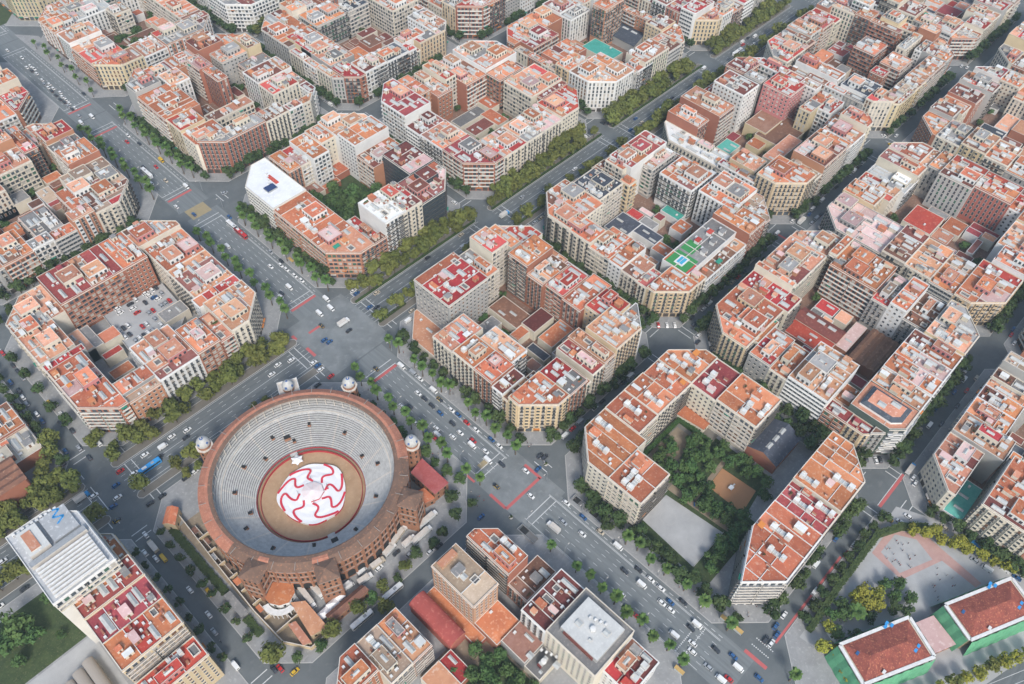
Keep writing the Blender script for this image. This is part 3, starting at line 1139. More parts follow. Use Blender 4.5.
(4, 0): """
526 -140 549 -124 18 o B
526 -124 551 -108 22 p w
526 -108 546 -92 21 o k
526 -92 549 -76 22 d c
526 -76 552 -60 27 o c
526 -60 549 -44 19 d w
526 -44 546 -28 26 o w
549 -140 564 -124 22 r c
564 -140 579 -117 23 p c
579 -140 594 -116 27 r g
594 -140 609 -120 21 o c
609 -140 624 -114 21 y B
624 -140 640 -116 23 o g
546 -44 561 -28 24 d b
561 -49 577 -28 21 p k
577 -50 593 -28 18 o c
593 -50 608 -28 23 o w
608 -48 624 -28 26 o k
624 -50 640 -28 18 o c
624 -116 640 -100 18 o B
619 -100 640 -83 23 p k
617 -83 640 -67 26 p b
617 -67 640 -50 22 r w
554.4 -120.6 560.6 -109.4 5 o b L
546.4 -100.6 558.6 -92.4 8 y w L
559.4 -108.6 581.6 -92.4 5 b b L
559.4 -91.6 581.6 -81.4 5 k b L
558.4 -80.6 581.6 -61.4 6 m w L
558.4 -60.6 570.6 -53.4 4 o w L
582.4 -107.6 599.6 -90.4 5 m b L
582.4 -89.6 590.6 -76.4 4 o c L
591.4 -89.6 599.6 -76.4 6 o w L
600.4 -107.6 612.6 -98.4 6 o w L
600.4 -97.6 612.6 -91.4 4 o c L
613.4 -107.6 621.6 -100.4 6 k b L
605.4 -90.6 614.6 -84.4 8 k c L
606.4 -83.6 614.6 -76.4 8 y c L
582.4 -75.6 601.6 -57.4 5 y c L
602.4 -75.6 616.6 -66.4 4 o c L
602.4 -65.6 616.6 -52.4 5 m c L
""",
(4, 1): """
526 -225 545 -209 22 o g
526 -209 549 -192 24 p t
526 -192 545 -175 19 b B
526 -175 549 -158 18 g c
549 -180 564 -158 26 r t
564 -180 579 -158 26 b t
579 -181 594 -158 22 o b
594 -183 609 -158 26 o t
609 -179 624 -158 22 r c
624 -184 640 -158 27 g b
551.4 -214.6 566.6 -189.4 4 p c L
567.4 -214.6 579.6 -189.4 4 k w L
580.4 -195.6 591.6 -185.4 8 o w L
""",
}
CARS = """
-4.0 -93.8 90 cW
-6.5 -96.6 90 vW
4.1 -97.6 90 cD
3.0 -104.7 90 cW
-1.6 -103.6 90 cW
4.3 -113.1 90 cR
1.9 -114.9 90 vW
4.4 -122.3 90 cW
1.4 -127.2 90 vW
10.2 -109.2 90 cW
9.8 -102.6 90 cR
4.8 -134.0 90 cD
-6.3 -140.7 90 xY
2.1 -157.0 90 cW
2.8 -178.4 90 cS
-3.0 -177.1 90 tW
10.7 -145.3 90 cW
15.9 -149.2 0 cB
22.5 -144.5 0 cD
23.6 -146.9 0 cD
-23.7 -147.3 0 cB
4.4 -69.8 90 cW
4.4 -75.1 90 cD
4.2 -81.3 90 cD
4.0 -88.1 90 cB
-4.6 -73.1 90 cD
-7.7 -69.9 90 cW
9.7 -90.8 90 cW
10.1 -95.8 90 cB
-9.4 -92.8 90 cB
-8.9 -97.7 90 cR
-9.6 -82.7 90 cW
10.2 -49.5 90 vW
-1.0 -40.7 90 xY
9.9 -81.4 90 xY
-6.1 41.1 90 cW
-4.2 42.8 90 cD
9.2 12.4 90 vW
7.1 -1.9 0 tW
5.9 -8.4 0 cD
-3.1 5.7 90 xY
-8.6 -3.9 0 cB
-7.4 -7.1 0 cB
35.4 -27.1 0 vW
25.9 -3.0 0 cB
28.9 -6.0 0 cD
-38.0 0.4 0 cW
-30.7 -2.2 0 cW
-44.3 -2.6 0 cW
-23.1 -12.7 0 cW
-22.7 -15.9 0 cB
-23.2 -19.2 0 cW
-22.0 -26.9 0 cR
-31.0 -26.7 0 cD
32.1 18.3 0 cW
27.7 13.9 0 cW
27.5 10.9 0 cB
10.1 49.1 90 cW
10.7 42.9 90 cW
-142.3 28.9 90 cS
-136.7 26.2 90 cW
-133.8 24.3 90 vW
-127.3 18.5 0 cW
-134.5 1.5 0 cR
-140.2 -4.2 0 cB
-130.2 -4.6 0 cW
-122.6 -7.3 0 bL
-120.8 1.2 0 cW
-111.6 -1.1 0 vW
-105.2 1.1 0 cW
-97.2 -1.2 0 cW
-100.1 -4.7 0 cD
-116.0 -5.1 0 cD
-150.8 -1.8 0 cW
-143.1 -11.0 0 cW
-147.1 -13.8 0 cB
-157.4 -10.4 0 cR
-149.8 -21.8 0 xY
-155.5 1.0 0 tU
-154.3 24.3 90 cS
-139.7 41.0 90 cD
-138.5 54.6 90 cW
-133.7 -25.3 0 cD
-127.3 -26.0 0 cD
-113.5 -25.5 0 cD
-108.5 -25.6 0 cW
-3.3 195.1 90 bW
8.3 165.6 90 vW
-3.1 139.0 90 cB
8.1 111.1 90 bW
7.9 102.2 90 bR
-4.6 99.1 90 vW
4.3 65.6 90 cW
-6.3 185.0 90 cW
-9.9 94.6 90 cW
23.0 142.5 0 cS
4.5 -238.2 90 cW
4.7 -243.2 90 cW
7.5 -240.9 90 cB
4.4 -255.0 90 cD
7.6 -256.2 90 vW
-3.5 -251.2 90 vW
-0.7 -259.6 90 cW
-3.8 -261.7 90 cW
4.4 -268.9 90 cD
7.4 -276.2 90 cB
-4.3 -270.8 90 cS
-4.8 -277.8 90 vW
-2.2 -280.3 90 cR
4.7 -280.7 90 vW
7.5 -289.8 90 cB
39.6 -282.4 0 cW
32.4 -282.5 0 cB
29.4 -285.0 0 cB
24.0 -282.5 0 cD
24.4 -285.3 0 cW
4.6 -189.2 90 cW
4.4 -216.1 90 cD
9.6 -220.4 90 cD
9.8 -227.5 90 cW
4.8 -226.2 90 vW
9.7 -233.7 90 cW
-5.5 -222.0 90 cW
-8.5 -228.3 90 cD
-8.7 -233.3 90 cR
-144.1 -38.6 90 cW
-144.8 -47.0 90 tE
-149.2 -46.6 90 cW
-147.1 -52.8 90 cW
-144.5 -55.0 90 vY
-144.4 -77.4 90 cW
-138.8 -84.8 90 vY
-144.9 -93.5 90 cW
-147.5 -101.9 90 cS
-149.5 -121.0 90 vW
-148.0 -107.4 90 mD
-59.8 -126.0 0 lE
-57.6 -131.6 0 tW
-44.2 -130.2 0 lW
-50.7 -129.9 0 tW
-74.0 -127.7 0 lE
-76.3 -131.8 0 cW
-82.9 -127.1 0 vW
-92.0 -127.5 0 vW
-65.5 -131.8 0 cD
-44.2 -122.7 0 tW
-80.1 -144.9 0 bW
-98.1 -145.0 0 bW
-53.6 -143.0 0 cW
-61.5 -136.9 0 cS
-48.8 -143.7 0 cD
-108.7 -119.9 0 lW
-104.0 -120.8 0 tW
-138.8 -134.4 90 cD
-136.6 -136.1 90 cR
-133.0 -141.8 0 cY
152.2 -287.9 0 tU
149.4 -291.4 0 cW
146.9 -293.7 0 cW
144.8 -272.3 45 cW
146.9 -273.7 45 cD
118.6 -293.7 90 cY
126.8 -300.0 90 cW
121.3 -298.6 90 cW
93.9 -288.0 0 cW
102.7 -287.7 0 cW
115.0 -277.6 0 cW
142.2 -268.1 45 cD
137.2 -134.1 45 cR
140.8 -137.7 45 cW
144.1 -141.0 45 cW
153.4 -148.7 0 cD
156.5 -144.6 0 cD
147.7 -155.7 0 cW
143.4 -158.3 0 cD
116.2 -140.2 0 cD
254.9 -141.5 0 vW
275.8 -146.8 0 tW
286.1 -146.8 0 cB
242.2 -142.6 0 cD
272.3 -142.1 0 cW
393.9 -149.7 90 cY
399.4 -141.1 90 cW
406.7 -147.4 0 cW
528.2 -141.4 0 cW
529.6 -145.5 0 cW
562.6 -143.1 0 bW
86.8 -287.9 0 cR
53.2 -288.1 0 cD
135.2 -334.7 90 bL
-2.3 401.7 90 cW
1.0 384.1 90 cW
-2.5 369.3 90 cW
0.3 369.1 90 cW
-2.0 362.6 90 cD
0.7 363.6 90 cW
-1.0 356.6 90 cW
-2.0 346.0 90 cW
-3.3 339.8 90 cS
-0.8 337.4 90 cW
-3.3 333.9 90 cW
-1.2 330.3 90 cW
-3.6 327.8 90 cD
-3.9 320.8 90 cD
-0.0 321.9 90 cW
-1.5 316.1 90 cW
-4.2 313.9 90 cD
-1.3 311.1 90 cW
-3.7 308.7 90 cD
-1.7 305.4 90 cW
-4.0 302.8 90 cS
-1.5 297.2 90 cW
-3.8 297.0 90 cD
20.2 349.9 90 cD
11.5 308.3 90 cD
9.1 241.4 90 cW
9.8 227.7 90 cD
11.1 201.1 90 vY
-75.6 108.0 0 cW
-79.7 101.4 0 cW
-80.0 97.1 0 cW
-73.6 102.9 0 cD
-73.2 94.9 0 cD
-73.8 90.8 0 cW
-80.5 93.1 0 cW
-61.1 104.6 0 cB
-60.5 102.4 0 cD
-62.3 96.3 0 cW
-61.4 93.2 0 cW
-60.6 89.9 0 cB
-59.4 87.2 0 cW
-91.8 102.9 0 cD
-73.7 86.3 0 cR
411.8 -3.4 0 bW
324.5 -3.3 0 cD
209.0 -5.7 0 cW
262.7 14.0 90 cD
266.4 10.4 0 cD
271.0 -5.6 0 cB
433.3 -5.4 0 cW
9.4 62.1 90 cW
9.7 56.8 90 cW
140.0 -4.1 0 tU
39.2 -6.5 0 cB
129.4 -8.0 0 cS
125.2 28.1 90 cW
278.7 -275.1 0 vW
280.8 -287.9 0 cR
275.8 -291.8 0 cW
185.9 -282.5 0 vW
208.9 -287.6 0 cD
216.8 -282.3 0 cB
229.1 -282.3 0 vW
-147.8 93.8 90 cB
-147.2 85.3 90 cD
-147.7 79.4 90 cW
-147.6 64.0 90 cW
-147.7 57.8 90 cB
-148.4 48.8 90 cW
-139.6 66.0 90 cY
-152.3 26.6 90 cD
"""
HAZE = 0.0001
DEBUG = False
# ---------------------------------------------------------------- ground, pavements, medians
def sheet(name, polys, z, m, kind='structure'):
    b = MB()
    for p in polys: b.face([(x, y, z) for x, y in p], m)
    o = b.build(name); o['kind'] = kind
    return o
sheet('ground', [[(-1500, -1500), (2500, -1500), (2500, 2500), (-1500, 2500)]], 0, 'asphalt')
ALLB = [(i, j) for i in range(-2, 5) for j in range(-5, 3)]
def expand(b):
    i, j = b
    w = 12 if i == 0 else (8.5 if i == -1 else 4.5)
    e = 14.8 if i == -1 else (5 if i == -2 else 4.5)
    n = 4 if j == 0 else 4.5
    s = 3.5 if j == -1 else 4.2
    return w, e, s, n
KERBP = {}
for b in ALLB:
    x0, x1 = BX[b[0]]; y0, y1 = BY[b[1]]
    w, e, s, n = expand(b)
    cut = lambda a, c: max(4, CH + a + c - 8.5 * 1.414)
    P = octo(x0-w, y0-s, x1+e, y1+n, (cut(w, s), cut(e, s), cut(e, n), cut(w, n)))
    KERBP[b] = P
    mb = MB(); mb.prism(P, -.05, .13, 'kerb', 'kerb')
    q = inset(P, .35)
    mb.face([(x, y, .134) for x, y in q], 'pavement')
    structure(mb.build('pavement'))
MEDX = {-2: (-272, -151), -1: (-136, -20), 0: (21, 124), 1: (137, 253), 2: (263, 378), 3: (392, 509), 4: (525, 641)}
for i, (a, c) in MEDX.items():
    for y0, y1 in ((5, 10.5), (-20, -15)):
        P = octo(a, y0, c, y1, 1.6)
        mb = MB(); mb.prism(P, -.05, .13, 'kerb', 'kerb')
        mb.face([(x, y, .134) for x, y in inset(P, .3)], 'median_soil')
        structure(mb.build('pavement'))
# tarmac repairs and darker service lanes
sheet('road', [[(a, 10.5), (c, 10.5), (c, 14.5), (a, 14.5)] for a, c in MEDX.values()] + [[(a, -24), (c, -24), (c, -20), (a, -20)] for a, c in MEDX.values()]
      + [[(a, -13.5), (c, -13.5), (c, 4.5), (a, 4.5)] for a, c in MEDX.values()], .004, 'asphalt_dark')
sheet('road', [[(-9.5, y0-9), (13, y0-9), (13, y1+9), (-9.5, y1+9)] for y0, y1 in ((-275, -158), (-140, -38), (25, 128), (155, 270), (289, 403), (422, 540))], .004, 'asphalt_avenue')
sheet('road', [[(-20, -28), (21, -28), (21, 18), (-20, 18)], [(-12, -168), (16, -168), (16, -130), (-12, -130)]], .0045, 'asphalt_worn')
GYS = {-4: 412.5, -3: 279.5, -2: 141.5, 0: -149, 1: -283.5}
# ---- painted markings
mk = MB(); rl = MB(); ybx = MB()
Z = .009
def rect(b, x0, y0, x1, y1, m, z=Z): b.face([(x0, y0, z), (x1, y0, z), (x1, y1, z), (x0, y1, z)], m)
def dashes(x0, y0, x1, y1, w=.16, on=3, off=5):
    if x0 == x1:
        y = min(y0, y1)
        while y < max(y0, y1): rect(mk, x0-w/2, y, x0+w/2, min(y+on, max(y0, y1)), 'marking'); y += on + off
    else:
        x = min(x0, x1)
        while x < max(x0, x1): rect(mk, x, y0-w/2, min(x+on, max(x0, x1)), y0+w/2, 'marking'); x += on + off
AVE = [(-268, -163), (-133, -45), (30, 127), (168, 265), (300, 396), (428, 530)]
for a, c in AVE:
    for x in (-5.9, -2.7, .4, 3.5, 6.4): dashes(x, a, x, c, .17, 2.5, 4.5)
    for x in (9.0, 9.5): rect(mk, x-.1, a, x+.1, c, 'marking')
    rect(mk, -8.9, a, -8.7, c, 'marking')
    y = a
    while y < c - 5: rect(mk, 10.9, y, 11.15, y + 2.2, 'marking'); y += 4
for a, c in MEDX.values():
    for y in (-10.4, -7.3, -1.2, 1.6): dashes(a, y, c, y, .16, 2.5, 5)
    rect(mk, a, -4.5, c, -4.3, 'marking'); rect(mk, a, -13.4, c, -13.2, 'marking'); rect(mk, a, 4.2, c, 4.4, 'marking')
    dashes(a, 12.5, c, 12.5, .12, 1.5, 3)
def crossing_y(xa, xb, y, style=0):        # a crossing over the avenue, stripes run along x as two dashed edge lines
    for yy in (y - 1.9, y + 1.9):
        if style: 
            x = xa
            while x < xb: rect(mk, x, yy-.28, x+.55, yy+.28, 'marking'); x += 1.05
        else: rect(mk, xa, yy-.2, xb, yy+.2, 'marking')
def crossing_x(ya, yb, x, style=0):
    for xx in (x - 1.9, x + 1.9):
        if style:
            y = ya
            while y < yb: rect(mk, xx-.28, y, xx+.28, y+.55, 'marking'); y += 1.05
        else: rect(mk, xx-.2, ya, xx+.2, yb, 'marking')
for y, st in ((-130, 0), (-166, 0), (-258, 1), (-43, 0), (31, 0), (128, 0), (166, 0), (262, 0), (298, 0), (396, 0), (428, 0)): crossing_y(-8.8, 9.6, y, st)
for y in (-46.3, 27.6, 161.5, 294, 257): rect(rl, -8.4, y-.9, 9.2, y+.9, 'red_lane')
for s in (1,):
    rect(rl, -11.8, -153.8, 13, -152.2, 'red_lane'); rect(rl, -12.4, -152.5, -10.8, -141.5, 'red_lane'); rect(rl, 12.4, -153.8, 14, -142.2, 'red_lane')
    rect(rl, 12.6, -289.9, 14.4, -278.3, 'red_lane')
    rect(rl, -12.8, -131, -11.6, -113, 'red_lane')
    rect(rl, -20, -9, -18.2, -1, 'red_lane'); rect(rl, -20.5, 8, -18.7, 12, 'red_lane'); rect(rl, -11.5, 6, -4, 7.6, 'red_lane')
for x in (-151.5, -129, -26, 27, 118, 144, 247, 270, 371): 
    for ya, yb in ((10.6, 14.4), (-13.4, 4.4), (-24, -20)): crossing_x(ya, yb, x)
for y in (-149, -283.5, 141.5, 279.5):
    for x, st in ((20, 1), (116, 0), (145, 0), (246, 0), (270, 0), (371, 0), (398, 0)):
        if y == -283.5 and x > 200: continue
        crossing_x(y - 4.5, y + 4.5, x, st if y == -283.5 else 0)
for x in (-145, 131, 258, 385, 517):
    for y in (-36, 24, -134, -164, 122, 160, -270, -297): crossing_y(x - 4.2, x + 4.2, y, 0)
# red cycle lanes across the two side streets
def strip(b, p, q, w, m, z=Z):
    d = Vector((q[0]-p[0], q[1]-p[1])).normalized(); n = (-d.y*w/2, d.x*w/2)
    b.face([(p[0]-n[0], p[1]-n[1], z), (q[0]-n[0], q[1]-n[1], z), (q[0]+n[0], q[1]+n[1], z), (p[0]+n[0], p[1]+n[1], z)], m)
strip(rl, (122, -287), (148, -287), 1.6, 'red_lane', .013); strip(mk, (122, -285.9), (148, -285.9), .3, 'marking', .013)
strip(rl, (255, -152.5), (255, -140), 1.5, 'red_lane', .013)
strip(rl, (26, -286.6), (84, -286.6), 1.1, 'red_lane', .013)
for y in (141,): rect(ybx, -6, y-6, 8, y+5, 'yellow_box', .006)
rect(ybx, -4.5, -128.5, 1, -125, 'yellow_box', .006)
for x in range(26, 124, 3):
    pass
# parking bays on the asphalt at the chamfered corners
for i in range(-1, 5):
    for j in range(-3, 2):
        x0, x1 = BX.get(i, (0, 0)); 
        if j not in BY: continue
structure(mk.build('road_marking')); structure(rl.build('cycle_lane')); structure(ybx.build('road_marking'))
# diagonal road at the lower edge, with its green verge
strip_b = MB(); strip(strip_b, (40, -352), (330, -500), 17, 'asphalt_dark', .142); structure(strip_b.build('road'))
vb = MB(); strip(vb, (40, -366), (330, -514), 6, 'grass', .15); structure(vb.build('grass_verge'))
mk2 = MB()
for o_ in (-5.5, -1.8, 1.8, 5.5): strip(mk2, (40 + o_*.455, -352 + o_*.89), (330 + o_*.455, -500 + o_*.89), .2, 'marking', .15)
structure(mk2.build('road_marking'))

# ---------------------------------------------------------------- buildings
mat('court_brown', (.26, .15, .105), .95, (.17, .105, .08), .2, .5, c3=(.33, .27, .22))
NEAR = {(0, 0), (0, 1), (1, 0), (1, 1), (-1, -1), (0, -1), (-1, 1), (-2, 0)}
def unit_mesh(name, fn):
    b = MB(); fn(b); return b.mesh(name)
SH = {}
def shared(key, fn):
    if key not in SH: SH[key] = unit_mesh(key, fn)
    return SH[key]
def hut_mesh(w, r):
    def f(b):
        b.box(-.5, -.5, 0, .5, .5, .93, 'wall_' + w); b.box(-.56, -.55, .93, .56, .55, 1, 'wall_' + w, 'roof_' + r)
        b.box(-.14, -.512, 0, .14, -.5, .75, 'shutter_brown')
    return shared('stair_hut_' + w + r, f)
def skylight_mesh():
    def f(b):
        b.box(-.5, -.5, 0, .5, .5, .35, 'off_white', 'off_white')
        n = len(b.v); b.v += [(-.45, -.48, .35), (.45, -.48, .35), (.45, .48, .35), (-.45, .48, .35), (0, -.46, 1), (0, .46, 1)]
        k = b.mid('glazing'); b.f += [(n, n+4, n+5, n+3), (n+1, n+2, n+5, n+4), (n, n+1, n+4), (n+2, n+3, n+5)]; b.m += [k]*4
        for t in (-.3, -.1, .1, .3): b.box(-.5, t-.01, .3, .5, t+.01, .42, 'off_white')
    return shared('skylight', f)
def lantern_mesh():
    def f(b):
        for y0, y1 in ((-.5, -.24), (.24, .5)): b.box(-.5, y0, 0, .5, y1, 1, 'white_paint', 'roof_w')
        b.box(-.38, -.24, 0, .38, .24, .5, 'off_white', 'glazing')
        for t in (-.16, 0, .16): b.box(-.4, t-.012, .45, .4, t+.012, .58, 'white_paint')
        b.box(-.52, -.5, .86, -.3, -.3, 1.1, 'trim'); b.box(.2, .34, .9, .45, .46, 1.25, 'trim')
    return shared('stair_block', f)
def well_mesh():
    def f(b):
        for x0, y0, x1, y1 in ((-.5, -.5, .5, -.42), (-.5, .42, .5, .5), (-.5, -.42, -.4, .42), (.4, -.42, .5, .42)): b.box(x0, y0, 0, x1, y1, 1, 'off_white', 'trim')
        b.face([(-.4, -.42, .06), (.4, -.42, .06), (.4, .42, .06), (-.4, .42, .06)], 'seat_riser')  # shallow floor coloured dark to paint in the shade of a deep shaft
    return shared('light_well', f)
def chimney_mesh():
    def f(b):
        b.box(-.5, -.5, 0, .5, .5, .85, 'trim', 'dark_void'); b.box(-.6, -.6, .85, .6, .6, .95, 'wall_b'); 
    return shared('chimney', f)
def unit_ac():
    def f(b):
        b.box(-.5, -.5, .12, .5, .5, 1, 'white_paint'); b.box(-.3, -.51, .3, .3, -.5, .85, 'metal_grey'); b.box(-.45, -.45, 0, -.3, .45, .12, 'metal_grey'); b.box(.3, -.45, 0, .45, .45, .12, 'metal_grey')
    return shared('air_unit', f)
def tank_mesh():
    def f(b): b.cyl(0, 0, .5, .5, .1, .9, 'white_paint', 10); b.cyl(0, 0, .5, .15, .9, 1, 'white_paint', 10)
    return shared('water_tank', f)
def awning_mesh(m):
    def f(b):
        for x in (-.47, .47): b.box(x-.03, -.5, 0, x+.03, -.46, .8, 'metal_grey')
        n = len(b.v); b.v += [(-.5, -.5, .8), (.5, -.5, .8), (.5, .5, 1), (-.5, .5, 1), (-.5, -.5, .84), (.5, -.5, .84), (.5, .5, 1.04), (-.5, .5, 1.04)]
        k = b.mid(m); b.f += [(n+4, n+5, n+6, n+7), (n+3, n+2, n+1, n), (n, n+1, n+5, n+4)]; b.m += [k]*3
    return shared('awning_' + m, f)
def planter_mesh():
    rr = random.Random(3)
    def f(b):
        b.box(-.5, -.5, 0, .5, .5, .3, 'wall_b')
        for _ in range(26):
            x, y, z = rr.uniform(-.45, .45), rr.uniform(-.45, .45), rr.uniform(.35, 1)
            a = rr.uniform(0, 3.1); s = .16
            b.face([(x-s*math.cos(a), y-s*math.sin(a), z), (x+s*math.cos(a), y+s*math.sin(a), z-.05), (x+s*math.cos(a), y+s*math.sin(a)+.1, z+.2), (x-s*math.cos(a), y-s*math.sin(a)+.1, z+.2)], 'plant_green')
    return shared('planter', f)

def facade(mb, p, q, z0, h, wcode, style, rg, street, mini=False, bal=None):
    """windows, balconies, cornice on the edge p->q, outward normal on the right-hand side"""
    dx, dy = q[0]-p[0], q[1]-p[1]; L = math.hypot(dx, dy)
    if L < 2.6: return
    u = (dx/L, dy/L); w = (dy/L, -dx/L)
    g = 4.2 if street else 3.2
    nf = max(1, round((h - g - .5) / 3.08)); fh = (h - g - .4) / nf
    W = 'wall_' + wcode
    trim = 'trim' if wcode not in 'wW' else 'white_paint'
    ob = lambda *a, **k: mb.obox(p, u, w, *a, **k)
    def pane(a0, a1, zz0, zz1, m, off=.05):
        P = [(p[0]+u[0]*a+w[0]*off, p[1]+u[1]*a+w[1]*off) for a in (a0, a1)]
        mb.face([(*P[0], zz0), (*P[1], zz0), (*P[1], zz1), (*P[0], zz1)], m)
    if street and z0 < 1:
        nb = max(1, round(L / 4.2)); bw = L / nb
        for i in range(nb):
            pane(i*bw + .45, (i+1)*bw - .45, .2, 3.3, 'shop' if rg.random() < .75 else 'glass_mid')
            if rg.random() < .12: ob(i*bw+.4, (i+1)*bw-.4, .05, 1.2, 2.9, 3.05, rg.choice(['awning_green', 'awning_orange', 'off_white']))
        ob(0.02, L-.02, 0, .14, 3.75, 4.0, trim)
    ob(-.1, L+.1, 0, .42, h-.35, h+.02, trim)
    sh = rg.choice(['shutter_green', 'shutter_brown', 'blind', 'blind', 'glass_mid'])
    nb = max(1, round((L - .9) / (3.0 if style != 'E' else 2.4))); bw = (L - .9) / nb
    for k in range(nf):
        zf = g + k*fh
        if zf < z0 + .3: continue
        if style == 'E':
            pane(.5, L-.5, zf + .9, zf + 2.3, 'glass_mid' if k % 2 else 'glass_dark')
            ob(.2, L-.2, 0, .35, zf + 2.45, zf + 2.95, W)
            for i in range(nb + 1): ob(.45+i*bw-.12, .45+i*bw+.12, .05, .3, zf+.85, zf+2.4, W, bottom=False)
            continue
        if style == 'K':      # dark glass curtain
            pane(.2, L-.2, zf + .25, zf + fh - .15, 'glass_dark'); ob(0, L, 0, .25, zf-.08, zf+.08, 'railing'); continue
        if style in 'BW':
            dpt = 1.15
            segs = [(.35, L-.35)] if L < 9 or style == 'W' else [(.35 + i*(L-.7)/2, .35 + (i+1)*(L-.7)/2 - .5 + (.5 if i else 0)) for i in range(2)]
            for i in range(nb):
                c = .45 + (i+.5)*bw
                ww = 1.25 if style == 'W' else .98
                pane(c-ww, c+ww, zf + .1, zf + 2.3, rg.choice(['glass_dark', 'glass_dark', 'glass_mid', sh, 'blind']))
            tgt = mb if bal is None else bal(k)
            rail = 'wall_W' if style == 'W' or wcode in 'B' else rg.choice(['railing', W, 'off_white']) if k == 0 else facade.rail
            facade.rail = rail
            for a0, a1 in segs:
                if style == 'W':
                    n = max(2, int((a1-a0)/2.2)); ph = (k % 2) * math.pi/2
                    for i in range(n):
                        s0 = a0 + (a1-a0)*i/n; s1 = a0 + (a1-a0)*(i+1)/n
                        d = 1.0 + .75*abs(math.sin(math.pi*i/3 + ph))
                        tgt.obox(p, u, w, s0, s1, 0, d, zf-.18, zf+.05, 'white_paint'); tgt.obox(p, u, w, s0, s1, d-.14, d, zf+.05, zf+.7, 'white_paint')
                else:
                    tgt.obox(p, u, w, a0, a1, 0, dpt, zf-.12, zf+.06, trim); tgt.obox(p, u, w, a0, a1, dpt-.1, dpt, zf+.06, zf+.98, rail)
                    tgt.obox(p, u, w, a0, a0+.1, 0, dpt-.1, zf+.06, zf+.98, rail); tgt.obox(p, u, w, a1-.1, a1, 0, dpt-.1, zf+.06, zf+.98, rail)
            if rg.random() < .16:
                a0 = rg.uniform(.5, max(.6, L-4)); tgt.obox(p, u, w, a0, min(L-.3, a0+3), .1, 1.25, zf+2.3, zf+2.42, rg.choice(['awning_green', 'awning_orange', 'off_white']))
            continue
        for i in range(nb):
            c = .45 + (i+.5)*bw
            mk_ = rg.random()
            if style == 'D' and i % 2 == 1 or style == 'O' and i % 2 == 0:
                ob(c-1.15, c+1.15, 0, .75, zf-.1, zf+fh-.3, 'wall_w' if style == 'O' else W)
                P0 = .8; 
                Pq = [(p[0]+u[0]*a+w[0]*P0, p[1]+u[1]*a+w[1]*P0) for a in (c-.85, c+.85)]
                mb.face([(*Pq[0], zf+.8), (*Pq[1], zf+.8), (*Pq[1], zf+2.2), (*Pq[0], zf+2.2)], 'glass_dark')
                continue
            m = 'glass_dark' if mk_ < .55 else ('glass_mid' if mk_ < .68 else sh)
            if style == 'C':
                pane(c-.72, c+.72, zf+.85, zf+2.25, 'off_white', .03); pane(c-.62, c+.62, zf+.92, zf+2.2, m, .055); ob(c-.8, c+.8, 0, .2, zf+.72, zf+.84, trim)
            else:
                pane(c-.74, c+.74, zf+.05, zf+2.5, 'off_white' if wcode not in 'w' else 'trim', .03); pane(c-.62, c+.62, zf+.08, zf+2.38, m, .055)
                if not mini:
                    ob(c-.95, c+.95, 0, .55, zf-.12, zf+.03, trim); ob(c-.92, c+.92, .49, .55, zf+.03, zf+.95, 'railing', bottom=False)
facade.rail = 'railing'
STY = {'V': 'W', 'c': 'AAACBD', 'w': 'ABBCBE', 't': 'AAAD', 'b': 'BBBCA', 'o': 'BBCO', 'g': 'ACBE', 'k': 'DAAC', 'p': 'CAB', 'y': 'AAD', 'B': 'B', 'O': 'O', 'W': 'W', 'r': 'BC', 'd': 'K'}

BDATA = {}
for b, txt in BLOCKS.items():
    L_ = []
    for ln in txt.strip().split('\n'):
        t = ln.split()
        L_.append([float(v) for v in t[:5]] + [t[5], t[6], t[7] if len(t) > 7 else ''])
    BDATA[b] = L_
def at_point(rs, x, y, skip):
    best = None
    for n, r in enumerate(rs):
        if n != skip and r[0] <= x <= r[2] and r[1] <= y <= r[3]:
            if best is None or r[4] > best[4]: best = r
    return best

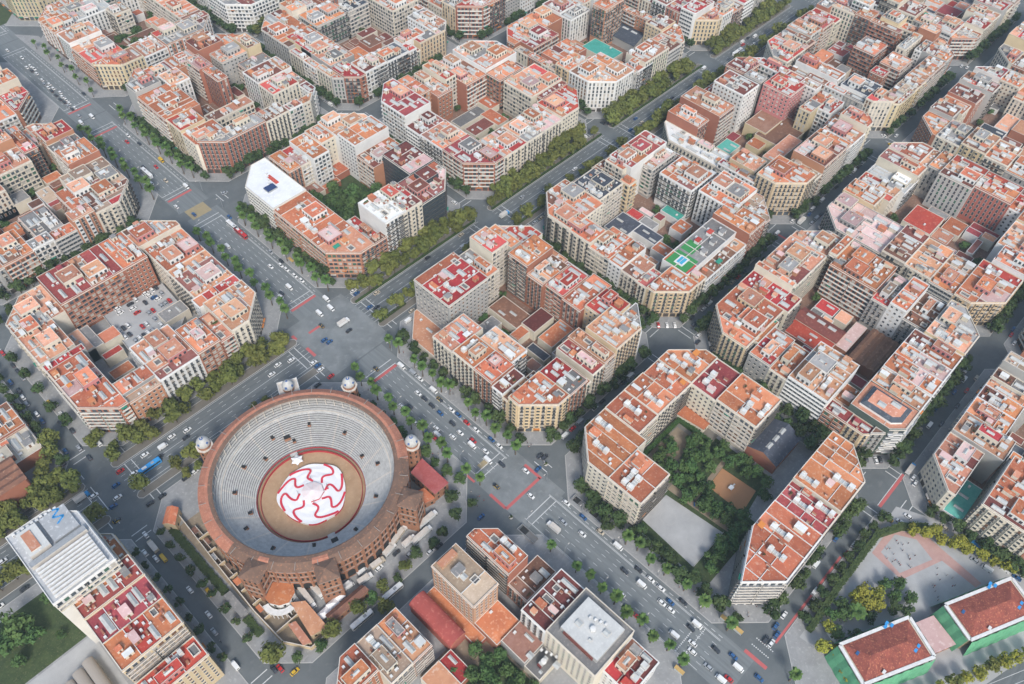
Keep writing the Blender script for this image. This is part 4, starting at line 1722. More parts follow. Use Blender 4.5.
def side_of(b, r):
    bx, by = BX[b[0]], BY[b[1]]
    s = ''
    if r[1] <= by[0] + .6: s += 'S'
    if r[3] >= by[1] - .6: s += 'N'
    if r[0] <= bx[0] + .6: s += 'W'
    if r[2] >= bx[1] - .6: s += 'E'
    return s
def roof_parts(root, poly, r, rg, O, h, near, L):
    code = r[5]; big = len(poly) and (r[2]-r[0]) * (r[3]-r[1])
    used = []
    ip = inset(poly, 1.0)
    if len(ip) < 3: return
    bx0, bx1 = min(p[0] for p in ip), max(p[0] for p in ip); by0, by1 = min(p[1] for p in ip), max(p[1] for p in ip)
    def place(name, me, sx, sy, sz, tries=14, z=h+.16, near_edge=False):
        for _ in range(tries):
            x, y = rg.uniform(bx0+sx/2, bx1-sx/2) if bx1-bx0 > sx else None, rg.uniform(by0+sy/2, by1-sy/2) if by1-by0 > sy else None
            if x is None or y is None: return None
            if any(abs(x-a) < (sx+c)/2+.3 and abs(y-b_) < (sy+d)/2+.3 for a, b_, c, d in used): continue
            if not all(inside(ip, x+i*sx/2, y+j*sy/2) for i in (-1, 1) for j in (-1, 1)): continue
            used.append((x, y, sx, sy))
            return link(name, me, root, (x-O[0], y-O[1], z), 0, (sx, sy, sz))
        return None
    A = (bx1-bx0) * (by1-by0)
    lw = 'wcwpc'; CLEAN = r[0] < 123 and r[2] > 25 and r[1] < -158 and r[3] > -276 and r[0] >= 25
    if code not in 'S' and r[7] == '':
        # set-back attic storey
        for _att in range(0 if CLEAN else (2 if A > 520 else (1 if A > 130 and rg.random() < .62 else 0))):
          if h < 31:
              sx, sy = min(11, (bx1-bx0)*rg.uniform(.35, .6)), min(11, (by1-by0)*rg.uniform(.35, .6))
              for _ in range(6):
                  x, y = rg.uniform(bx0+sx/2, bx1-sx/2), rg.uniform(by0+sy/2, by1-sy/2)
                  if all(inside(ip, x+i*sx/2, y+j*sy/2) for i in (-1, 1) for j in (-1, 1)) and not any(abs(x-a) < (sx+c)/2 and abs(y-b_) < (sy+d)/2 for a, b_, c, d in used):
                      used.append((x, y, sx, sy)); ah = rg.choice([2.7, 2.9, 3.1, 4.0])
                      m = MB(); wc = rg.choice(lw + r[6]); rc = rg.choice([code, code, 'o', 'p', 'p', 'l', 'g'])
                      m.box(-sx/2, -sy/2, 0, sx/2, sy/2, ah, 'wall_' + wc, 'roof_' + rc + rg.choice(['', '2', '3']))
                      for a_, b_, c_, d_ in ((-sx/2, -sy/2, sx/2, -sy/2+.22), (-sx/2, sy/2-.22, sx/2, sy/2), (-sx/2, -sy/2+.22, -sx/2+.22, sy/2-.22), (sx/2-.22, -sy/2+.22, sx/2, sy/2-.22)):
                          m.box(a_, b_, ah, c_, d_, ah+.45, 'wall_' + wc, 'trim')
                      n = int(sx//2.4)
                      for i in range(n):
                          c = -sx/2 + (i+.5)*sx/n
                          m.face([(c-.7, -sy/2-.04, .3), (c+.7, -sy/2-.04, .3), (c+.7, -sy/2-.04, 2.2), (c-.7, -sy/2-.04, 2.2)], 'glass_dark')
                      n = int(sy//2.4)
                      for i in range(n):
                          c = -sy/2 + (i+.5)*sy/n
                          m.face([(-sx/2-.04, c+.7, .3), (-sx/2-.04, c-.7, .3), (-sx/2-.04, c-.7, 2.2), (-sx/2-.04, c+.7, 2.2)], 'glass_dark')
                      at = m.build('attic', root, (x-O[0], y-O[1], h+.16))
                      if min(sx, sy) > 4.5: link('skylight', skylight_mesh(), at, (0, 0, ah+.02), 0 if sy > sx else R(90), (1.6, min(4, max(sx, sy)*.5), .8))
                      for k in range(2): link('chimney', chimney_mesh(), at, (rg.uniform(-.35, .35)*sx, rg.uniform(-.4, .4)*sy, ah), 0, (.7, .7, 1.5))
                      break
        n = max(1, min(5, int(A/95))) if not CLEAN else 0
        for _ in range((2 if CLEAN and A > 300 else 1) if A > 170 and (CLEAN or rg.random() < .5) else 0):
            L1 = rg.uniform(8.5, 11) if CLEAN else rg.uniform(6, 9.5); W1 = rg.uniform(2.4, 3.2)
            sx_, sy_ = (L1, W1) if ('W' in O[2] or 'E' in O[2]) and not ('N' in O[2] or 'S' in O[2]) else (W1, L1)
            o_ = place('stair_block', lantern_mesh(), sx_, sy_, 2.5)
            if o_ and sx_ > sy_: o_.rotation_euler = (0, 0, R(90)); o_.scale = (sy_, sx_, 2.5)
        for _ in range(n):
            if rg.random() < .8: place('skylight', skylight_mesh(), rg.uniform(2, 3), rg.uniform(4.5, 9.5), 1.3)
            else: place('light_well', well_mesh(), rg.uniform(2.4, 3.6), rg.uniform(3, 5.5), .9)
        for _ in range(1 if CLEAN else max(1, min(4, int(A/90)))): place('stair_hut', hut_mesh(rg.choice('cwwco'), rg.choice(['p', 'o', 'w', 'w', 'l', 'g', code])), rg.uniform(1.9, 3.8), rg.uniform(2.2, 5.2), rg.uniform(2.0, 3.0))
        for _ in range(max(2, min(5, int(A/60))) if near else 2): place('chimney', chimney_mesh(), rg.uniform(.6, 1.1), rg.uniform(.6, 2.2), rg.uniform(1.1, 1.9), 5)
        for _ in range(2 if CLEAN else (max(2, min(7, int(A/45))) if near else 3)): place('air_unit', unit_ac(), rg.uniform(.9, 1.8), rg.uniform(.8, 1.3), rg.uniform(.8, 1.3), 5)
        if rg.random() < .25: place('water_tank', tank_mesh(), 1.7, 1.7, 1.6, 5)
        if near and rg.random() < .4: place('planter', planter_mesh(), rg.uniform(1, 4), .9, 1.3, 5)
        if rg.random() < .3: place('awning', awning_mesh(rg.choice(['awning_green', 'off_white', 'awning_orange', 'off_white'])), rg.uniform(2.5, 4.5), rg.uniform(2, 3), 2.3, 5)
    elif r[7] == 'L' and A > 60:
        for _ in range(rg.choice([0, 1, 1, 2])): place('skylight', skylight_mesh(), 1.6, min(by1-by0-1, 5) if by1-by0 > 3 else 2, .8, 6)
        if rg.random() < .5: place('air_unit', unit_ac(), 1.4, 1.1, 1, 4)
    return used

CLEAN_ROOF = [False]
def panels(mb, poly, z, code, rg, O, L, lines=True):
    """roof terrace cut into parcels of slightly different tile, low white walls between them"""
    parts = [poly]
    if lines:
        x0, x1 = min(p[0] for p in poly), max(p[0] for p in poly); y0, y1 = min(p[1] for p in poly), max(p[1] for p in poly)
        along = (x1-x0) > (y1-y0)
        for axis in ((0, 1) if rg.random() < .65 else ((0,) if along else (1,))):
            lo, hi = (x0, x1) if axis == 0 else (y0, y1)
            n = int((hi-lo) / rg.uniform(5, 9))
            for i in range(1, n):
                c = lo + (hi-lo)*i/n + rg.uniform(-1, 1)
                new = []
                for q in parts:
                    a, b_ = (1, 0) if axis == 0 else (0, 1)
                    if rg.random() < .25: new.append(q); continue
                    for s in (1, -1):
                        cc = clip(q, a*s, b_*s, c*s)
                        if len(cc) > 2: new.append(cc)
                parts = new
    for q in parts:
        v = rg.choice(['', '', '', '2', '2', '3'])
        q_ = rg.random(); cd = code if q_ < .74 or code in 'wnkSx' or CLEAN_ROOF[0] else rg.choice('oprbgdlp')
        mb.face([(x-O[0], y-O[1], z) for x, y in q], 'roof_' + cd + v)
    return parts

NAMEC = {}
def wall_word(c): return WALL_NAME[c]
def make_building(b, n, rs, meta):
    r = rs[n]; x0, y0, x1, y1, h = r[:5]; rc, wc, fl = r[5], r[6], r[7]
    bx, by = BX[b[0]], BY[b[1]]
    rg = random.Random(hash((b[0]*977 + b[1]*131 + n*7)) & 0xffff)
    poly = [(x0, y0), (x1, y0), (x1, y1), (x0, y1)]
    poly = clip_octo(poly, bx[0], by[0], bx[1], by[1])
    if len(poly) < 3: return
    if b == (0, 1) and x0 == 25 and y0 == -275: poly = clip(poly, -10, 23, -6250)
    h += rg.uniform(-1.1, 1.3) if fl == '' else rg.uniform(-.2, .2)
    O = ((x0+x1)/2, (y0+y1)/2)
    label, cat, name = meta
    root = thing(name, label, cat, (O[0], O[1], .13))
    dist = (Vector((O[0], O[1], 15)) - CAM).length
    near = dist < 560
    P = [(x-O[0], y-O[1]) for x, y in poly]
    mb = MB(); W = 'wall_' + wc
    mb.prism(P, -.1, h, W)
    bals = {}
    styles = STY[wc]
    if b == (-2, 0) and h > 30: styles = 'BD'
    st_street = rg.choice(styles); st_court = rg.choice(['B', 'A', 'C', 'B']) if wc not in 'dWV' else styles
    if (b, wc) == ((0, -1), 'W'): st_street = 'E'
    if (b, rc, wc) == ((-1, 1), 'g', 'c') : st_street = st_court = 'C'
    if fl == '':
        for i in range(len(P)):
            p, q = P[i], P[(i+1) % len(P)]
            L = math.hypot(q[0]-p[0], q[1]-p[1])
            if L < 2.6: continue
            nx, ny = (q[1]-p[1])/L, -(q[0]-p[0])/L
            mx, my = (p[0]+q[0])/2 + O[0], (p[1]+q[1])/2 + O[1]
            if nx*(CAM.x-mx) + ny*(CAM.y-my) < -20: continue
            base = []; 
            for t in (.15, .5, .85):
                px, py = p[0]+(q[0]-p[0])*t + O[0] + nx*1.2, p[1]+(q[1]-p[1])*t + O[1] + ny*1.2
                o2 = at_point(rs, px, py, n)
                outb = not (bx[0] < px < bx[1] and by[0] < py < by[1] and inside(octo(bx[0], by[0], bx[1], by[1]), px, py))
                base.append((-1 if outb else (o2[4] if o2 else 0), o2[7] if o2 and not outb else ''))
            hs = sorted(v[0] for v in base); med = hs[1]
            street = med < 0
            blank = med > 0 and sorted(base)[1][1] == ''
            if med >= h - 2: continue
            if blank and not (b == (-2, 0) and h > 40): continue
            z0 = max(0, med)
            def bal(k, key=i):
                return bals.setdefault((key, k), MB())
            st = st_street if street else st_court
            if wc == 'g' and rc == 'r': st = 'C' if not street else 'X'
            if st == 'X': continue
            facade(mb, p, q, z0, h, wc, st, rg, street, mini=dist > 620, bal=bal if (near and b in NEAR) else None)
    elif fl == 'G' or fl == 'V':
        pass
    mb.build('wall', root)
    for m in bals.values():
        if m.v: m.build('balcony', root)
    # roof
    if fl == 'G':
        m = MB(); along = (x1-x0) > (y1-y0)
        hx, hy = (x1-x0)/2+.4, (y1-y0)/2+.4
        bays = 1 if min(hx, hy) < 8 or rc != 'b' else 4
        a, c = (hx, hy) if along else (hy, hx)
        T = (lambda s, t, z: (s, t, z)) if along else (lambda s, t, z: (t, s, z))
        for k in range(bays):
            t0, t1 = -c + 2*c*k/bays, -c + 2*c*(k+1)/bays; tm = (t0+t1)/2; rise = (t1-t0)*.22
            F = [[T(-a, t0, h), T(a, t0, h), T(a, tm, h+rise), T(-a, tm, h+rise)], [T(-a, tm, h+rise), T(a, tm, h+rise), T(a, t1, h), T(-a, t1, h)]]
            for q in F: m.face(q if along else q[::-1], 'roof_' + rc)
            for e in (-a, a): m.face([T(e, t0, h), T(e, t1, h), T(e, tm, h+rise)], W)
            for s in range(-2, 3):
                pass
        ro = m.build('roof', root)
        if bays == 1:
            for s in (-.5, 0, .5): 
                o = link('skylight', skylight_mesh(), root, (0, 0, 0), 0, (2.2, a*.35, .9))
                o.location = (s*a, 0, h+c*.38) if along else (0, s*a, h+c*.38); o.rotation_euler = (0, 0, R(90) if along else 0)
        return root
    if fl == 'V':
        m = MB(); hx, hy = (x1-x0)/2+.3, (y1-y0)/2+.3; N = 10
        for k in range(N):
            a0, a1 = math.pi*k/N, math.pi*(k+1)/N
            p0, p1 = (-math.cos(a0)*hx, math.sin(a0)*2.6), (-math.cos(a1)*hx, math.sin(a1)*2.6)
            m.face([(p0[0], hy, h+p0[1]), (p0[0], -hy, h+p0[1]), (p1[0], -hy, h+p1[1]), (p1[0], hy, h+p1[1])], 'roof_' + rc)
        for e in (-hy, hy): m.face([(-math.cos(math.pi*k/N)*hx, e, h+math.sin(math.pi*k/N)*2.6) for k in range(N+1)], W)
        m.build('roof', root); return root
    CLEAN_ROOF[0] = b == (0, 1)
    m = MB()
    ip = inset(poly, .3)
    if len(ip) > 2:
        parts = panels(m, ip, h+.12, rc, rg, O, b, lines=fl == '' and rc not in 'wSx' and not (b == (-1, 1) and rc == 'g'))
        m.build('roof', root)
    pm = MB()
    hh = .75 if fl == '' else .3
    ptop = 'trim' if wc not in 'w' else 'white_paint'
    for i in range(len(P)):
        p, q = P[i], P[(i+1) % len(P)]; L = math.hypot(q[0]-p[0], q[1]-p[1])
        if L < .2: continue
        u = ((q[0]-p[0])/L, (q[1]-p[1])/L); w = (u[1], -u[0])
        pm.obox(p, u, w, 0, L, -.32, .03, h, h+hh+rg.uniform(-.05, .05), W, ptop, bottom=False)
    if fl == '' and len(ip) > 2:
        for q in parts:
            if q is ip: continue
            for i in range(len(q)):
                a, c = q[i], q[(i+1) % len(q)]; L = math.hypot(c[0]-a[0], c[1]-a[1])
                if L < 1.5: continue
                mxy = ((a[0]+c[0])/2, (a[1]+c[1])/2)
                if not inside(ip, *mxy, .5): continue
                u = ((c[0]-a[0])/L, (c[1]-a[1])/L); w = (u[1], -u[0])
                if u[0] < -.1 or u[1] < -.1: continue
                pm.obox((a[0]-O[0], a[1]-O[1]), u, w, 0, L, -.16, .16, h+.1, h+.6, 'off_white', 'white_paint' if rg.random() < .7 else 'trim', bottom=False)
    pm.build('parapet', root)
    if SPECIAL.get((b, rc, wc)): SPECIAL[(b, rc, wc)](root, poly, O, h, r)
    else: roof_parts(root, poly, r, rg, (O[0], O[1], side_of(b, r)), h, near, L)
    return root

# ---- special roofs
def sp_pool(root, poly, O, h, r):
    x0, y0, x1, y1 = r[:4]
    t = MB(); t.box(x0-O[0]+1, y0-O[1]+2, h+.12, x0-O[0]+14, y1-O[1]-1.5, h+.2, 'turf_green'); t.box(x0-O[0]+16, y1-O[1]-10, h+.12, x0-O[0]+26, y1-O[1]-1.5, h+.2, 'turf_green')
    t.build('turf', root)
    p = MB(); cx, cy = x0-O[0]+7.5, y0-O[1]+9.5
    p.box(cx-4, cy-3, h+.2, cx+4, cy+3, h+.5, 'white_paint'); p.box(cx-2.9, cy-2, h+.5, cx+2.9, cy+2, h+.53, 'pool_blue')
    p.build('swimming_pool', root)
    for k, (u, v) in enumerate(((22, 4), (27, 12), (33, 5), (38, 11), (44, 6))):
        link('stair_hut', hut_mesh('w', 'r' if k % 2 else 'g'), root, (x0-O[0]+u, y0-O[1]+v, h+.12), 0, (4, 3, 2.4))
        link('air_unit', unit_ac(), root, (x0-O[0]+u+2.6, y0-O[1]+v+3, h+.12), 0, (1.6, 1.2, 1.2))
def sp_white(root, poly, O, h, r):
    x0, y0, x1, y1 = r[:4]
    m = MB(); m.box(-6, -8, h+.12, 1, -2.5, h+1.2, 'metal_grey', 'solar_blue'); m.build('plant_room', root)
    m = MB(); m.box(2.5, -4, h+.12, 5, 6, h+.5, 'roof_r'); m.build('plinth', root)
    for k in range(6): link('air_unit', unit_ac(), root, (4-k*1.4, 8-k*3, h+.13), 0, (1.2, 1, 1))
def sp_tower(root, poly, O, h, r):
    x0, y0, x1, y1 = r[0]-O[0], r[1]-O[1], r[2]-O[0], r[3]-O[1]
    ym = y0 + (y1-y0)*.46
    n = 9
    for i in range(n):
        a = y0 + 1.2 + (ym-y0-1.6)*i/n
        m = MB(); m.box(x0+2.2, a, h+.9, x1-2.2, a+.85, h+2.3, 'white_paint'); m.build('roof_fin', root)
    m = MB(); m.box(x0+1.5, ym+.3, h+.12, x1-1.5, ym+3, h+2.6, 'off_white', 'metal_grey'); m.build('stair_hut', root)
    m = MB(); m.box(x0+3.5, ym+4.5, h+.12, x0+12, y1-4, h+3.2, 'off_white', 'roof_w'); m.box(x0+5, ym+6, h+3.2, x0+9, y1-6, h+3.7, 'trim', 'roof_p'); m.build('plant_room', root)
    m = MB(); m.box(x0+13.5, ym+5, h+.12, x1-2.5, y1-3, h+1.6, 'metal_grey', 'roof_S'); m.build('plant_room', root)
    for k in range(10): link('air_unit', unit_ac(), root, (x0+3+k*2, y1-1.8-(k % 2)*.5, h+.12), 0, (1.3, 1.1, 1.4))
    m = MB()
    for t in range(20):
        a = t*.5; b_ = math.sin(t*.55)*1.6
        m.box(x1-7+b_-.5, y1-3-a*.75-.3, h+1.62, x1-7+b_+.5, y1-3-a*.75+.3, h+1.8, 'paint_L')
    tp = m.build('tarpaulin', root)
def sp_hotel(root, poly, O, h, r):
    x0, y0, x1, y1 = r[0]-O[0], r[1]-O[1], r[2]-O[0], r[3]-O[1]
    m = MB(); m.box(x0+4.5, y0+3, h+.12, x1-3.5, y1-4, h+3.4, 'wall_g', 'roof_w2'); m.build('plant_room', root)
    m = MB(); m.box(x0+3.9, y0+5, h+.12, x0+4.5, y1-6, h+2.4, 'roof_d'); m.build('louvre_panel', root)
    for a, c, s in ((-2, 5, 3), (3, -6, 3), (-4, -3, 1.5)): link('skylight', skylight_mesh(), root, (a, c, h+3.42), 0, (s, s, .7))
    link('water_tank', tank_mesh(), root, (0, -1, h+3.42), 0, (2.6, 2.6, 1.6))
    for k in range(4): link('air_unit', unit_ac(), root, (3+k*.8, 3-k*2.2, h+3.42), 0, (1.2, 1, 1))
def sp_twr36(root, poly, O, h, r):
    link('light_well', well_mesh(), root, (1.5, -5, h+.12), 0, (3.6, 3.6, 1.0))
    link('stair_hut', hut_mesh('w', 'g'), root, (-1, 3, h+.12), 0, (5, 4, 2.6)); link('skylight', skylight_mesh(), root, (-1, -.5, h+.12), 0, (3, 3, 1.4))
    m = MB(); m.box(-5.5, 8.5, h+.12, 4, 12, h+2.6, 'wall_O', 'roof_p'); m.build('plant_room', root)
def sp_rednet(root, poly, O, h, r):
    x0, y0, x1, y1 = r[0]-O[0], r[1]-O[1], r[2]-O[0], r[3]-O[1]
    for i in range(2):
        for j in range(4): link('skylight', skylight_mesh(), root, (x0+4+i*5, y0+1.8+j*3, h+.12), 0, (1.3, 1.5, .4))
def sp_striped(root, poly, O, h, r):
    rgx = random.Random(9)
    x0, y0, x1, y1 = r[0]-O[0], r[1]-O[1], r[2]-O[0], r[3]-O[1]
    for k, (u, v) in enumerate(((.25, .3), (.7, .25), (.3, .7), (.72, .72))): link('skylight', skylight_mesh(), root, (x0+(x1-x0)*u, y0+(y1-y0)*v, h+.12), rgx.uniform(-.1, .1), (2.2, 3.2, .8))
def sp_mansard(root, poly, O, h, r):
    a, c = inset(poly, 3.2), inset(poly, 5.6)
    m = MB(); A = [(x-O[0], y-O[1]) for x, y in a]
    for i in range(len(a)):
        p, q = A[i], A[(i+1) % len(A)]
        C = sorted([(x-O[0], y-O[1]) for x, y in c], key=lambda t: math.hypot(t[0]-p[0], t[1]-p[1]))[0]; D = sorted([(x-O[0], y-O[1]) for x, y in c], key=lambda t: math.hypot(t[0]-q[0], t[1]-q[1]))[0]
        m.face([(*p, h+.1), (*q, h+.1), (*q, h+1.6), (*p, h+1.6)], 'wall_w'); m.face([(*p, h+1.6), (*q, h+1.6), (*D, h+3.2), (*C, h+3.2)], 'roof_k')
    m.face([(x-O[0], y-O[1], h+3.2) for x, y in c], 'roof_p'); m.build('attic', root)
    link('skylight', skylight_mesh(), root, (-2, 2, h+3.2), 0, (3.4, 4.2, .8)); link('skylight', skylight_mesh(), root, (3, -3.5, h+3.2), 0, (3.2, 5, .8))
SPECIAL = {((1, 1), 'p', 'V'): sp_mansard, ((1, 0), 'g', 'w'): sp_pool, ((0, -1), 'x', 'W'): sp_white, ((-2, 0), 'S', 'w'): sp_tower, ((-1, 1), 'g', 'c'): sp_hotel, ((-1, 1), 'y', 'O'): sp_twr36, ((-1, 1), 'o', 'b'): None}

def facing(b, s):
    i, j = b
    if s == 'W' and i == 0 or s == 'E' and i == -1: return 'the wide avenue'
    if s == 'N' and j == 0 or s == 'S' and j == -1: return 'the tree-lined boulevard'
    d = {'W': (-1, 0), 'E': (1, 0), 'S': (0, 1), 'N': (0, -1)}[s]
    return 'the ' + bn((i+d[0], j+d[1]))
def metas(b, rs):
    out = {}; rows = {}; court = []
    for n, r in enumerate(rs):
        s = side_of(b, r)
        if r[7] != '': court.append(n); continue
        c = [q for q in ('SW', 'SE', 'NE', 'NW') if q[0] in s and q[1] in s]
        if c and c[0] not in [out.get('c' + q) for q in ()] and ('c' + c[0]) not in rows:
            rows['c' + c[0]] = [n]
            d = {'SW': (-1, 1), 'SE': (1, 1), 'NE': (1, -1), 'NW': (-1, -1)}[c[0]]
            o = bn((b[0]+d[0], b[1]+d[1]))
            out[n] = (f"{ROOF_NAME[r[5]]}-roofed {wall_word(r[6])} corner of the {bn(b)} towards the {o}", 'corner building', 'corner_building')
        elif s: rows.setdefault('r' + s[0], []).append(n)
        else: rows.setdefault('x', []).append(n)
    for k, v in rows.items():
        if k[0] == 'r':
            key = (lambda n: rs[n][0]) if k[1] in 'SN' else (lambda n: rs[n][1])
            v.sort(key=key)
            for m, n in enumerate(v):
                r = rs[n]
                out[n] = (f"{ROOF_NAME[r[5]]}-roofed {wall_word(r[6])} house, {ordn(m+1)} in {bn(b)} facing {facing(b, k[1])}", 'apartment building', 'brick_house' if r[6] in 'boBprO' else 'apartment_building')
        elif k == 'x':
            v.sort(key=lambda n: rs[n][1])
            for m, n in enumerate(v):
                r = rs[n]
                out[n] = (f"{wall_word(r[6])} rear house with {ROOF_NAME[r[5]]} roof, {ordn(m+1)} behind the {bn(b)}'s street fronts", 'rear building', 'rear_building')
    court.sort(key=lambda n: rs[n][0] + rs[n][1])
    for m, n in enumerate(court):
        r = rs[n]
        nm = {'G': 'gabled hall', 'V': 'barrel-vaulted hall'}.get(r[7], 'workshop')
        out[n] = (f"low {ROOF_NAME[r[5]]}-roofed {nm}, {ordn(m+1)} inside the {bn(b)} from its near corner", 'hall' if r[7] in 'GV' else 'workshop', 'hall' if r[7] in 'GV' else 'courtyard_workshop')
    return out
OVER = {((-2, 0), 'S'): ('tall white office tower with a slatted roof and blue tarpaulin beside the boulevard', 'tower', 'office_tower'),
        ((-1, 1), 'O'): ('tall tower of orange and white stripes with a square roof well, behind the bullring', 'tower', 'residential_tower'),
        ((-1, -1), '??'): None}
for b in BDATA:
    if b in ((-1, 1), (-2, 0), (-2, -1), (0, -1), (0, 1), (-1, -1)): continue
    x0, x1 = BX[b[0]]; y0, y1 = BY[b[1]]
    sheet('court_ground', [octo(x0+6, y0+6, x1-6, y1-6, 10)], .15, 'court_brown')
for b, rs in BDATA.items():
    M = metas(b, rs)
    for n in range(len(rs)):
        meta = M[n]
        r = rs[n]
        if (b, r[5]) == ((-2, 0), 'S'): meta = OVER[((-2, 0), 'S')]
        if (b, r[6]) == ((-1, 1), 'O'): meta = OVER[((-1, 1), 'O')]
        make_building(b, n, rs, meta)
# ---------------------------------------------------------------- the bullring
RC = (-74.7, -78.4)
def ring(mb, r0, z0, r1, z1, m, n=120, a0=0, a1=360, mfn=None):
    for i in range(n):
        t0, t1 = R(a0+(a1-a0)*i/n), R(a0+(a1-a0)*(i+1)/n)
        P = [(r0*math.cos(t0), r0*math.sin(t0), z0), (r1*math.cos(t0), r1*math.sin(t0), z1), (r1*math.cos(t1), r1*math.sin(t1), z1), (r0*math.cos(t1), r0*math.sin(t1), z0)]
        mb.face(P, mfn((t0+t1)/2) if mfn else m)
bull = thing('bullring', 'round brick bullring with grey stone tiers and a sand arena under a white awning', 'bullring', (RC[0], RC[1], .13))
m = MB(); NS = 96
ring(m, 49, 0, 49, 21.6, 'ring_brick', NS)
ring(m, 49.3, 21.2, 49.3, 21.9, 'ring_tile_new', NS)
def arch(mb, r, t, w, z0, z1, mm, off=.1):
    c, s = math.cos(t), math.sin(t); tx, ty = -s, c
    pts = [(-w, z0), (w, z0), (w, z1-w)] + [(w*math.cos(R(k)), z1-w+w*math.sin(R(k))) for k in (30, 60, 90, 120, 150)] + [(-w, z1-w)]
    mb.face([((r+off)*c + tx*a, (r+off)*s + ty*a, z) for a, z in pts], mm)
def pil(mb, r, t, w, d, z0, z1, mm):
    c, s = math.cos(t), math.sin(t)
    mb.obox((r*c, r*s), (-s, c), (c, s), -w, w, -.1, d, z0, z1, mm)
for i in range(60):
    t = 2*math.pi*i/60
    pil(m, 49, t, .45, .5, 0, 20.6, 'ring_brick')
    tt = t + math.pi/60
    arch(m, 48.92, tt, 1.9, 1.0, 7.5, 'dark_void'); 
    for dx in (-1.1, 1.1):
        arch(m, 48.92, tt+dx/49, .55, 10.2, 13.2, 'dark_void'); arch(m, 48.92, tt+dx/49, .5, 15.6, 18.2, 'dark_void')
for z in (8.6, 14.3, 19.4): ring(m, 49.35, z, 49.35, z+.45, 'ring_tile_new', NS); ring(m, 49, z+.45, 49.35, z+.45, 'trim_dark', NS); ring(m, 49.35, z, 49, z, 'trim_dark', NS)
m.build('outer_wall', bull)
m = MB()
old = lambda t: 'ring_tile_old' if 190 < math.degrees(t) % 360 < 325 and not (208 < math.degrees(t) % 360 < 214) and not (238 < math.degrees(t) % 360 < 247) else 'ring_tile_new'
ring(m, 49.9, 21.9, 46.3, 24.2, '', 120, mfn=old); ring(m, 46.3, 24.2, 44.9, 24.05, '', 120, mfn=old); ring(m, 44.9, 24.05, 43.4, 23.9, 'ring_tile_old', 120); ring(m, 42.9, 23.6, 43.4, 23.9, '', 120, mfn=lambda t: 'ring_tile_old')
ring(m, 42.9, 23.1, 42.9, 23.6, 'trim_dark', 120)
ring(m, 43, 23.1, 49, 21.5, 'trim_dark', 120)
for i in range(120):
    t = 2*math.pi*i/120
    c, s = math.cos(t), math.sin(t)
    if i % 4 == 0: m.obox((46.3*c, 46.3*s), (c, s), (-s, c), -.3, 3.6, -.12, .12, 24.18-.0, 24.34, 'trim_dark')
m.build('roof', bull)
m = MB()
NR = 16
for k in range(NR):
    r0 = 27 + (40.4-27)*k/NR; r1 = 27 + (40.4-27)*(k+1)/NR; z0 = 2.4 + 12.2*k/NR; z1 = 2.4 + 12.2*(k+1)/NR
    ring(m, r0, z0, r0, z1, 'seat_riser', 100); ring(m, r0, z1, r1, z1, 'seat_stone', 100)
ring(m, 40.4, 14.6, 40.4, 15.7, 'seat_stone', 100); ring(m, 40.4, 15.7, 40.9, 15.7, 'trim', 100)
for k in range(5):
    r0 = 40.9 + (46-40.9)*k/5; r1 = 40.9 + (46-40.9)*(k+1)/5; z0 = 15.2 + .75*k
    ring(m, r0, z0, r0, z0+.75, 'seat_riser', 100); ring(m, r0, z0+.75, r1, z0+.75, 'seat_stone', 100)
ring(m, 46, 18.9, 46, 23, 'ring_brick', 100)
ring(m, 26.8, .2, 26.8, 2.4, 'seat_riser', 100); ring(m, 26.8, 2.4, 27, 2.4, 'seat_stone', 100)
m.build('seating_tier', bull)
for i in range(60):
    t = 2*math.pi*(i+.5)/60
    if i % 1 == 0: link('column', shared('column', lambda b: (b.cyl(0, 0, .2, .17, 0, 5.6, 'trim', 6), b.box(-.3, -.3, 5.6, .3, .3, 6.0, 'trim'))), bull, (43.3*math.cos(t), 43.3*math.sin(t), 17.4))
for i, (t, r, z, w) in enumerate([(a, rr, zz, .9) for a, rr, zz in ((20, 34, 9.5), (52, 35.5, 10.9), (84, 35, 10.4), (100, 30.5, 6.3), (118, 35, 10.4), (142, 35.5, 10.9), (160, 30, 6), (176, 35, 10.4), (205, 35.5, 10.9), (236, 30.5, 6.3), (272, 35, 10.4), (305, 34, 9.5), (335, 35, 10.4), (353, 30.5, 6.3), (68, 30.5, 6.3))]):
    t = R(t)
    link('vomitory', shared('vomitory', lambda b: (b.box(-1.0, -.75, -.6, 1.0, .75, .75, 'ring_brick', 'dark_void'), b.box(-1.12, -.85, -.6, -1.0, .85, .7, 'ring_brick'))), bull, (r*math.cos(t), r*math.sin(t), z), t)
m = MB()
for i in range(16):
    t = 2*math.pi*(i+.3)/16
    for k in range(NR):
        r0 = 27 + (40.4-27)*k/NR; r1 = 27 + (40.4-27)*(k+1)/NR; z1 = 2.4 + 12.2*(k+1)/NR
        m.obox((0, 0), (math.cos(t), math.sin(t)), (-math.sin(t), math.cos(t)), r0+.02, r1-.02, -.45, .45, z1-.1, z1+.05, 'off_white', bottom=False)
m.build('stairway', bull)
m = MB(); ring(m, 25.2, 0, 25.2, 1.5, 'barrier_red', 90); ring(m, 25.0, 1.5, 25.2, 1.5, 'barrier_red', 90); ring(m, 25.0, 0, 25.0, 1.5, 'barrier_red', 90)
ring(m, 26.6, 2.4, 26.9, 2.4, 'barrier_red', 90); ring(m, 26.6, 2.4, 26.6, 1.6, 'barrier_red', 90)
m.build('barrier', bull)
m = MB(); m.face([(26.8*math.cos(R(a)), 26.8*math.sin(R(a)), .06) for a in range(0, 360, 5)], 'arena_sand'); m.build('arena_floor', bull)
m = MB(); 
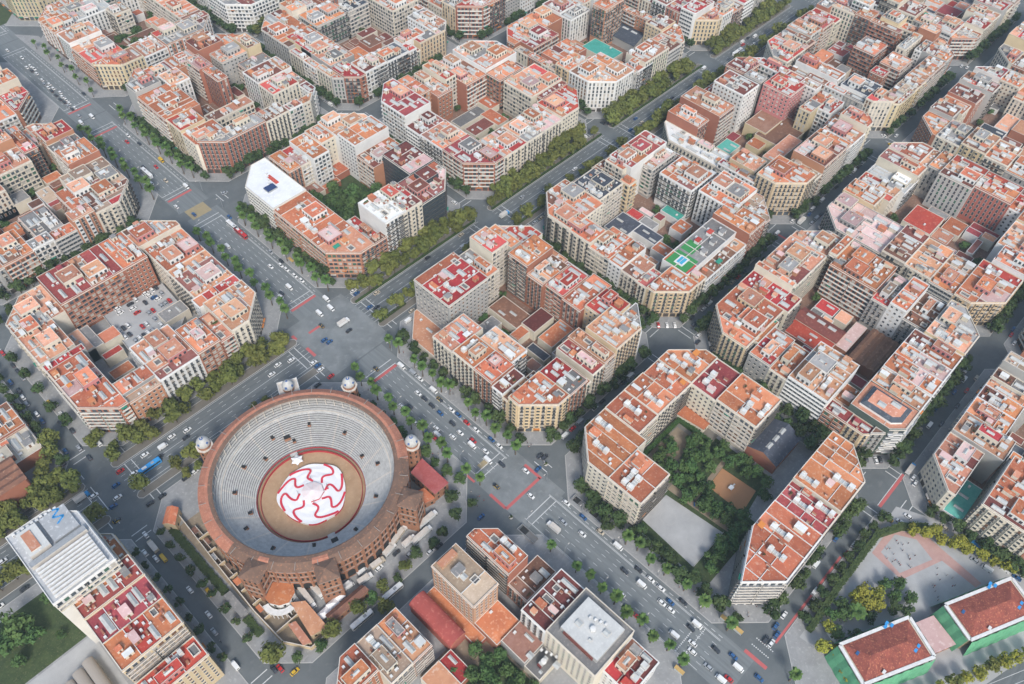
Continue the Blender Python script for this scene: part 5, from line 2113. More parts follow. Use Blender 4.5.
for t in (73, 254):
    c, s = math.cos(R(t)), math.sin(R(t))
    m.obox((0, 0), (c, s), (-s, c), 24.6, 31.5, -1.9, 1.9, .2, 2.1 if t == 73 else 1.6, 'metal_grey', 'seat_stone'); m.obox((0, 0), (c, s), (-s, c), 31.3, 33.8, -1.6, 1.6, 3, 9.2, 'ring_brick', 'dark_void')
m.build('gateway', bull)
# white awning with red waves
aw = thing('arena_awning', 'round white canvas with eight wavy red stripes stretched over the sand of the bullring', 'awning', (RC[0]+.8, RC[1], .25))
m = MB(); NA = 72
def zt(r): return 1.5 + 1.3*(1 - r/16.8)**1.2
def wob(t): return 1 + .035*math.sin(3*t+.6) + .022*math.sin(5*t+1.3) + .012*math.sin(8*t)
def tp(r, t):
    q = r*(1 + (wob(t)-1)*(r/16.8)); return (q*math.cos(t), q*math.sin(t) , zt(r) + .12*math.sin(r*1.3 + 4*t) * (r > 1) * (r < 16.5))
for k in range(10):
    r0, r1 = 16.8*k/10, 16.8*(k+1)/10
    for i in range(NA):
        t0, t1 = 2*math.pi*i/NA, 2*math.pi*(i+1)/NA
        m.face([tp(r0, t0), tp(r1, t0), tp(r1, t1), tp(r0, t1)], 'tarp_white')
        if k == 9:
            a, b_ = tp(r1, t0), tp(r1, t1); m.face([(a[0], a[1], 0), (b_[0], b_[1], 0), b_, a], 'tarp_red' if 170 < i*5 < 350 and i % 9 < 6 else 'tarp_white')
m.build('canvas', aw)
for i in range(8):
    m = MB(); base = 2*math.pi*i/8 + .05; N = 26; pts = []
    for k in range(N+1):
        f = k/N; r = 6.2 + 10.4*f
        a = base + (.26+.05*(i*5 % 4))*math.sin(f*math.pi*1.9 + .2)*(1.15-.45*f) + (.55+.12*(i*3 % 4))*f*f
        q_ = tp(r, a); pts.append((q_[0], q_[1], q_[2]+.26))
    for k in range(N):
        a, b_ = Vector(pts[k]), Vector(pts[k+1]); d = (b_-a).normalized(); n_ = Vector((-d.y, d.x, 0))*.56
        m.face([tuple(a-n_), tuple(b_-n_), tuple(b_+n_), tuple(a+n_)], 'tarp_red')
    m.build('stripe', aw)
m = MB(); P = [(5.6*math.cos(2*math.pi*i/8), 5.6*math.sin(2*math.pi*i/8)) for i in range(8)]
for i in range(8):
    a, b_ = P[i], P[(i+1) % 8]; m.face([(*a, 3.0), (*b_, 3.0), (0, 0, 4.6)], 'tarp_pink'); m.face([(*a, 2.2), (*b_, 2.2), (*b_, 3.0), (*a, 3.0)], 'tarp_white')
    if i in (5, 6, 7): m.face([(a[0]*1.03, a[1]*1.03, 2.3), (b_[0]*1.03, b_[1]*1.03, 2.3), (b_[0]*1.03, b_[1]*1.03, 3.1), (a[0]*1.03, a[1]*1.03, 3.1)], 'tarp_red')
m.build('centre_peak', aw)
for a, r in ((150, 7), (60, 7.5), (330, 7.5), (240, 7.2)):
    m = MB(); x, y = r*math.cos(R(a)), r*math.sin(R(a)); m.cyl(x, y, .12, .1, 1.5, 7.5, 'trim_dark', 6); m.cyl(x, y, .45, .1, 2.2, 3.4, 'tarp_red', 6); m.build('mast', aw)
st = thing('entrance_canopy', 'small white star-shaped canopy between the sand arena and its tunnel', 'canopy', (RC[0]+6.5, RC[1]+20.4, .25))
m = MB(); P = [((3.4 if k % 2 == 0 else 2.3)*math.cos(R(k*30)), (3.4 if k % 2 == 0 else 2.3)*math.sin(R(k*30))) for k in range(12)]
for k in range(12): a, b_ = P[k], P[(k+1) % 12]; m.face([(*a, 2.6), (*b_, 2.6), (0, 0, 4)], 'tarp_white')
m.build('canvas', st)
for k in range(0, 12, 2):
    m = MB(); m.cyl(*P[k], .08, .08, 0, 2.6, 'metal_grey', 5); m.build('pole', st)
# towers
def dome_tower(x, y, ang, label):
    t = thing('domed_tower', label, 'tower', (x, y, .13), R(ang))
    m = MB(); m.cyl(0, 0, 4.0, 3.8, 0, 20.5, 'ring_brick', 8); m.cyl(0, 0, 4.3, 4.3, 20.5, 21.2, 'trim', 8)
    for i in range(8):
        a = 2*math.pi*(i+.5)/8; c, s = math.cos(a), math.sin(a)
        for z in (8, 13, 17): m.obox((3.5*c, 3.5*s), (-s, c), (c, s), -.45, .45, 0, .22, z, z+1.8, 'dark_void')
    m.build('shaft', t)
    m = MB(); m.cyl(0, 0, 3.3, 3.2, 21.2, 22.8, 'ring_brick', 12); m.build('drum', t)
    m = MB(); prof = [(3.2, 22.8), (3.35, 23.6), (3.2, 24.7), (2.7, 25.8), (1.9, 26.7), (.9, 27.3), (.15, 27.5)]
    n = 16
    for k in range(len(prof)-1):
        for i in range(n):
            a0, a1 = 2*math.pi*i/n, 2*math.pi*(i+1)/n
            (r0, z0), (r1, z1) = prof[k], prof[k+1]
            mm = 'dome_blue' if (k == 2 and i % 4 == 0) or (k == 5) else 'dome_white'
            m.face([(r0*math.cos(a0), r0*math.sin(a0), z0), (r0*math.cos(a1), r0*math.sin(a1), z0), (r1*math.cos(a1), r1*math.sin(a1), z1), (r1*math.cos(a0), r1*math.sin(a0), z1)], mm)
    m.build('dome', t); m = MB(); m.cyl(0, 0, .3, .05, 27.4, 29, 'trim', 6); m.build('finial', t)
for x, y, l in ((-99.4, -30.2, 'white and blue domed brick tower of the bullring, standing nearest the car-park block'), (-26.4, -52.4, 'white and blue domed brick tower of the bullring, standing by the crossroads palms'), (-27.1, -102.1, 'white-domed brick tower of the bullring beside the red-roofed lodge')):
    dome_tower(x, y, 10, l)
# the dome over the white terrace pavilion facing the boulevard
pv = thing('ticket_pavilion', 'square white-edged pavilion with a tiled dome between the bullring and the boulevard', 'pavilion', (-48.7, -29.5, .13), R(-25))
m = MB(); m.box(-5, -5, 0, 5, 5, 17, 'ring_brick'); m.box(-5.3, -5.3, 17, 5.3, 5.3, 17.6, 'white_paint', 'off_white')
for a in range(4):
    for c in (-3, 0, 3):
        ca, sa = math.cos(a*math.pi/2), math.sin(a*math.pi/2)
        m.obox((5*ca, 5*sa), (-sa, ca), (ca, sa), c-.6, c+.6, 0, .06, 10, 14, 'dark_void'); m.obox((5*ca, 5*sa), (-sa, ca), (ca, sa), c-.8, c+.8, 0, .06, 2, 7, 'dark_void')
m.build('body', pv)
m = MB()
for x0, y0, x1, y1 in ((-5.3, -5.3, 5.3, -5), (-5.3, 5, 5.3, 5.3), (-5.3, -5, -5, 5), (5, -5, 5.3, 5)): m.box(x0, y0, 17.6, x1, y1, 18.6, 'white_paint')
m.build('balustrade', pv)
m = MB(); n = 14; m.cyl(0, 0, 3, 3, 17.6, 20, 'ring_brick', n); prof = [(3.1, 20), (3.1, 21.2), (2.6, 22.6), (1.7, 23.8), (.6, 24.6), (.1, 24.8)]
for k in range(len(prof)-1):
    for i in range(n):
        a0, a1 = 2*math.pi*i/n, 2*math.pi*(i+1)/n; (r0, z0), (r1, z1) = prof[k], prof[k+1]
        m.face([(r0*math.cos(a0), r0*math.sin(a0), z0), (r0*math.cos(a1), r0*math.sin(a1), z0), (r1*math.cos(a1), r1*math.sin(a1), z1), (r1*math.cos(a0), r1*math.sin(a0), z1)], 'dome_blue' if (k == 1 and i % 3 == 0) or k == 4 else 'dome_white')
m.build('dome', pv)
def square_tower(x, y, ang, label, s=4.6, h=23.5):
    t = thing('square_tower', label, 'tower', (x, y, .13), R(ang))
    m = MB(); m.box(-s, -s, 0, s, s, h, 'ring_brick')
    for a in range(4):
        ca, sa = math.cos(a*math.pi/2), math.sin(a*math.pi/2)
        for c in (-2.6, 0, 2.6):
            for z in (6, 11, 16.5, 20): m.obox((s*ca, s*sa), (-sa, ca), (ca, sa), c-.5, c+.5, 0, .06, z, z+2, 'dark_void')
        for z in (9.5, 15, h-.9): m.obox((s*ca, s*sa), (-sa, ca), (ca, sa), -s, s, 0, .25, z, z+.4, 'trim_dark')
        for c in (-s+.3, s-.3): m.obox((s*ca, s*sa), (-sa, ca), (ca, sa), c-.3, c+.3, 0, .3, 0, h-1, 'ring_brick')
    m.build('shaft', t)
    m = MB(); e = s+.5
    for a, b_ in (((-e, -e), (e, -e)), ((e, -e), (e, e)), ((e, e), (-e, e)), ((-e, e), (-e, -e))): m.face([(*a, h), (*b_, h), (0, 0, h+2.8)], 'ring_tile_old')
    m.build('roof', t)
square_tower(-121.7+1.2, -102.2, 27, 'square brick tower with a pyramid roof beside the terracotta gate lodge'); square_tower(-98.2, -125.2, -25, 'square brick tower with a pyramid roof above the parked white lorries'); square_tower(-48.6, -125.1, 29, 'square brick tower with a pyramid roof beside the long white trailers')
# outbuildings round the ring
def lodge(name, label, cat, poly, h, roof, wall, parts=True, gable=False):
    cx = sum(p[0] for p in poly)/len(poly); cy = sum(p[1] for p in poly)/len(poly)
    area = sum(poly[i][0]*poly[(i+1) % len(poly)][1]-poly[(i+1) % len(poly)][0]*poly[i][1] for i in range(len(poly)))
    if area < 0: poly = poly[::-1]
    P = [(x-cx, y-cy) for x, y in poly]
    t = thing(name, label, cat, (cx, cy, .13))
    m = MB(); m.prism(P, -.1, h, wall)
    for i in range(len(P)):
        p, q = P[i], P[(i+1) % len(P)]; L = math.hypot(q[0]-p[0], q[1]-p[1]); 
        if L < 3: continue
        u = ((q[0]-p[0])/L, (q[1]-p[1])/L); w = (u[1], -u[0]); n = int(L//3.2)
        for k in range(n):
            c = (k+.5)*L/n
            for z in ([1.2] if h < 7 else [1.2, h-3.2]): m.obox(p, u, w, c-.55, c+.55, 0, .05, z, z+1.8, 'dark_void')
    m.build('wall', t)
    m = MB(); Q = [(x*1.04, y*1.04) for x, y in P]
    m.prism(Q, h, h+.22, 'trim_dark', roof); 
    if gable:
        i = 0; a, b_, c, d = Q; e1 = ((a[0]+d[0])/2, (a[1]+d[1])/2); e2 = ((b_[0]+c[0])/2, (b_[1]+c[1])/2)
        if math.hypot(a[0]-b_[0], a[1]-b_[1]) < math.hypot(b_[0]-c[0], b_[1]-c[1]):
            a, b_, c, d = b_, c, d, a; e1 = ((a[0]+d[0])/2, (a[1]+d[1])/2); e2 = ((b_[0]+c[0])/2, (b_[1]+c[1])/2)
        z = h + .24; zr = z + 1.6
        m.face([(*a, z), (*b_, z), (*e2, zr), (*e1, zr)], roof); m.face([(*e1, zr), (*e2, zr), (*c, z), (*d, z)], roof); m.face([(*d, z), (*a, z), (*e1, zr)], wall); m.face([(*b_, z), (*c, z), (*e2, zr)], wall)
    m.build('roof', t)
    return t
lodge('lodge', 'brick lodge with a bright red roof on the avenue side of the bullring', 'lodge', [(-34, -107.9), (-24.7, -105.9), (-24.8, -125.1), (-33.6, -124.9)], 8, 'roof_m3', 'ring_brick')
lodge('lodge', 'low brown-red roofed lodge beside the long white trailers', 'lodge', [(-38.9, -116.1), (-34.2, -117.5), (-34.2, -125.5), (-41.5, -123.5)], 5, 'roof_o', 'ring_brick')
lodge('shed', 'square terracotta-roofed shed where the side street leaves the boulevard', 'shed', [(-129.3, -36.7), (-125.6, -40.9), (-131.7, -47.6), (-135.6, -43)], 6, 'roof_o', 'wall_t', gable=True)
lodge('shed', 'long pale-red roofed shed running away from the bullring gate', 'shed', [(-116.1, -117.9), (-111, -121.9), (-111.3, -137.9), (-118.9, -136)], 5, 'roof_p', 'wall_t')
lodge('shed', 'narrow pale-red shed against the compound wall by the big plane tree', 'shed', [(-122.9, -124.7), (-119.6, -125.8), (-120.4, -138.1), (-123.8, -136.4)], 4, 'roof_p', 'wall_t')
lodge('shed', 'long brown tiled shed along the rear street behind the white tents', 'shed', [(-108.4, -133.4), (-88.7, -134), (-87.7, -138.4), (-108.6, -138)], 5, 'roof_b', 'ring_brick', gable=True)
gt = lodge('gate_lodge', 'fan-shaped gate lodge with terracotta roof and white arcade below the bullring', 'lodge', [(-122.8, -107.4), (-117, -104.6), (-110.2, -111.9), (-112.3, -116), (-116.8, -117.9), (-120.6, -116), (-123, -112)], 7.5, 'roof_o', 'wall_w')
m = MB()
for k in range(9):
    a = R(165 + k*14); x, y = 8.2*math.cos(a), 8.2*math.sin(a); m.cyl(x, y, .3, .3, 0, 5, 'white_paint', 6)
for k in range(8):
    a0, a1 = R(165+k*14), R(165+(k+1)*14)
    m.face([(6*math.cos(a0), 6*math.sin(a0), 5.3), (8.7*math.cos(a0), 8.7*math.sin(a0), 5.3), (8.7*math.cos(a1), 8.7*math.sin(a1), 5.3), (6*math.cos(a1), 6*math.sin(a1), 5.3)], 'white_paint')
    m.face([(8.7*math.cos(a0), 8.7*math.sin(a0), 4.6), (8.7*math.cos(a1), 8.7*math.sin(a1), 4.6), (8.7*math.cos(a1), 8.7*math.sin(a1), 5.3), (8.7*math.cos(a0), 8.7*math.sin(a0), 5.3)], 'white_paint')
m.build('arcade', gt)
for k, (x, y, w, d, l) in enumerate(((-108.5, -131.2, 5.5, 3.6, 'white canvas tent nearest the pale-red shed'), (-102.8, -130.6, 5, 3.4, 'middle one of the white tents behind the brown shed'), (-98.3, -130.2, 4, 3.2, 'white canvas tent closest to the square brick tower'))):
    t = thing('tent', l, 'tent', (x, y, .13)); m = MB(); m.box(-w/2, -d/2, 0, w/2, d/2, 2.6, 'tarp_white'); m.build('wall', t)
    m = MB(); n = [(-w/2-.2, -d/2-.2, 2.6), (w/2+.2, -d/2-.2, 2.6), (w/2+.2, d/2+.2, 2.6), (-w/2-.2, d/2+.2, 2.6)]
    for i in range(4): m.face([n[i], n[(i+1) % 4], (0, 0, 4)], 'tarp_white')
    m.build('roof', t)
# compound: corral walls, yards, hedge strip and pergola
wl = [(-127.3, -40.9), (-128.7, -74.6), (-129.7, -107.9), (-128.8, -128.5), (-121.8, -139.5), (-109, -139.8)]
t = thing('compound_wall', 'ochre boundary wall between the corrals and the green strip', 'wall', (0, 0, .13)); m = MB()
for a, c in zip(wl, wl[1:]):
    L = math.hypot(c[0]-a[0], c[1]-a[1]); u = ((c[0]-a[0])/L, (c[1]-a[1])/L); w = (u[1], -u[0]); m.obox(a, u, w, 0, L, -.2, .2, 0, 3.2, 'wall_t', 'trim')
m.build('masonry', t)
rg = random.Random(5)
sheet('yard_ground', [[(-131.2, -46), (-118, -46), (-112, -60), (-118, -90), (-112, -104), (-110, -139.5), (-121, -139.5), (-129.5, -128)]], .15, 'dirt')
k = 0
for y in range(-60, -132, -9):
    k += 1
    x1 = -RC[0]*-1 - math.sqrt(max(0, 50.5**2 - (y-RC[1])**2)) if abs(y-RC[1]) < 50 else -111
    x1 = min(x1, -112)
    if -118 < y < -102: x1 = -124
    t = thing('corral', f'open brick corral with low dividing walls, {ordn(k)} from the boulevard in the yard', 'corral', (-128.5, y, .14))
    m = MB(); wd = x1 + 128.5
    if wd < 3: wd = 3.5
    m.box(0, -.2, 0, wd, .2, 3, 'wall_t', 'trim'); m.box(wd*.5, .2, 0, wd*.5+.3, 7.5, 2.6, 'ring_brick', 'trim'); m.build('dividing_wall', t)
    m = MB(); a, b_ = (0.2, wd*.5) if k % 2 else (wd*.5+.3, wd); m.box(a, 3.5, 2.2, b_, 7.3, 2.5, 'metal_grey', rg.choice(['metal_grey', 'roof_o', 'roof_b', 'ring_tile_old'])); m.build('shelter_roof', t)
t = thing('pergola', 'grey slab pergola interrupting the green strip beside the corrals', 'pergola', (-133.7, -99.4, .13)); m = MB(); m.box(-1.9, -7, 3.2, 1.9, 7, 3.6, 'metal_grey', 'roof_g'); m.build('roof', t)
for y in (-6, 0, 6):
    for x in (-1.6, 1.6): m = MB(); m.cyl(x, y, .12, .12, 0, 3.2, 'metal_grey', 6); m.build('post', t)
def hedge(label, pts, w, h, name='hedge', leaf='leaf_dark', dens=5):
    t = thing(name, label, 'hedge', (pts[0][0], pts[0][1], .13)); m = MB(); r = random.Random(hash(int(pts[0][0]*10+pts[0][1])) & 0xffff); O = pts[0]
    for a, c in zip(pts, pts[1:]):
        L = math.hypot(c[0]-a[0], c[1]-a[1]); u = ((c[0]-a[0])/L, (c[1]-a[1])/L); wv = (u[1], -u[0])
        m.obox((a[0]-O[0], a[1]-O[1]), u, wv, 0, L, -w/2*.85, w/2*.85, 0, h*.85, leaf)
        for _ in range(int(L*w*dens)):
            s = r.uniform(0, L); q = r.uniform(-w/2, w/2); z = h*r.uniform(.55, 1.05); an = r.uniform(0, 3.14); sz = r.uniform(.25, .5)
            x, y = a[0]-O[0]+u[0]*s+wv[0]*q, a[1]-O[1]+u[1]*s+wv[1]*q; cx, cy = math.cos(an)*sz, math.sin(an)*sz; tz = r.uniform(-.25, .35)
            m.face([(x-cx, y-cy, z), (x+cy, y-cx, z+tz), (x+cx, y+cy, z+.1), (x-cy, y+cx, z-tz*.4)], leaf)
    m.build('foliage', t)
hedge('long dark green planted strip between the side street and the corrals, boulevard end', [(-133.6, -45), (-133.8, -91.5)], 4, 1.5)
hedge('short dark green planted strip between the side street and the corrals, past the grey pergola', [(-133.8, -107), (-133.8, -118)], 4, 1.5)
for i in (0, 1, 2):
    a, c = MEDX[i]
    hedge(f'clipped hedge edging the boulevard carriageway beside the {bn((i, -1))}', [(a+1.5, 5.9), (c-1.5, 5.9)], 1.1, 1.3, dens=7)
    hedge(f'clipped hedge edging the boulevard carriageway beside the {bn((i, 0))}', [(a+1.5, -15.9), ((a+22) if i == 0 else c-1.5, -15.9)], 1.1, 1.3, dens=7)

# ---------------------------------------------------------------- parks and yards
sheet('park_ground', [[(26, -204), (97, -204), (97, -248.5), (26, -248.5)]], .15, 'grass')
sheet('path', [[(54, -204), (58, -204), (60, -240), (56, -240)], [(58, -216), (90, -214), (90, -216.5), (58, -218.5)]], .158, 'dirt')
sheet('sports_court', [[(31.7, -205), (51, -205.5), (54, -238), (29.2, -238)]], .16, 'court_grey')
cm = MB(); ring(cm, 3.85, 0, 4, 0, 'kerb', 40)
for y in (-214, -230): structure(cm.build('court_line', None, (41.5, y, .17)))
for p in ((29.5, -204.5, 53.6, -204.2), (29.5, -238.4, 54.5, -238.1)): sheet('court_kerb', [[(p[0], p[1]), (p[2], p[1]), (p[2], p[3]), (p[0], p[3])]], .175, 'kerb')
sheet('lawn', [[(26.5, -240), (70, -240), (70, -248.6), (26.5, -248.6)]], .16, 'grass')
sheet('play_area', [[(70, -218), (84, -217), (85.2, -237), (69.5, -239)]], .165, 'orange_dirt')
sheet('dirt_court', [[(62, -184), (88, -185), (88, -198), (62, -197)]], .165, 'dirt')
sheet('path', [[(90, -238), (122, -238), (122, -248.6), (70, -248.6), (70, -241)]], .165, 'pavement')
sheet('yard_ground', [[(48, -180.5), (99, -180.5), (99, -204), (48, -204)]], .155, 'median_soil')
hedge('bright climbing hedge lining the inner edge of the park beneath the long orange-roofed row', [(54, -183.3), (91.5, -183.3), (91.5, -204)], 2.2, 3.2, leaf='plant_green', dens=8)
lodge('annex', 'low red-roofed annex in the inner angle of the park block', 'annex', [(91.5, -181), (99, -181), (99, -197), (93.5, -197)], 4.5, 'roof_o', 'wall_c')
t = thing('bench', 'blue bench at the edge of the grey sports court', 'bench', (56.5, -219, .16), R(40)); m = MB(); m.box(-1.2, -.3, .4, 1.2, .3, .5, 'paint_B'); m.box(-1.2, .25, .5, 1.2, .33, .95, 'paint_B'); m.build('seat', t); m = MB(); m.box(-1, -.25, 0, -.9, .25, .4, 'metal_grey'); m.build('leg', t); m = MB(); m.box(.9, -.25, 0, 1, .25, .4, 'metal_grey'); m.build('leg', t)
t = thing('play_frame', 'small play frame with a slide on the orange play ground of the park', 'play equipment', (77, -227, .17)); m = MB()
for x in (-1.2, 1.2):
    for y in (-1, 1): m.cyl(x, y, .08, .08, 0, 2.6, 'paint_S', 6)
m.build('frame', t); m = MB(); m.box(-1.3, -1.1, 1.4, 1.3, 1.1, 1.5, 'paint_W'); m.build('deck', t); m = MB(); m.face([(1.3, -.4, 1.45), (3.8, -.4, .2), (3.8, .4, .2), (1.3, .4, 1.45)], 'paint_W'); m.build('slide', t)
# garden inside the white-slab block
sheet('garden_ground', [[(46, 38), (108, 38), (108, 106), (46, 106)]], .15, 'grass')
# car park deck
t = thing('car_park_deck', 'raised grey concrete car-park deck with parked cars inside the car-park block', 'car park', (-72, 77, .13)); m = MB()
m.prism([(-20, -18), (6, -22), (19, -10), (21, 20), (-17, 21)], 0, 3.4, 'wall_g', 'court_grey'); m.build('deck', t)
m = MB()
for a, b_ in (((-20, -18), (6, -22)), ((6, -22), (19, -10)), ((-17, 21), (-20, -18))):
    L = math.hypot(b_[0]-a[0], b_[1]-a[1]); u = ((b_[0]-a[0])/L, (b_[1]-a[1])/L); m.obox(a, u, (u[1], -u[0]), 0, L, -.25, 0, 3.4, 4.4, 'wall_g', 'trim')
m.build('parapet', t)
# sheds and garden behind the slatted tower
sheet('lawn', [[(-250, -30), (-186, -30), (-186, -63), (-250, -63)]], .15, 'grass')
sheet('yard_ground', [[(-250, -64), (-186, -64), (-186, -130), (-250, -130)]], .15, 'court_grey')
for k in range(5):
    t = thing('arched_shed', f'dark arched shed roof, {ordn(k+1)} of the row beside the crimson-roofed houses', 'shed', (-193 - k*5.2, -86-k*1.5, .15)); m = MB()
    m.box(-2.4, -11, 0, 2.4, 11, 3.5, 'wall_g'); m.build('wall', t); m = MB(); N = 8
    for i in range(N):
        a0, a1 = math.pi*i/N, math.pi*(i+1)/N
        m.face([(-math.cos(a0)*2.5, 11.2, 3.5+1.6*math.sin(a0)), (-math.cos(a0)*2.5, -11.2, 3.5+1.6*math.sin(a0)), (-math.cos(a1)*2.5, -11.2, 3.5+1.6*math.sin(a1)), (-math.cos(a1)*2.5, 11.2, 3.5+1.6*math.sin(a1))], 'trim_dark')
    m.build('roof', t)
# gardens by the barrel roof
sheet('yard_ground', [[(-96, -182), (-62, -182), (-62, -230), (-96, -230)]], .15, 'dirt')
sheet('lawn', [[(-86, -196), (-63.5, -199), (-63.5, -232), (-86, -232)]], .16, 'grass')
# school yard
sheet('school_ground', [[(36, -293), (128, -293), (136, -312), (150, -352), (120, -378), (40, -352)]], .15, 'court_grey')
sheet('playground', [[(96.5, -296.5), (114, -296.5), (122, -308), (119, -324), (94, -313.5)]], .165, 'court_pink')
sheet('playground', [[(100, -299.5), (113.5, -300), (118.5, -309), (114.2, -319.5), (96.5, -311.3)]], .17, 'court_grey')
sheet('playground', [[(118, -309), (124, -311), (119.5, -342), (115.5, -341)]], .168, 'court_pink')
def net_building(poly, h, label, spread):
    cx = sum(p[0] for p in poly)/4; cy = sum(p[1] for p in poly)/4
    P = [(x-cx, y-cy) for x, y in poly]
    if sum(P[i][0]*P[(i+1) % 4][1]-P[(i+1) % 4][0]*P[i][1] for i in range(4)) < 0: P = P[::-1]
    t = thing('school_building', label, 'school building', (cx, cy, .15)); m = MB(); m.prism(P, 0, h, 'wall_t', 'wall_c'); m.build('wall', t)
    m = MB()
    for i in range(4):
        p, q = P[i], P[(i+1) % 4]; L = math.hypot(q[0]-p[0], q[1]-p[1]); u = ((q[0]-p[0])/L, (q[1]-p[1])/L); w = (u[1], -u[0])
        n = max(2, int(L/2.5))
        for k in range(n):
            a0, a1 = L*k/n, L*(k+1)/n; d0, d1 = 1.2+.3*(k % 2), 1.2+.3*((k+1) % 2)
            A = [(p[0]+u[0]*a+w[0]*d, p[1]+u[1]*a+w[1]*d) for a, d in ((a0, d0+spread), (a1, d1+spread), (a1, d1), (a0, d0))]
            m.face([(*A[0], .1), (*A[1], .1), (*A[2], h+.2), (*A[3], h+.2)], 'net_green')
    m.build('scaffold_net', t)
    m = MB(); pm = MB()
    Q = [(x*.93, y*.93) for x, y in P]; 
    for i in range(4):
        p, q = P[i], P[(i+1) % 4]; L = math.hypot(q[0]-p[0], q[1]-p[1]); u = ((q[0]-p[0])/L, (q[1]-p[1])/L); w = (u[1], -u[0])
        pm.obox(p, u, w, 0, L, -.5, .9, h, h+.7, 'white_paint', 'white_paint')
    pm.build('parapet', t)
    a, b_, c, d = Q; e1 = ((a[0]*.72+d[0]*.28+b_[0]*0, a[1]*.72+d[1]*.28)); 
    long1 = math.hypot(a[0]-b_[0], a[1]-b_[1]); long2 = math.hypot(b_[0]-c[0], b_[1]-c[1])
    if long1 < long2: a, b_, c, d = b_, c, d, a
    m1 = ((a[0]+d[0])/2*.55, (a[1]+d[1])/2*.55); m2 = ((b_[0]+c[0])/2*.55, (b_[1]+c[1])/2*.55); zr = h+3.0; zb = h+.5
    for f in ([a, b_, m2, m1], [c, d, m1, m2]): m.face([(*f[0], zb), (*f[1], zb), (*f[2], zr), (*f[3], zr)], 'school_tile')
    m.face([(*b_, zb), (*c, zb), (*m2, zr)], 'school_tile'); m.face([(*d, zb), (*a, zb), (*m1, zr)], 'school_tile')
    m.build('roof', t)
    rr = random.Random(4)
    for _ in range(7):
        x, y = Q[0][0]*rr.uniform(-.8, .8), Q[0][1]*rr.uniform(-.8, .8); i = rr.randrange(4); x, y = (Q[i][0]*.8+Q[(i+1) % 4][0]*rr.random()*.6)/1.35, (Q[i][1]*.8+Q[(i+1) % 4][1]*rr.random()*.6)/1.35
        m = MB(); m.box(-.9, -.6, 0, .9, .6, .5, rr.choice(['paint_B', 'white_paint', 'paint_L'])); m.build('material_pallet', t, (x, y, h+1.4))
mat('school_tile', (.30, .085, .06), .95, (.19, .055, .042), .3, .3, c3=(.55, .22, .12))
net_building([(39.2, -307.3), (72.1, -323.5), (63.8, -339.5), (31.5, -323)], 12, 'school building wrapped in green netting, its roof half stripped, nearer the avenue', 2.2)
net_building([(89, -332.6), (122.7, -349.2), (115.2, -364), (81.9, -347.7)], 12, 'school building wrapped in green netting behind the lower playground, further from the avenue', 2.2)
lodge('link_building', 'flat pink link with two roof hatches joining the netted school buildings', 'link building', [(73.5, -326.5), (85, -332), (80, -345), (67.5, -339)], 5, 'roof_l', 'wall_o')
lodge('gatehouse', 'low pale school gatehouse under the trees beside the netted building', 'gatehouse', [(46, -301), (53, -304), (51, -309), (44.5, -306)], 3.5, 'roof_g', 'wall_w')
hedge('tall dark hedge round the corner of the school yard facing the side street', [(41, -294.5), (66, -293.4), (106, -293.8), (118.5, -300.5), (127, -309.5)], 3.2, 4.5, dens=5)

# turquoise sports roof marking already a building; bandstand of the north-west plaza
sheet('lawn', [[(-40, 440), (15, 440), (29, 455), (24, 500), (-40, 520)]], .15, 'grass')
sheet('plaza', [[(12, 420), (24.5, 405), (24.5, 291), (13, 300)]], .15, 'pavement')

# ---------------------------------------------------------------- trees
def crown_mesh(name, leaf, seed, rx=4.2, h0=3.2, h1=9.5, blobs=9, n=420, size=.75):
    r = random.Random(seed); b = MB(); B = []
    for k in range(blobs):
        a = r.uniform(0, 6.28); d = rx*.62*math.sqrt(r.random()); z = r.uniform(h0+1.2, h1-1.5)
        f = 1 - abs((z-(h0+h1)/2)/((h1-h0)/2))*.35
        B.append((d*math.cos(a)*f, d*math.sin(a)*f, z, r.uniform(.34, .5)*rx))
    for k in range(n):
        x0, y0, z0, rr = B[r.randrange(len(B))]
        v = Vector((r.gauss(0, 1), r.gauss(0, 1), r.gauss(0, 1))).normalized()*rr*(r.random()**.28)
        c = Vector((x0, y0, z0)) + Vector((v.x, v.y, v.z*.75))
        nrm = (v.normalized() + Vector((r.uniform(-.6, .6), r.uniform(-.6, .6), r.uniform(-.2, .9)))).normalized()
        t = nrm.orthogonal().normalized(); s = nrm.cross(t); an = r.uniform(0, 6.28); t2 = t*math.cos(an)+s*math.sin(an); s2 = nrm.cross(t2); q = size*r.uniform(.6, 1.25)
        b.face([tuple(c-t2*q), tuple(c+s2*q*.6-t2*q*.1), tuple(c+t2*q), tuple(c-s2*q*.6+t2*q*.1)], leaf)
    return b.mesh(name)
def trunk_mesh(name, h=5, r0=.28):
    b = MB(); b.tube((0, 0, -.1), (0, 0, h*.7), r0, r0*.75, 'bark', 7)
    for k in range(4):
        a = k*1.57+.4; b.tube((0, 0, h*.62), (math.cos(a)*1.6, math.sin(a)*1.6, h*1.15), r0*.5, r0*.2, 'bark', 5)
    return b.mesh(name)
TRUNK = trunk_mesh('trunk')
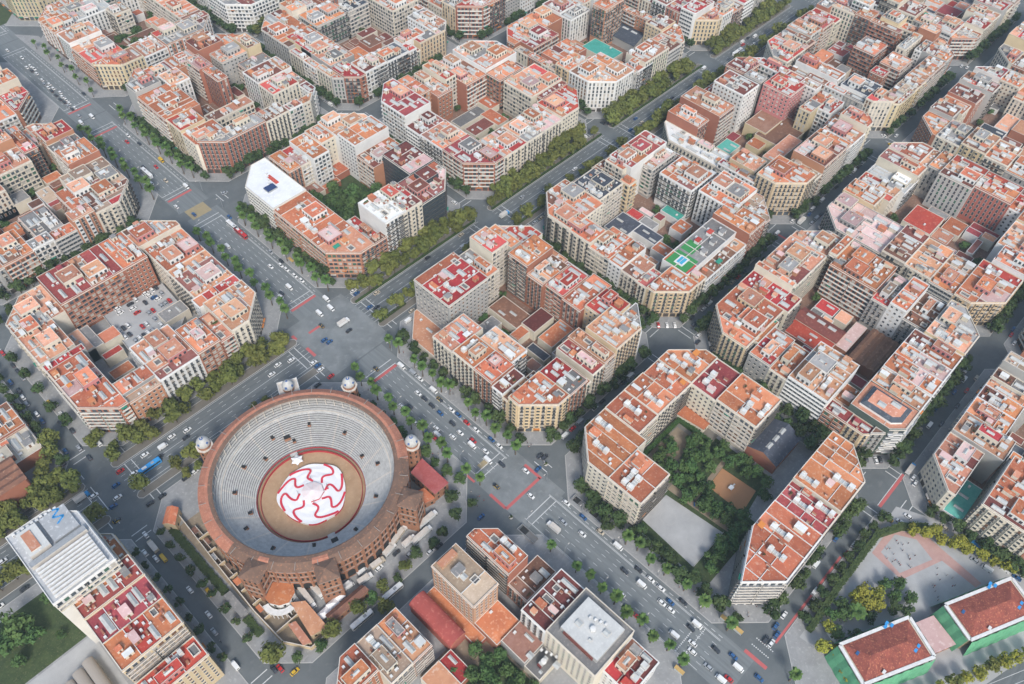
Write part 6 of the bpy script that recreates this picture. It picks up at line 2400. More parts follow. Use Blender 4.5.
KIND = {
    'plane': [crown_mesh('crown', 'leaf_plane', s, 5.4, 2.6, 11, 11, 620, .82) for s in range(6)],
    'street': [crown_mesh('crown', 'leaf_dark', 20+s, 4.5, 2.3, 9.6, 9, 480, .75) for s in range(5)],
    'small': [crown_mesh('crown', 'leaf_dark', 40+s, 2.5, 2.0, 5.8, 6, 340, .48) for s in range(4)],
    'garden': [crown_mesh('crown', 'leaf_park', 60+s, 4.9, 1.6, 9, 11, 560, .72) for s in range(5)],
    'yellow': [crown_mesh('crown', 'leaf_yellow', 80+s, 5.0, 2.2, 10, 10, 560, .75) for s in range(3)],
}
TR = random.Random(77)
def tree(kind, x, y, label, s=1.0, group=None, z=.13, name=None):
    t = thing(name or {'plane': 'plane_tree', 'street': 'street_tree', 'small': 'orange_tree', 'garden': 'garden_tree', 'yellow': 'yellow_tree'}[kind], label, 'tree', (x, y, z), TR.uniform(0, 6.28), group)
    s *= TR.uniform(.88, 1.12)
    link('crown', TR.choice(KIND[kind]), t, (0, 0, 0), 0, (s*TR.uniform(.92, 1.08), s*TR.uniform(.92, 1.08), s*TR.uniform(.9, 1.1)))
    link('trunk', TRUNK, t, (0, 0, 0), 0, (s, s, s)); return t
def court_trees():
    r = random.Random(6)
    for b, rs in BDATA.items():
        if b in ((-1, 1), (-2, 0), (-2, -1), (0, -1), (0, 1), (-1, -1)): continue
        k = 0
        for _ in range(140):
            x, y = r.uniform(BX[b[0]][0]+20, BX[b[0]][1]-20), r.uniform(BY[b[1]][0]+20, BY[b[1]][1]-20)
            if any(q[0]-1.8 < x < q[2]+1.8 and q[1]-1.8 < y < q[3]+1.8 for q in rs): continue
            k += 1
            TREES.append(('garden', x, y, f'{ordn(k)} garden tree in a gap of the inner court of the {bn(b)}', .72))
            if k >= 7: break
def palm_meshes(seed):
    r = random.Random(seed); b = MB()
    for k in range(54):
        a = r.uniform(0, 6.28); el = r.uniform(-.35, 1.35); L = r.uniform(2.3, 3.0); p = Vector((0, 0, 7.9)); d = Vector((math.cos(a)*math.cos(el), math.sin(a)*math.cos(el), math.sin(el)))
        prev = None
        for i in range(5):
            w = (.15, .6, .75, .5, .08)[i]; side = Vector((-math.sin(a), math.cos(a), 0))*w
            cur = (p-side, p+side)
            if prev: b.face([tuple(prev[0]), tuple(prev[1]), tuple(cur[1]), tuple(cur[0])], 'leaf_palm')
            prev = cur; p = p + d*L/4; d = (d + Vector((0, 0, -.28))).normalized()
    c = b.mesh('crown'); b = MB(); b.cyl(0, 0, .34, .2, -.1, 4, 'bark', 8); b.cyl(0, 0, .2, .22, 4, 7.9, 'bark', 8); return c, b.mesh('trunk')
PALM = [palm_meshes(s) for s in range(4)]
def palm(x, y, label, s=1.0, group='palms along the wide avenue'):
    t = thing('palm_tree', label, 'palm', (x, y, .13), TR.uniform(0, 6.28), group); c, k = TR.choice(PALM); s *= TR.uniform(.98, 1.3)
    link('crown', c, t, (0, 0, 0), 0, (s, s, s)); link('trunk', k, t, (0, 0, 0), 0, (s, s, s))
def along(n0, pts, fn):
    for k, (x, y) in enumerate(pts): fn(k + n0, x, y)
L1 = [(-11.4, -36.3), (-13.9, -43.7), (-11.7, -50.4), (-13.9, -57.4), (-11.9, -64.8), (-13.9, -71), (-11.8, -78.6), (-13.5, -84.5), (-11.7, -91.8), (-14.3, -99.3), (-11.8, -106.5), (-13.9, -112.9), (-13.3, -126.1), (-11.4, -134.2)]
for k, (x, y) in enumerate(L1): palm(x, y, f'{ordn(k+1)} palm from the boulevard on the bullring pavement of the avenue')
R1 = [(12.6+2, -34.6), (15.8, -41.2), (15.1, -55.3), (14.2, -62.9), (15.9, -69.5), (14.2, -78.1), (16.2, -82.6), (16.2, -97.3), (14.1, -104.9), (16.2, -111.2), (14.2, -119.7), (16.1, -126.7), (14.3, -134.6)]
for k, (x, y) in enumerate(R1): palm(x, y, f'{ordn(k+1)} palm from the boulevard on the avenue pavement by the sunken-court block')
for k, (x, y) in enumerate([(-13, -184), (-12.4, -199.7), (-11.4, -207.1), (-12.1, -214.9), (-11.5, -222.6), (-14, -230.5), (-11.2, -237.7), (-13.8, -245.6), (-11.3, -253.3), (-12.6, -261.3)]): palm(x, y, f'{ordn(k+1)} palm on the avenue pavement along the barrel-roof block')
for k, (x, y) in enumerate([(15.5, -207.6), (17, -213.7), (14.8, -222.5), (16, -230.7), (16.5, -242), (15.1, -252.8), (15.2, -267.4), (16, -300)]): palm(x, y, f'{ordn(k+1)} palm on the avenue pavement along the park block')
for i, (a, c, l) in enumerate(((24, 122, 'white-slab block'), (170, 262, 'curved-brick block'))):
    for q, xs in ((0, (14.6, 17)), (1, (-11.4, -13.6))):
        y = a; k = 0
        while y < c:
            k += 1; palm(xs[k % 2], y + TR.uniform(-.8, .8), f'{ordn(k)} palm on the avenue pavement {"next to" if q == 0 else "opposite"} the {l}', 1.0); y += 7.6
for k in range(9):
    palm(15 + (k % 2)*3, 300 + k*11, f'{ordn(k+1)} palm on the wide plaza pavement by the yellow-facade block', .8)
# boulevard plane trees: rows on the medians and pavements
TREES = []      # kind, x, y, label, size
def row(kind, xs, y, text, s=1.0, j=.9):
    k = 0
    for x in xs:
        if TR.random() < .1: continue
        k += 1; TREES.append((kind, x + TR.uniform(-j, j)*1.6, y + TR.uniform(-1.1, 1.1), text.format(o=ordn(k)), s*TR.uniform(.72, 1.16)))
def frange(a, c, d):
    o = []; x = a
    while x <= c: o.append(x); x += d
    return o
for i, (a, c) in MEDX.items():
    if i == -2: a = -215
    if i > 3: continue
    nb_, sb_ = bn((i, -1)), bn((i, 0))
    row('plane', frange(a+3 + (4 if i == 0 else 0), c-3, 7.0), 7.6, '{o} plane tree on the boulevard island beside the ' + nb_, 1.14)
    if i != 0 or True: row('plane', frange(a+6, c-6, 8.5), 14.8, '{o} plane tree on the kerb before the ' + nb_, 1.08)
    if i == -1:
        row('plane', (-131, -113, -104, -64, -57), -17.5, '{o} plane tree on the boulevard island beside the bullring', .95)
        row('plane', frange(-112, -60, 6.5), -25.5, '{o} plane tree hugging the boulevard side of the bullring wall', .62)
    else:
        row('plane', frange(a+3, c-3, 7.2), -15.6, '{o} plane tree on the boulevard island beside the ' + sb_, 1.14 if i else .95)
for k, (x, y) in enumerate([(-153.8, 33.1), (-160.5, 25.4), (-159.1, 15.5), (-167.5, 17), (-134, 24), (-175, 24), (-183, 15), (-165, 8.5), (-150, 40)]): TREES.append(('plane', x, y, f'{ordn(k+1)} plane tree crowding the corner near the brick church', 1.05))
# Side-street trees
for b in ALLB:
    if b not in BDATA and b != (-1, 0): continue
    x0, x1 = BX[b[0]]; y0, y1 = BY[b[1]]; far = b[0] >= 3 or b[1] <= -2
    sp = 7.0 if not far else 7.8
    if b == (-1, 0): continue
    if b[1] != -1 and b[1] >= -3 and not (b[1] == 2):
        row('street', frange(x0+10, x1-10, sp), y0-2.8, '{o} street tree from the avenue end, under the ' + bn(b) + ' facing the ' + bn((b[0], b[1]+1)), 1.15)
    if b[0] >= 1:
        row('street', frange(y0+10, y1-10, sp), 0, '', .95) if False else None
        for k, y in enumerate(frange(y0+10, y1-10, sp)): TREES.append(('street', x0-2.8, y+TR.uniform(-.9, .9), f'{ordn(k+1)} street tree under the {bn(b)} facing the {bn((b[0]-1, b[1]))}', 1.12*TR.uniform(.75, 1.12)))
    if b[0] in (0,) and b[1] in (0, 1, -1, -2):
        for k, y in enumerate(frange(y0+8, y1-8, 8.5)): TREES.append(('street', x0-3.6, y+TR.uniform(-1, 1), f'{ordn(k+1)} dark tree close under the avenue fronts of the {bn(b)}', 1.05*TR.uniform(.7, 1.15)))
    if b in ((0, 0), (0, 1), (1, 1), (0, 2)):
        for k, x in enumerate(frange(x0+12, x1-12, sp)):
            if b[1] > 0: TREES.append(('street', x, y1+3.2, f'{ordn(k+1)} street tree on the shaded upper kerb of the {bn(b)}', 1.1))
        for k, y in enumerate(frange(y0+12, y1-12, sp)):
            TREES.append(('street', x1+3, y, f'{ordn(k+1)} street tree on the shaded far kerb of the {bn(b)}', 1.1))
for k, (x, y) in enumerate([(-139.1+1, -43.9), (-138.6, -53.4), (-138.8, -62.1), (-138.9, -71.4), (-138.7, -80.8), (-138.2, -87.6), (-138.4, -98.1), (-138.5, -106.6), (-138.7, -116.2)]): TREES.append(('small', x, y, f'{ordn(k+1)} small round tree from the boulevard along the green strip', 1.15))
for k, (x, y) in enumerate([(-152, -45), (-152.2, -54), (-152, -63), (-151.5, -72), (-151.2, -80.7), (-152, -89.7), (-151.8, -97.7), (-152, -108.8), (-151.8, -115.5)]): TREES.append(('small', x, y, f'{ordn(k+1)} small round tree under the crimson-roofed houses', 1.1))
for k, (x, y, s, kd) in enumerate([(-135, -131, 1.25, 'plane'), (-128.6, -139.5, .8, 'garden'), (-118.5, -142, .85, 'garden'), (-110, -141.2, .95, 'plane'), (-96.2, -141.3, .9, 'plane'), (-88.9, -142, .8, 'garden'), (-87.5, -149.6, .85, 'plane'), (-81.9, -141, .7, 'plane'), (-73.8, -142.8, .65, 'street'), (-67.4, -141.1, .75, 'plane'), (-60, -140.2, .9, 'street'), (-50, -141.5, .8, 'street'), (-33, -139, 1.0, 'street'), (-43, -141, .8, 'street'), (-27, -130, .95, 'street'), (-22, -139.5, .7, 'street')]): TREES.append((kd, x, y, f'{ordn(k+1)} tree along the rear street below the bullring, from its lower corner', s))
for k, (x, y) in enumerate([(-20, -60), (-21, -68), (-19.5, -84), (-20.5, -92), (-19, -101), (-19.5, -110), (-19, -118), (-17.5, -126), (-22, -48), (-20, -76)]): TREES.append(('garden', x, y, f'{ordn(k+1)} bushy tree between the bullring wall and the avenue palms', .8))
PK = [(72.3, -192.4), (81.9, -197.8), (80.6, -207.9), (88, -211), (92.7, -221.2), (91.9, -231.9), (63.6, -197.5), (65.1, -208.5), (69.2, -213.6), (60.6, -215.2), (62, -223.1), (64.4, -233.5), (56.5, -222.7), (57.6, -229.6), (66.1, -241.4), (57.9, -241.7), (48, -241), (42.1, -245.3), (37.1, -242.2), (86, -203), (93, -211), (94, -225.5), (76, -200.5), (68.5, -202.5), (60, -206), (59, -236), (50, -246.5), (90.5, -239.5), (84, -241.5), (75, -188.6), (58, -200), (78, -213), (87, -218), (88, -228), (66, -219), (61, -229), (55, -214), (71, -206), (85, -197), (79, -204), (62, -192), (68, -190), (53, -243), (61, -244), (45, -242.5), (33, -245)]
for k, (x, y) in enumerate(PK): TREES.append(('garden', x, y, f'{ordn(k+1)} leafy tree in the park among the gravel walks', .92))
for k, (x, y) in enumerate([(23.6, -242.2), (19.7, -249.9), (18.5, -236), (22, -258.4), (24, -209.4), (22.5, -219.2), (22.5, -229.2), (15, -196), (19, -190), (20, -200), (21, -181), (22.5, -172), (17.5, -184)]): TREES.append(('street', x, y, f'{ordn(k+1)} dark tree on the wide pavement between the palms and the sports court', 1.0 if k < 9 else .9))
for k, (x, y) in enumerate([(55, 52), (62, 47), (70, 55), (64, 64), (58, 75), (72, 70), (80, 60), (86, 72), (54, 62), (78, 47), (66, 83), (90, 58), (60, 90), (74, 88), (57, 45), (68, 42), (74, 49), (84, 66), (61, 57), (75, 58), (66, 74), (80, 78), (56, 84), (70, 78), (84, 54), (92, 68)]): TREES.append(('garden', x, y, f'{ordn(k+1)} dark tree in the garden court of the white-slab block', 1.15))
for k, (x, y, s) in enumerate([(-206, -42, 1.7), (-203, -49, 1.3), (-211, -46, 1.5), (-192, -36, .7), (-195, -56, .6), (-219, -40, 1.2), (-214, -55, .9)]): TREES.append(('garden', x, y, f'{ordn(k+1)} dense dark tree on the lawn behind the slatted tower', s))
for k, (x, y) in enumerate([(-72.2, -193), (-71, -199), (-76, -203), (-68.8, -208), (-76.7, -208), (-67.7, -214), (-80, -199), (-72, -215), (-84, -206), (-81, -214), (-66, -222), (-75, -221), (-66, -202), (-84, -193)]): TREES.append(('garden', x, y, f'{ordn(k+1)} dark garden tree below the barrel roof', .95))
for k, (x, y) in enumerate([(119, -305), (122, -311), (124, -317), (126, -323), (128, -329), (130, -335), (132, -341), (134, -347), (125.5, -313), (129, -324)]): TREES.append(('yellow', x, y, f'{ordn(k+1)} yellow-green tree along the far side of the playgrounds', .82))
for k, (x, y, kd) in enumerate([(73, -303, 'yellow'), (69, -307, 'yellow'), (76, -308, 'yellow'), (84, -309, 'garden'), (82, -315, 'garden'), (88, -313, 'garden'), (87, -320, 'garden'), (70, -301, 'yellow'), (66, -304, 'yellow'), (72, -311, 'yellow'), (43, -312, 'yellow'), (40, -316, 'yellow'), (48, -304, 'garden'), (57, -303, 'garden'), (52, -311, 'street'), (54, -298, 'garden'), (61, -299, 'garden'), (47, -300, 'yellow'), (40, -308, 'yellow'), (36, -314, 'yellow'), (34, -319, 'yellow'), (37, -303, 'yellow'), (80, -322, 'street'), (76, -317, 'street'), (65, -312, 'street')]): TREES.append((kd, x, y, f'{ordn(k+1)} tree in the school yard between the hedge and the netted buildings', .85))
for k, x in enumerate(range(38, 135, 6)): TREES.append(('yellow' if k % 3 else 'plane', x + 30 - 22, -352 + 9.0 - (x-38)*.51, f'{ordn(k+1)} roadside tree between the netted buildings and the diagonal road', .8))
for k, (x, y) in enumerate([(44, -289.5), (52, -289.6), (60, -289.7), (68, -289.5), (76, -289.6), (84, -289.5), (92, -289.7), (100, -289.5), (107, -290), (116, -291.5)]): TREES.append(('street', x, y, f'{ordn(k+1)} dark street tree outside the school hedge', .85))
for k in range(14): TREES.append(('garden', 62 + (k % 5)*7 + TR.uniform(-2, 2), 320 + (k//5)*14 + TR.uniform(-3, 3), f'{ordn(k+1)} hazy tree in the court of the yellow-facade block', 1.0))
for k in range(8): TREES.append(('plane', 150+k*9, 284 + (k % 2)*3, f'{ordn(k+1)} tree under the hazy white block at the top of the avenue grid', 1.1))
for k, (x, y) in enumerate([(-133, 138), (-124, 140), (-115, 139), (-106, 141), (-97, 139), (-88, 140), (-140, 60), (-139, 75), (-139, 90), (-139, 105), (-139.5, 46)]): TREES.append(('street', x, y, f'{ordn(k+1)} street tree round the outer sides of the car-park block', .9))
for k, y in enumerate(frange(25, 120, 9)): TREES.append(('street', -152.3, y, f'{ordn(k+1)} street tree on the brick-church side of the side street', .85))
court_trees()
# keep what the frame can show; the nearest ones stand as trees of their own, the rest are one far mass
ci = cam.rotation_euler.to_matrix().transposed()
def px(x, y, z=4):
    v = ci @ (Vector((x, y, z)) - CAM); return 512 + 825.78*v.x/-v.z, 342 - 825.78*v.y/-v.z, -v.z
vis = []
for t in TREES:
    X, Y, D = px(t[1], t[2])
    if D > 0 and -12 < X < 1036 and -12 < Y < 700: vis.append((D, t))
vis.sort(key=lambda q: q[0])
cnt = {}; far = []
seen_l = set()
for D, (kd, x, y, l, s) in vis:
    lim = 285
    grp = 'P' if kd == 'plane' else ('S' if kd == 'street' else 'G')
    cnt[grp] = cnt.get(grp, 0) + 1
    if cnt[grp] > (290 if grp == 'S' else 290): far.append((kd, x, y, s)); continue
    tree(kd, x, y, l, s, {'plane': 'plane trees along the boulevard', 'street': 'dark street trees', 'small': 'small trees along the side street', 'garden': 'trees in parks and gardens', 'yellow': 'yellow-green trees of the school'}[kd])
if far:
    b = MB(); r = random.Random(8)
    for kd, x, y, s in far:
        b.tube((x, y, 0), (x, y, 4*s), .28*s, .2*s, 'bark', 5)
        for _ in range(110):
            v = Vector((r.gauss(0, 1), r.gauss(0, 1), r.gauss(0, 1))).normalized()*(r.random()**.33)
            c = Vector((x+v.x*3.4*s, y+v.y*3.4*s, 5.6*s+v.z*2.6*s)); q = 1.25*s*r.uniform(.6, 1.1); a = r.uniform(0, 6.28); tz = r.uniform(-.6, .6)
            b.face([(c.x-q*math.cos(a), c.y-q*math.sin(a), c.z), (c.x+q*.6*math.sin(a), c.y-q*.6*math.cos(a), c.z+tz*q), (c.x+q*math.cos(a), c.y+q*math.sin(a), c.z+.2), (c.x-q*.6*math.sin(a), c.y+q*.6*math.cos(a), c.z-tz*q)], 'leaf_plane' if kd == 'plane' else 'leaf_dark')
    o = b.build('distant_trees'); tag(o, 'mass of small hazy street trees in the most distant streets', 'trees', kind='stuff')
print('TREES', len(vis), cnt, 'far', len(far))
t = thing('date_palm', 'big round-headed palm beside the netted school building', 'palm', (61, -305.5, .15)); c, k = PALM[0]; link('crown', c, t, (0, 0, 0), 0, (1.7, 1.7, .95)); link('trunk', k, t, (0, 0, 0), 0, (1.3, 1.3, .95))
# ---------------------------------------------------------------- vehicles
def wheels(b, xs, y, r=.33, w=.22):
    for x in xs:
        for s in (-1, 1):
            k0 = len(b.v); k = b.mid('tyre'); n = 8; yy = s*y
            for yo in (yy-w/2, yy+w/2):
                for i in range(n): a = 2*math.pi*i/n; b.v.append((x+r*math.cos(a), yo, r+r*math.sin(a)))
            for i in range(n): j = (i+1) % n; b.f.append((k0+i, k0+j, k0+n+j, k0+n+i)); b.m.append(k)
            b.f.append(tuple(k0+i for i in range(n))); b.m.append(k); b.f.append(tuple(k0+n+i for i in range(n))); b.m.append(k)
def loft(b, secs, m):
    """cross sections (x, halfwidth_bottom, halfwidth_top, z0, z1) lofted along x"""
    k = b.mid(m); n0 = len(b.v)
    for x, wb, wt, z0, z1 in secs: b.v += [(x, -wb, z0), (x, wb, z0), (x, wt, z1), (x, -wt, z1)]
    for i in range(len(secs)-1):
        a = n0+4*i; c = a+4
        for j in range(4): b.f.append((a+j, a+(j+1) % 4, c+(j+1) % 4, c+j)); b.m.append(k)
    b.f.append((n0+3, n0+2, n0+1, n0)); b.m.append(k); e = n0+4*(len(secs)-1); b.f.append((e, e+1, e+2, e+3)); b.m.append(k)
def car_body(p):
    def f(b):
        loft(b, [(-2.15, .78, .70, .35, .78), (-2.0, .88, .80, .24, .92), (-1.2, .9, .84, .22, .97), (.6, .9, .84, .22, .95), (1.7, .88, .78, .24, .82), (2.12, .74, .62, .34, .66)], 'paint_' + p)
        loft(b, [(-1.35, .60, .60, 1.40, 1.45), (-.9, .66, .64, 1.40, 1.50), (.1, .66, .64, 1.40, 1.50), (.42, .60, .60, 1.38, 1.44)], 'paint_' + p)
        wheels(b, (-1.35, 1.35), .80)
    return shared('car_body_' + p, f)
def car_glass():
    def f(b): loft(b, [(-1.85, .72, .70, .92, .94), (-1.3, .78, .62, .93, 1.41), (.35, .78, .62, .93, 1.41), (1.15, .72, .70, .88, .90)], 'car_glass')
    return shared('car_windows', f)
def lights(b, x, y, z, m='white_paint'): b.box(x-.04, y-.16, z, x+.04, y+.16, z+.14, m)
def lamp_mesh(m, key):
    return shared(key, lambda b: lights(b, 0, 0, 0, m))
def van_body(p):
    def f(b):
        loft(b, [(-2.55, .95, .88, .32, 2.05), (-2.4, .97, .90, .28, 2.15), (1.2, .97, .90, .28, 2.15), (1.75, .95, .80, .28, 1.9)], 'paint_' + p); loft(b, [(1.75, .95, .86, .28, 1.15), (2.5, .86, .72, .32, .95)], 'paint_' + p); wheels(b, (-1.6, 1.6), .88, .36)
    return shared('van_body_' + p, f)
def van_glass():
    def f(b): loft(b, [(1.30, .93, .84, 1.25, 2.02), (1.77, .92, .82, 1.25, 1.87), (2.05, .86, .8, 1.12, 1.2)], 'car_glass'); b.box(-2.58, -.6, 1.25, -2.54, .6, 1.85, 'car_glass')
    return shared('van_windows', f)
def truck_cab(p):
    def f(b): loft(b, [(2.2, 1.15, 1.1, .5, 2.6), (3.7, 1.15, 1.05, .5, 2.5), (3.95, 1.1, 1.0, .5, 1.3)], 'paint_' + p); b.box(3.72, -.95, 1.5, 3.86, .95, 2.25, 'car_glass'); b.box(-3.6, -1, .5, 2.4, 1, .8, 'tyre', bottom=True); wheels(b, (-2.5, 2.9), 1.0, .48, .3)
    return shared('truck_cab_' + p, f)
def cargo(p, L=5.6):
    def f(b): b.box(-L+1.95, -1.22, .95, 1.95, 1.22, 3.3, 'paint_' + p, 'paint_' + p, bottom=True); b.box(-L+1.9, -1.25, 3.22, 2.0, 1.25, 3.34, 'off_white'); b.box(-L+1.93, -.02, .95, -L+1.95, .02, 3.2, 'metal_grey')
    return shared(f'cargo_box_{p}{L}', f)
def bus_body(p):
    def f(b): loft(b, [(-5.9, 1.18, 1.1, .35, 2.9), (-5.7, 1.25, 1.18, .3, 3.05), (5.6, 1.25, 1.18, .3, 3.05), (5.95, 1.15, 1.05, .4, 2.8)], 'paint_' + p); b.box(-4, -.7, 3.05, -1.5, .7, 3.28, 'white_paint'); b.box(1, -.6, 3.05, 2.6, .6, 3.22, 'metal_grey'); wheels(b, (-3.6, 3.7), 1.08, .48, .3)
    return shared('bus_body_' + p, f)
def bus_glass():
    def f(b):
        for s in (-1, 1): b.box(-5.4, s*1.24-.03, 1.35, 5.3, s*1.24+.03, 2.4, 'car_glass')
        b.box(5.75, -1, 1.2, 5.98, 1, 2.5, 'car_glass')
    return shared('bus_windows', f)
def moto():
    def f(b):
        b.box(-.5, -.12, .45, .35, .12, .8, 'paint_D'); b.box(.5, -.3, .9, .6, .3, 1.0, 'metal_grey'); b.box(-.9, -.07, 0, -.35, .07, .6, 'tyre'); b.box(.4, -.07, 0, .95, .07, .6, 'tyre')
        b.box(-.35, -.2, .8, 0, .2, 1.5, 'cloth_dark'); b.cyl(-.1, 0, .15, .12, 1.5, 1.78, 'paint_W', 7)
    return shared('motorcycle', f)
VN = {'c': 'parked_or_lane_car', 'v': 'van', 't': 'box_truck', 'b': 'bus', 'l': 'trailer_truck', 'x': 'taxi', 'm': 'motorcycle'}
def vehicle(kind, col, x, y, ang, label, group, z=.014, name=None):
    t = thing(name or {'c': 'car'}.get(kind, VN[kind]), label, {'c': 'car', 'v': 'van', 't': 'truck', 'b': 'bus', 'l': 'truck', 'x': 'taxi', 'm': 'motorcycle'}[kind], (x, y, z), R(ang), group)
    if kind in 'cx':
        c = 'D' if kind == 'x' else col
        link('body', car_body(c), t); link('windows', car_glass(), t)
        for s in (-.6, .6): link('headlight', lamp_mesh('white_paint', 'headlight'), t, (2.08, s, .5)); link('tail_light', lamp_mesh('barrier_red', 'tail_light'), t, (-2.12, s, .58))
        if kind == 'x':
            for s in (-.92, .92): link('door', shared('taxi_door', lambda b: b.box(-1.0, -.03, .3, .8, .03, .9, 'paint_Y')), t, (0, s, 0))
            link('roof_sign', shared('taxi_sign', lambda b: b.box(-.12, -.3, 0, .12, .3, .18, 'paint_Y')), t, (-.4, 0, 1.5))
            link('boot_lid', shared('taxi_boot', lambda b: b.box(-.35, -.7, 0, .35, .7, .03, 'paint_Y')), t, (-1.65, 0, .95))
    elif kind == 'v':
        link('body', van_body(col), t); link('windows', van_glass(), t)
    elif kind == 't':
        link('cab', truck_cab({'U': 'L'}.get(col, col)), t); link('cargo_box', cargo(col), t)
    elif kind == 'l':
        link('cab', truck_cab('W' if col != 'L' else 'L'), t, (2.2, 0, 0)); link('cargo_box', cargo(col, 10.2), t, (2.2, 0, 0)); link('wheel', shared('trailer_wheel', lambda b: wheels(b, (-6.4, -5.3), 1.0, .48, .3)), t, (2.2, 0, 0))
    elif kind == 'b':
        link('body', bus_body(col), t); link('windows', bus_glass(), t)
    elif kind == 'm': link('body', moto(), t)
    return t
def where(x, y):
    best = min(((b, abs(x-(BX[b[0]][0]+BX[b[0]][1])/2)/60 + abs(y-(BY[b[1]][0]+BY[b[1]][1])/2)/60) for b in ALLB if True), key=lambda q: q[1])[0]
    cx, cy = (BX[best[0]][0]+BX[best[0]][1])/2, (BY[best[1]][0]+BY[best[1]][1])/2
    if -14 < y < 5: st = 'boulevard roadway'
    elif 5 <= y < 18 or -28 < y <= -14: st = 'boulevard side lane'
    elif -10 < x < 14: st = 'avenue'
    else: st = 'side street'
    return best, st
CV = []
for ln in CARS.strip().split('\n'):
    x, y, a, kc = ln.split()
    if kc[0] in 'ltb' and -112 < float(x) < -36 and -150 < float(y) < -112: continue
    CV.append([float(x), float(y), float(a), kc[0], kc[1]])
CV += [[-59.5, -126.3, 12, 'l', 'E'], [-57.6, -132, 0, 't', 'W'], [-43.7, -129.8, -1, 'l', 'W'], [-75.4, -129.8, -5, 't', 'E'], [-108.8, -119.4, -94, 'l', 'W'], [-103.8, -120.6, -89, 't', 'W'], [-80, -145.4, -2, 'b', 'W'], [-98, -145.4, -2, 'b', 'W'], [-91.8, -128.6, -10, 'v', 'W']]
rv = random.Random(21)
for rowy in (62, 68.5, 75, 81.5, 90, 96):
    for q in range(13):
        xx = -88 + q*2.7
        if rv.random() < .22 or (rowy > 85 and xx < -76) or (rowy < 65 and (xx < -84 or xx > -62)): continue
        if any(abs(xx-v[0]) < 2.4 and abs(rowy-v[1]) < 5 for v in CV): continue
        CV.append([xx, rowy, 90, 'c', rv.choice('WWDDBSSWDR')])
CV += [[-67, -128.6, 8, 't', 'W'], [-84.5, -131.5, -8, 't', 'W'], [-51, -134, 0, 'l', 'W']]
occ = [(v[0], v[1]) for v in CV]
PARKED_OR_LANE = set((v[0], v[1]) for v in CV if -93 < v[0] < -51 and 55 < v[1] < 100)
def addvehicle(x, y, ang, p=.85):
    if rv.random() > p: return
    if any(abs(x-a) < 2.3 and abs(y-b) < 5.2 or abs(x-a) < 5.2 and abs(y-b) < 2.3 for a, b in occ): return
    X, Y, D = px(x, y, 1)
    if not (-5 < X < 1029 and -5 < Y < 689): return
    k = rv.choices('cccv', k=1)[0]; occ.append((x, y)); PARKED_OR_LANE.add((x, y)); CV.append([x, y, ang, k, rv.choices('WDSBRDE' if k == 'c' else 'WWWS', k=1)[0]])
# kerbside rows, then cars scattered along the driving lanes
for (i, (x0, x1)) in BX.items():
    for gy in (-149, -283.5):
        if i == 0 or i == 1 or i == 2:
            for x in frange(x0+16, x1-16, 6.2): addvehicle(x, gy+3.4, 0, .5); addvehicle(x, gy-3.3, 0, .5)
for (j, (y0, y1)) in BY.items():
    if j < -2 : continue
    for mx in (131, 258, 385):
        for y in frange(y0+16, y1-16, 6.2): addvehicle(mx+2.9, y, 90, .38); addvehicle(mx-2.9, y, 90, .3)
for y in frange(-125, -40, 5.6): addvehicle(11.7, y, 90, .55)
for y in frange(20, 125, 5.6): addvehicle(11.8, y, 90, .4)
for y in frange(-262, -170, 5.6): addvehicle(11.8, y, 90, .4)
for y in frange(20, 125, 6): addvehicle(-148.2, y, 90, .6); addvehicle(-141.6, y, 90, .45)
for a, c in ((-245, -165), (30, 115), (150, 240)):
    for x in frange(a, c, 6): addvehicle(x, -22.8, 0, .45); addvehicle(x, 11.8, 0, .35)
for x in frange(-240, -165, 7): addvehicle(x, -3, 0, .3); addvehicle(x, -9, 0, .35)
for y in (-8.5, -5.8, -2.8, .2, 2.8):
    for x in frange(30, 470, 26): addvehicle(x+rv.uniform(-9, 9), y, 0, .22)
for x in (-7.2, -4.2, -1.2, 1.9, 4.9):
    for y in frange(20, 400, 26): addvehicle(x, y+rv.uniform(-9, 9), 90, .22)
for (i, j) in ((1, 0), (2, 0), (1, 1), (2, 1), (1, -1), (0, 1)):     # chamfer-corner rows
    for c, (sx, sy) in (('SW', (0, 0)),):
        x0, y0 = BX[i][0], BY[j][0]
        if i == 0: continue
        for k in range(5):
            x = x0 + 5 - 10 + k*2.0 + 2.6; y = y0 + 5 - 2.0*k + 1 - 3.2 
            addvehicle(x - 1.6, y - 1.6, 45, .0)
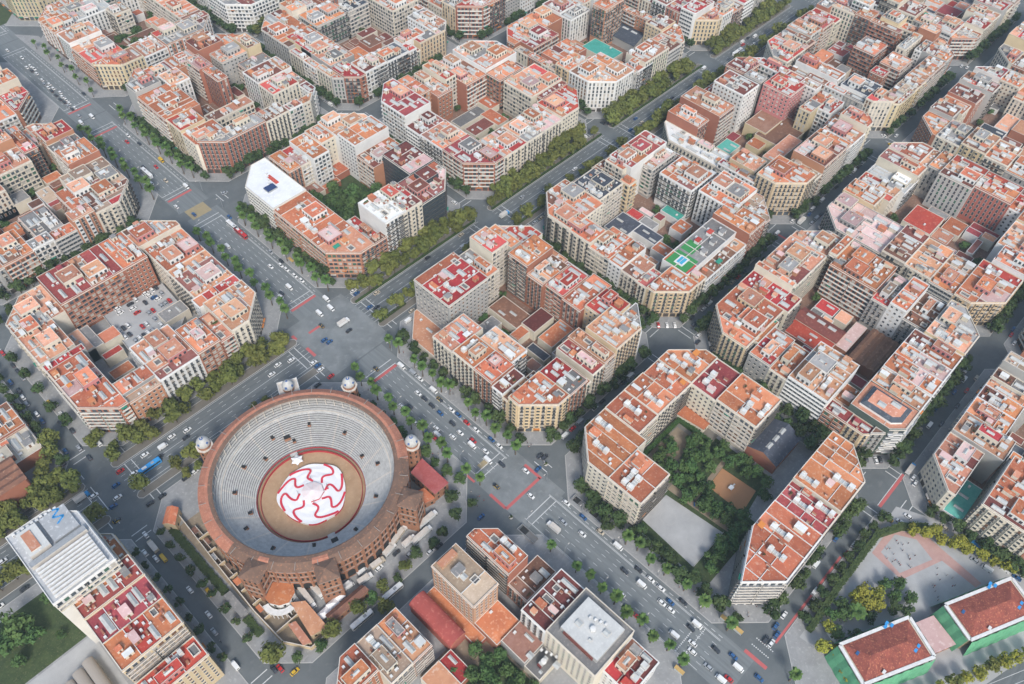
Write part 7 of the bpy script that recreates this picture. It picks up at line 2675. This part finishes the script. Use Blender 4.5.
# the courtyard deck and the parked rows behind the bullring stand on raised ground
CV.sort(key=lambda v: (v[1], v[0]))
seq = {}
VC = {'c': 'car', 'v': 'van', 't': 'box truck', 'b': 'bus', 'l': 'long trailer truck', 'x': 'black-yellow taxi', 'm': 'ridden motorcycle'}
for x, y, a, k, c in CV:
    b, st = where(x, y)
    z = .014
    if -92 < x < -52 and 55 < y < 105: z = 3.56; st = 'raised deck'
    elif inside(KERBP.get(b, [(0, 0), (1, 0), (1, 1)]), x, y): z = .145; 
    if a == 90 and abs(x) < 14 and x < 0: a = 90
    cn = '' if k in 'x' else CARN[c] + ' '
    key = (cn, k, b, st); seq[key] = seq.get(key, 0) + 1
    stt = {'boulevard roadway': 'on the boulevard roadway', 'boulevard side lane': 'in the boulevard lane', 'avenue': 'on the wide avenue', 'side street': 'in the side street', 'raised deck': 'on the raised deck'}[st]
    lab = f"{cn}{VC[k]} {stt} by {bn(b)}, {ordn(seq[key])} such from below"
    pk = (x, y) in PARKED_OR_LANE and k == 'c'  # the set also holds moving cars scattered in the driving lanes
    vehicle(k, c, x, y, -90 if (a == 90 and x > 0 and abs(x) < 14) else a, lab, 'cars parked at kerbs and on the deck' if pk else 'vehicles in the streets', z, 'parked_or_lane_car' if pk else None)
print('VEHICLES', len(CV))

# ---------------------------------------------------------------- street furniture
def street_lamp(x, y, rz, label):
    t = thing('street_lamp', label, 'street lamp', (x, y, .13), R(rz), 'street lamps along the avenue')
    link('post', shared('lamp_post', lambda b: (b.cyl(0, 0, .14, .08, 0, 9, 'metal_grey', 7), b.tube((0, 0, 8.8), (2.2, 0, 9.6), .07, .05, 'metal_grey', 5))), t)
    link('lamp_head', shared('lamp_head', lambda b: b.box(1.8, -.18, 9.5, 2.8, .18, 9.68, 'off_white')), t)
k = 0
for y in frange(-262, 260, 24):
    if -35 < y < 25 or -165 < y < -135: continue
    k += 1
    street_lamp(-9.8, y, 0, f'{ordn(k)} street lamp on the bullring side of the avenue, from the near end'); street_lamp(13.9, y+9, 180, f'{ordn(k)} street lamp on the far side of the avenue, from the near end')
def shelter(x, y, rz, label):
    t = thing('bus_shelter', label, 'bus shelter', (x, y, .14), R(rz), None)
    m = MB(); m.box(-2.4, -.9, 2.3, 2.4, .9, 2.45, 'paint_Y', 'yellow_roof', bottom=True); m.build('roof', t)
    m = MB(); m.box(-2.3, .75, .3, 2.3, .82, 2.1, 'glazing'); m.build('glass_panel', t)
    for s in (-2.2, 2.2): m = MB(); m.cyl(s, .8, .07, .07, 0, 2.3, 'metal_grey', 5); m.build('post', t)
mat('yellow_roof', (.55, .36, .12), .8, (.45, .30, .12), .8, .4)
shelter(-15, -262.5, 90, 'orange-yellow bus shelter under the palms by the barrel-roof block'); shelter(18.2, -264, 90, 'orange-yellow bus shelter by the park block, nearer the palm'); shelter(18.2, -271, 90, 'orange-yellow bus shelter by the park block, beyond the palm'); shelter(15.8, 60, 90, 'yellow bus shelter opposite the car-park block')
def metro(x, y, L, label):
    t = thing('stair_entrance', label, 'station entrance', (x, y, .14)); m = MB()
    m.box(-1.9, -L/2, 0, -1.7, L/2, 1.1, 'metal_grey'); m.box(1.7, -L/2, 0, 1.9, L/2, 1.1, 'metal_grey'); m.box(-1.7, L/2-.2, 0, 1.7, L/2, 1.1, 'metal_grey'); m.build('balustrade', t)
    m = MB(); n = 10
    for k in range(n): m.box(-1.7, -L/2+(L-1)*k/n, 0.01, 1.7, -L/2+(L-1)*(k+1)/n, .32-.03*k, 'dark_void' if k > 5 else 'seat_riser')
    m.build('stair', t)
metro(16.5, -177, 9, 'grey walled stair entrance with dark steps near the corner of the park block'); metro(17, -189, 12, 'long grey stair entrance on the pavement further along the park block'); metro(-14, -170, 11, 'grey stair entrance on the pavement of the barrel-roof block')

# advertising-free awnings of the corner kiosk
for x, y, l in ((21, -150, 'round flower planter with dark shrubs on the corner kerb by the park block'), (-13.5, -158, 'round planter with dark shrubs on the corner kerb by the barrel-roof block')):
    t = thing('planter', l, 'planter', (x, y, .14)); m = MB(); m.cyl(0, 0, 1, 1.1, 0, .6, 'off_white', 10); m.build('pot', t); link('shrub', KIND['small'][0], t, (0, 0, -1.2), 0, (.5, .5, .55))

# ---------------------------------------------------------------- people
def person_mesh(top, seed):
    def f(b):
        # one continuous lofted figure: legs, hips, torso, neck and head rings
        prof = [(-.02, .15, .10, 0), (.1, .13, .09, .1), (.12, .14, .1, .5), (.15, .17, .11, .85), (0, .19, .12, 1.0), (0, .21, .13, 1.3), (0, .22, .12, 1.42), (0, .07, .07, 1.48), (0, .07, .07, 1.54), (0, .10, .11, 1.62), (0, .09, .10, 1.74), (0, .02, .02, 1.79)]
        n = 8; k0 = len(b.v)
        for _, rx, ry, z in prof:
            for i in range(n): a = 2*math.pi*i/n; b.v.append((rx*math.cos(a), ry*math.sin(a), z))
        for k in range(len(prof)-1):
            mm = b.mid('cloth_dark' if k < 4 else (top if k < 6 else 'skin') if k < 9 else 'bark')
            for i in range(n): j = (i+1) % n; b.f.append((k0+k*n+i, k0+k*n+j, k0+(k+1)*n+j, k0+(k+1)*n+i)); b.m.append(mm)
        for s in (-1, 1): b.tube((s*.21, 0, 1.4), (s*.27, .04, .82), .055, .035, top, 6)
    return shared('person_' + top + str(seed), f)
PL = [('upper playground', 106, -307, 8.5, 7, 20), ('lower playground', 104, -330, 10, 7, 16), ('pavement beyond the sports court', 30, -268, 5, 4, 6), ('bullring corner pavement', -19, -138, 3, 5, 5), ('park path', 62, -228, 8, 5, 4), ('avenue pavement beside the bullring', -16.5, -85, 3, 40, 10), ('avenue pavement by the park block', 18.5, -215, 2.5, 45, 12), ('avenue pavement by the sunken-court block', 18.5, -85, 2.5, 45, 10), ('pavement outside the car-park block', -17, 75, 3, 45, 8), ('plaza by the yellow-facade block', 18, 330, 3, 20, 5), ('corner by the sunken-court block', 24, -136, 3, 2, 4)]
for nm, cx, cy, sx, sy, n in PL:
    for k in range(n):
        cl = ('cloth_dark', 'cloth_red', 'cloth_pale')[k % 3]
        o = link('person', person_mesh(cl, 0), None, (cx+rv.uniform(-sx, sx), cy+rv.uniform(-sy, sy), .17), rv.uniform(0, 6.28))
        tag(o, f"person on the {nm} in a {('dark', 'red', 'pale')[k % 3]} top and dark trousers", 'person', f'people on the {nm}')

# ---------------------------------------------------------------- haze
hm = bpy.data.materials.new('haze'); hm.use_nodes = True; nt = hm.node_tree; nt.nodes.clear()
pv_ = nt.nodes.new('ShaderNodeVolumePrincipled'); out = nt.nodes.new('ShaderNodeOutputMaterial'); nt.links.new(pv_.outputs[0], out.inputs['Volume'])
pv_.inputs['Density'].default_value = HAZE
pv_.inputs['Color'].default_value = (.70, .88, 1, 1)
pv_.inputs['Anisotropy'].default_value = .2
b = MB(); MATS['haze'] = hm; b.box(-1490, -1490, -1.0, 2490, 2490, 379, 'haze', bottom=True)
o = b.build('haze'); o['kind'] = 'stuff'; o['label'] = 'thin pale haze over the whole city'; o['category'] = 'haze'
if DEBUG:
    d = {k: v for k, v in LABELS.items() if len(v) > 1 and 'person' not in v[0]}
    print('DUP LABELS', len(d), list(d.items())[:12]); print('LONG', [k for k in LABELS if len(k.split()) > 16][:10], sum(len(k.split()) > 16 for k in LABELS)); print('OBJECTS', len(bpy.data.objects))
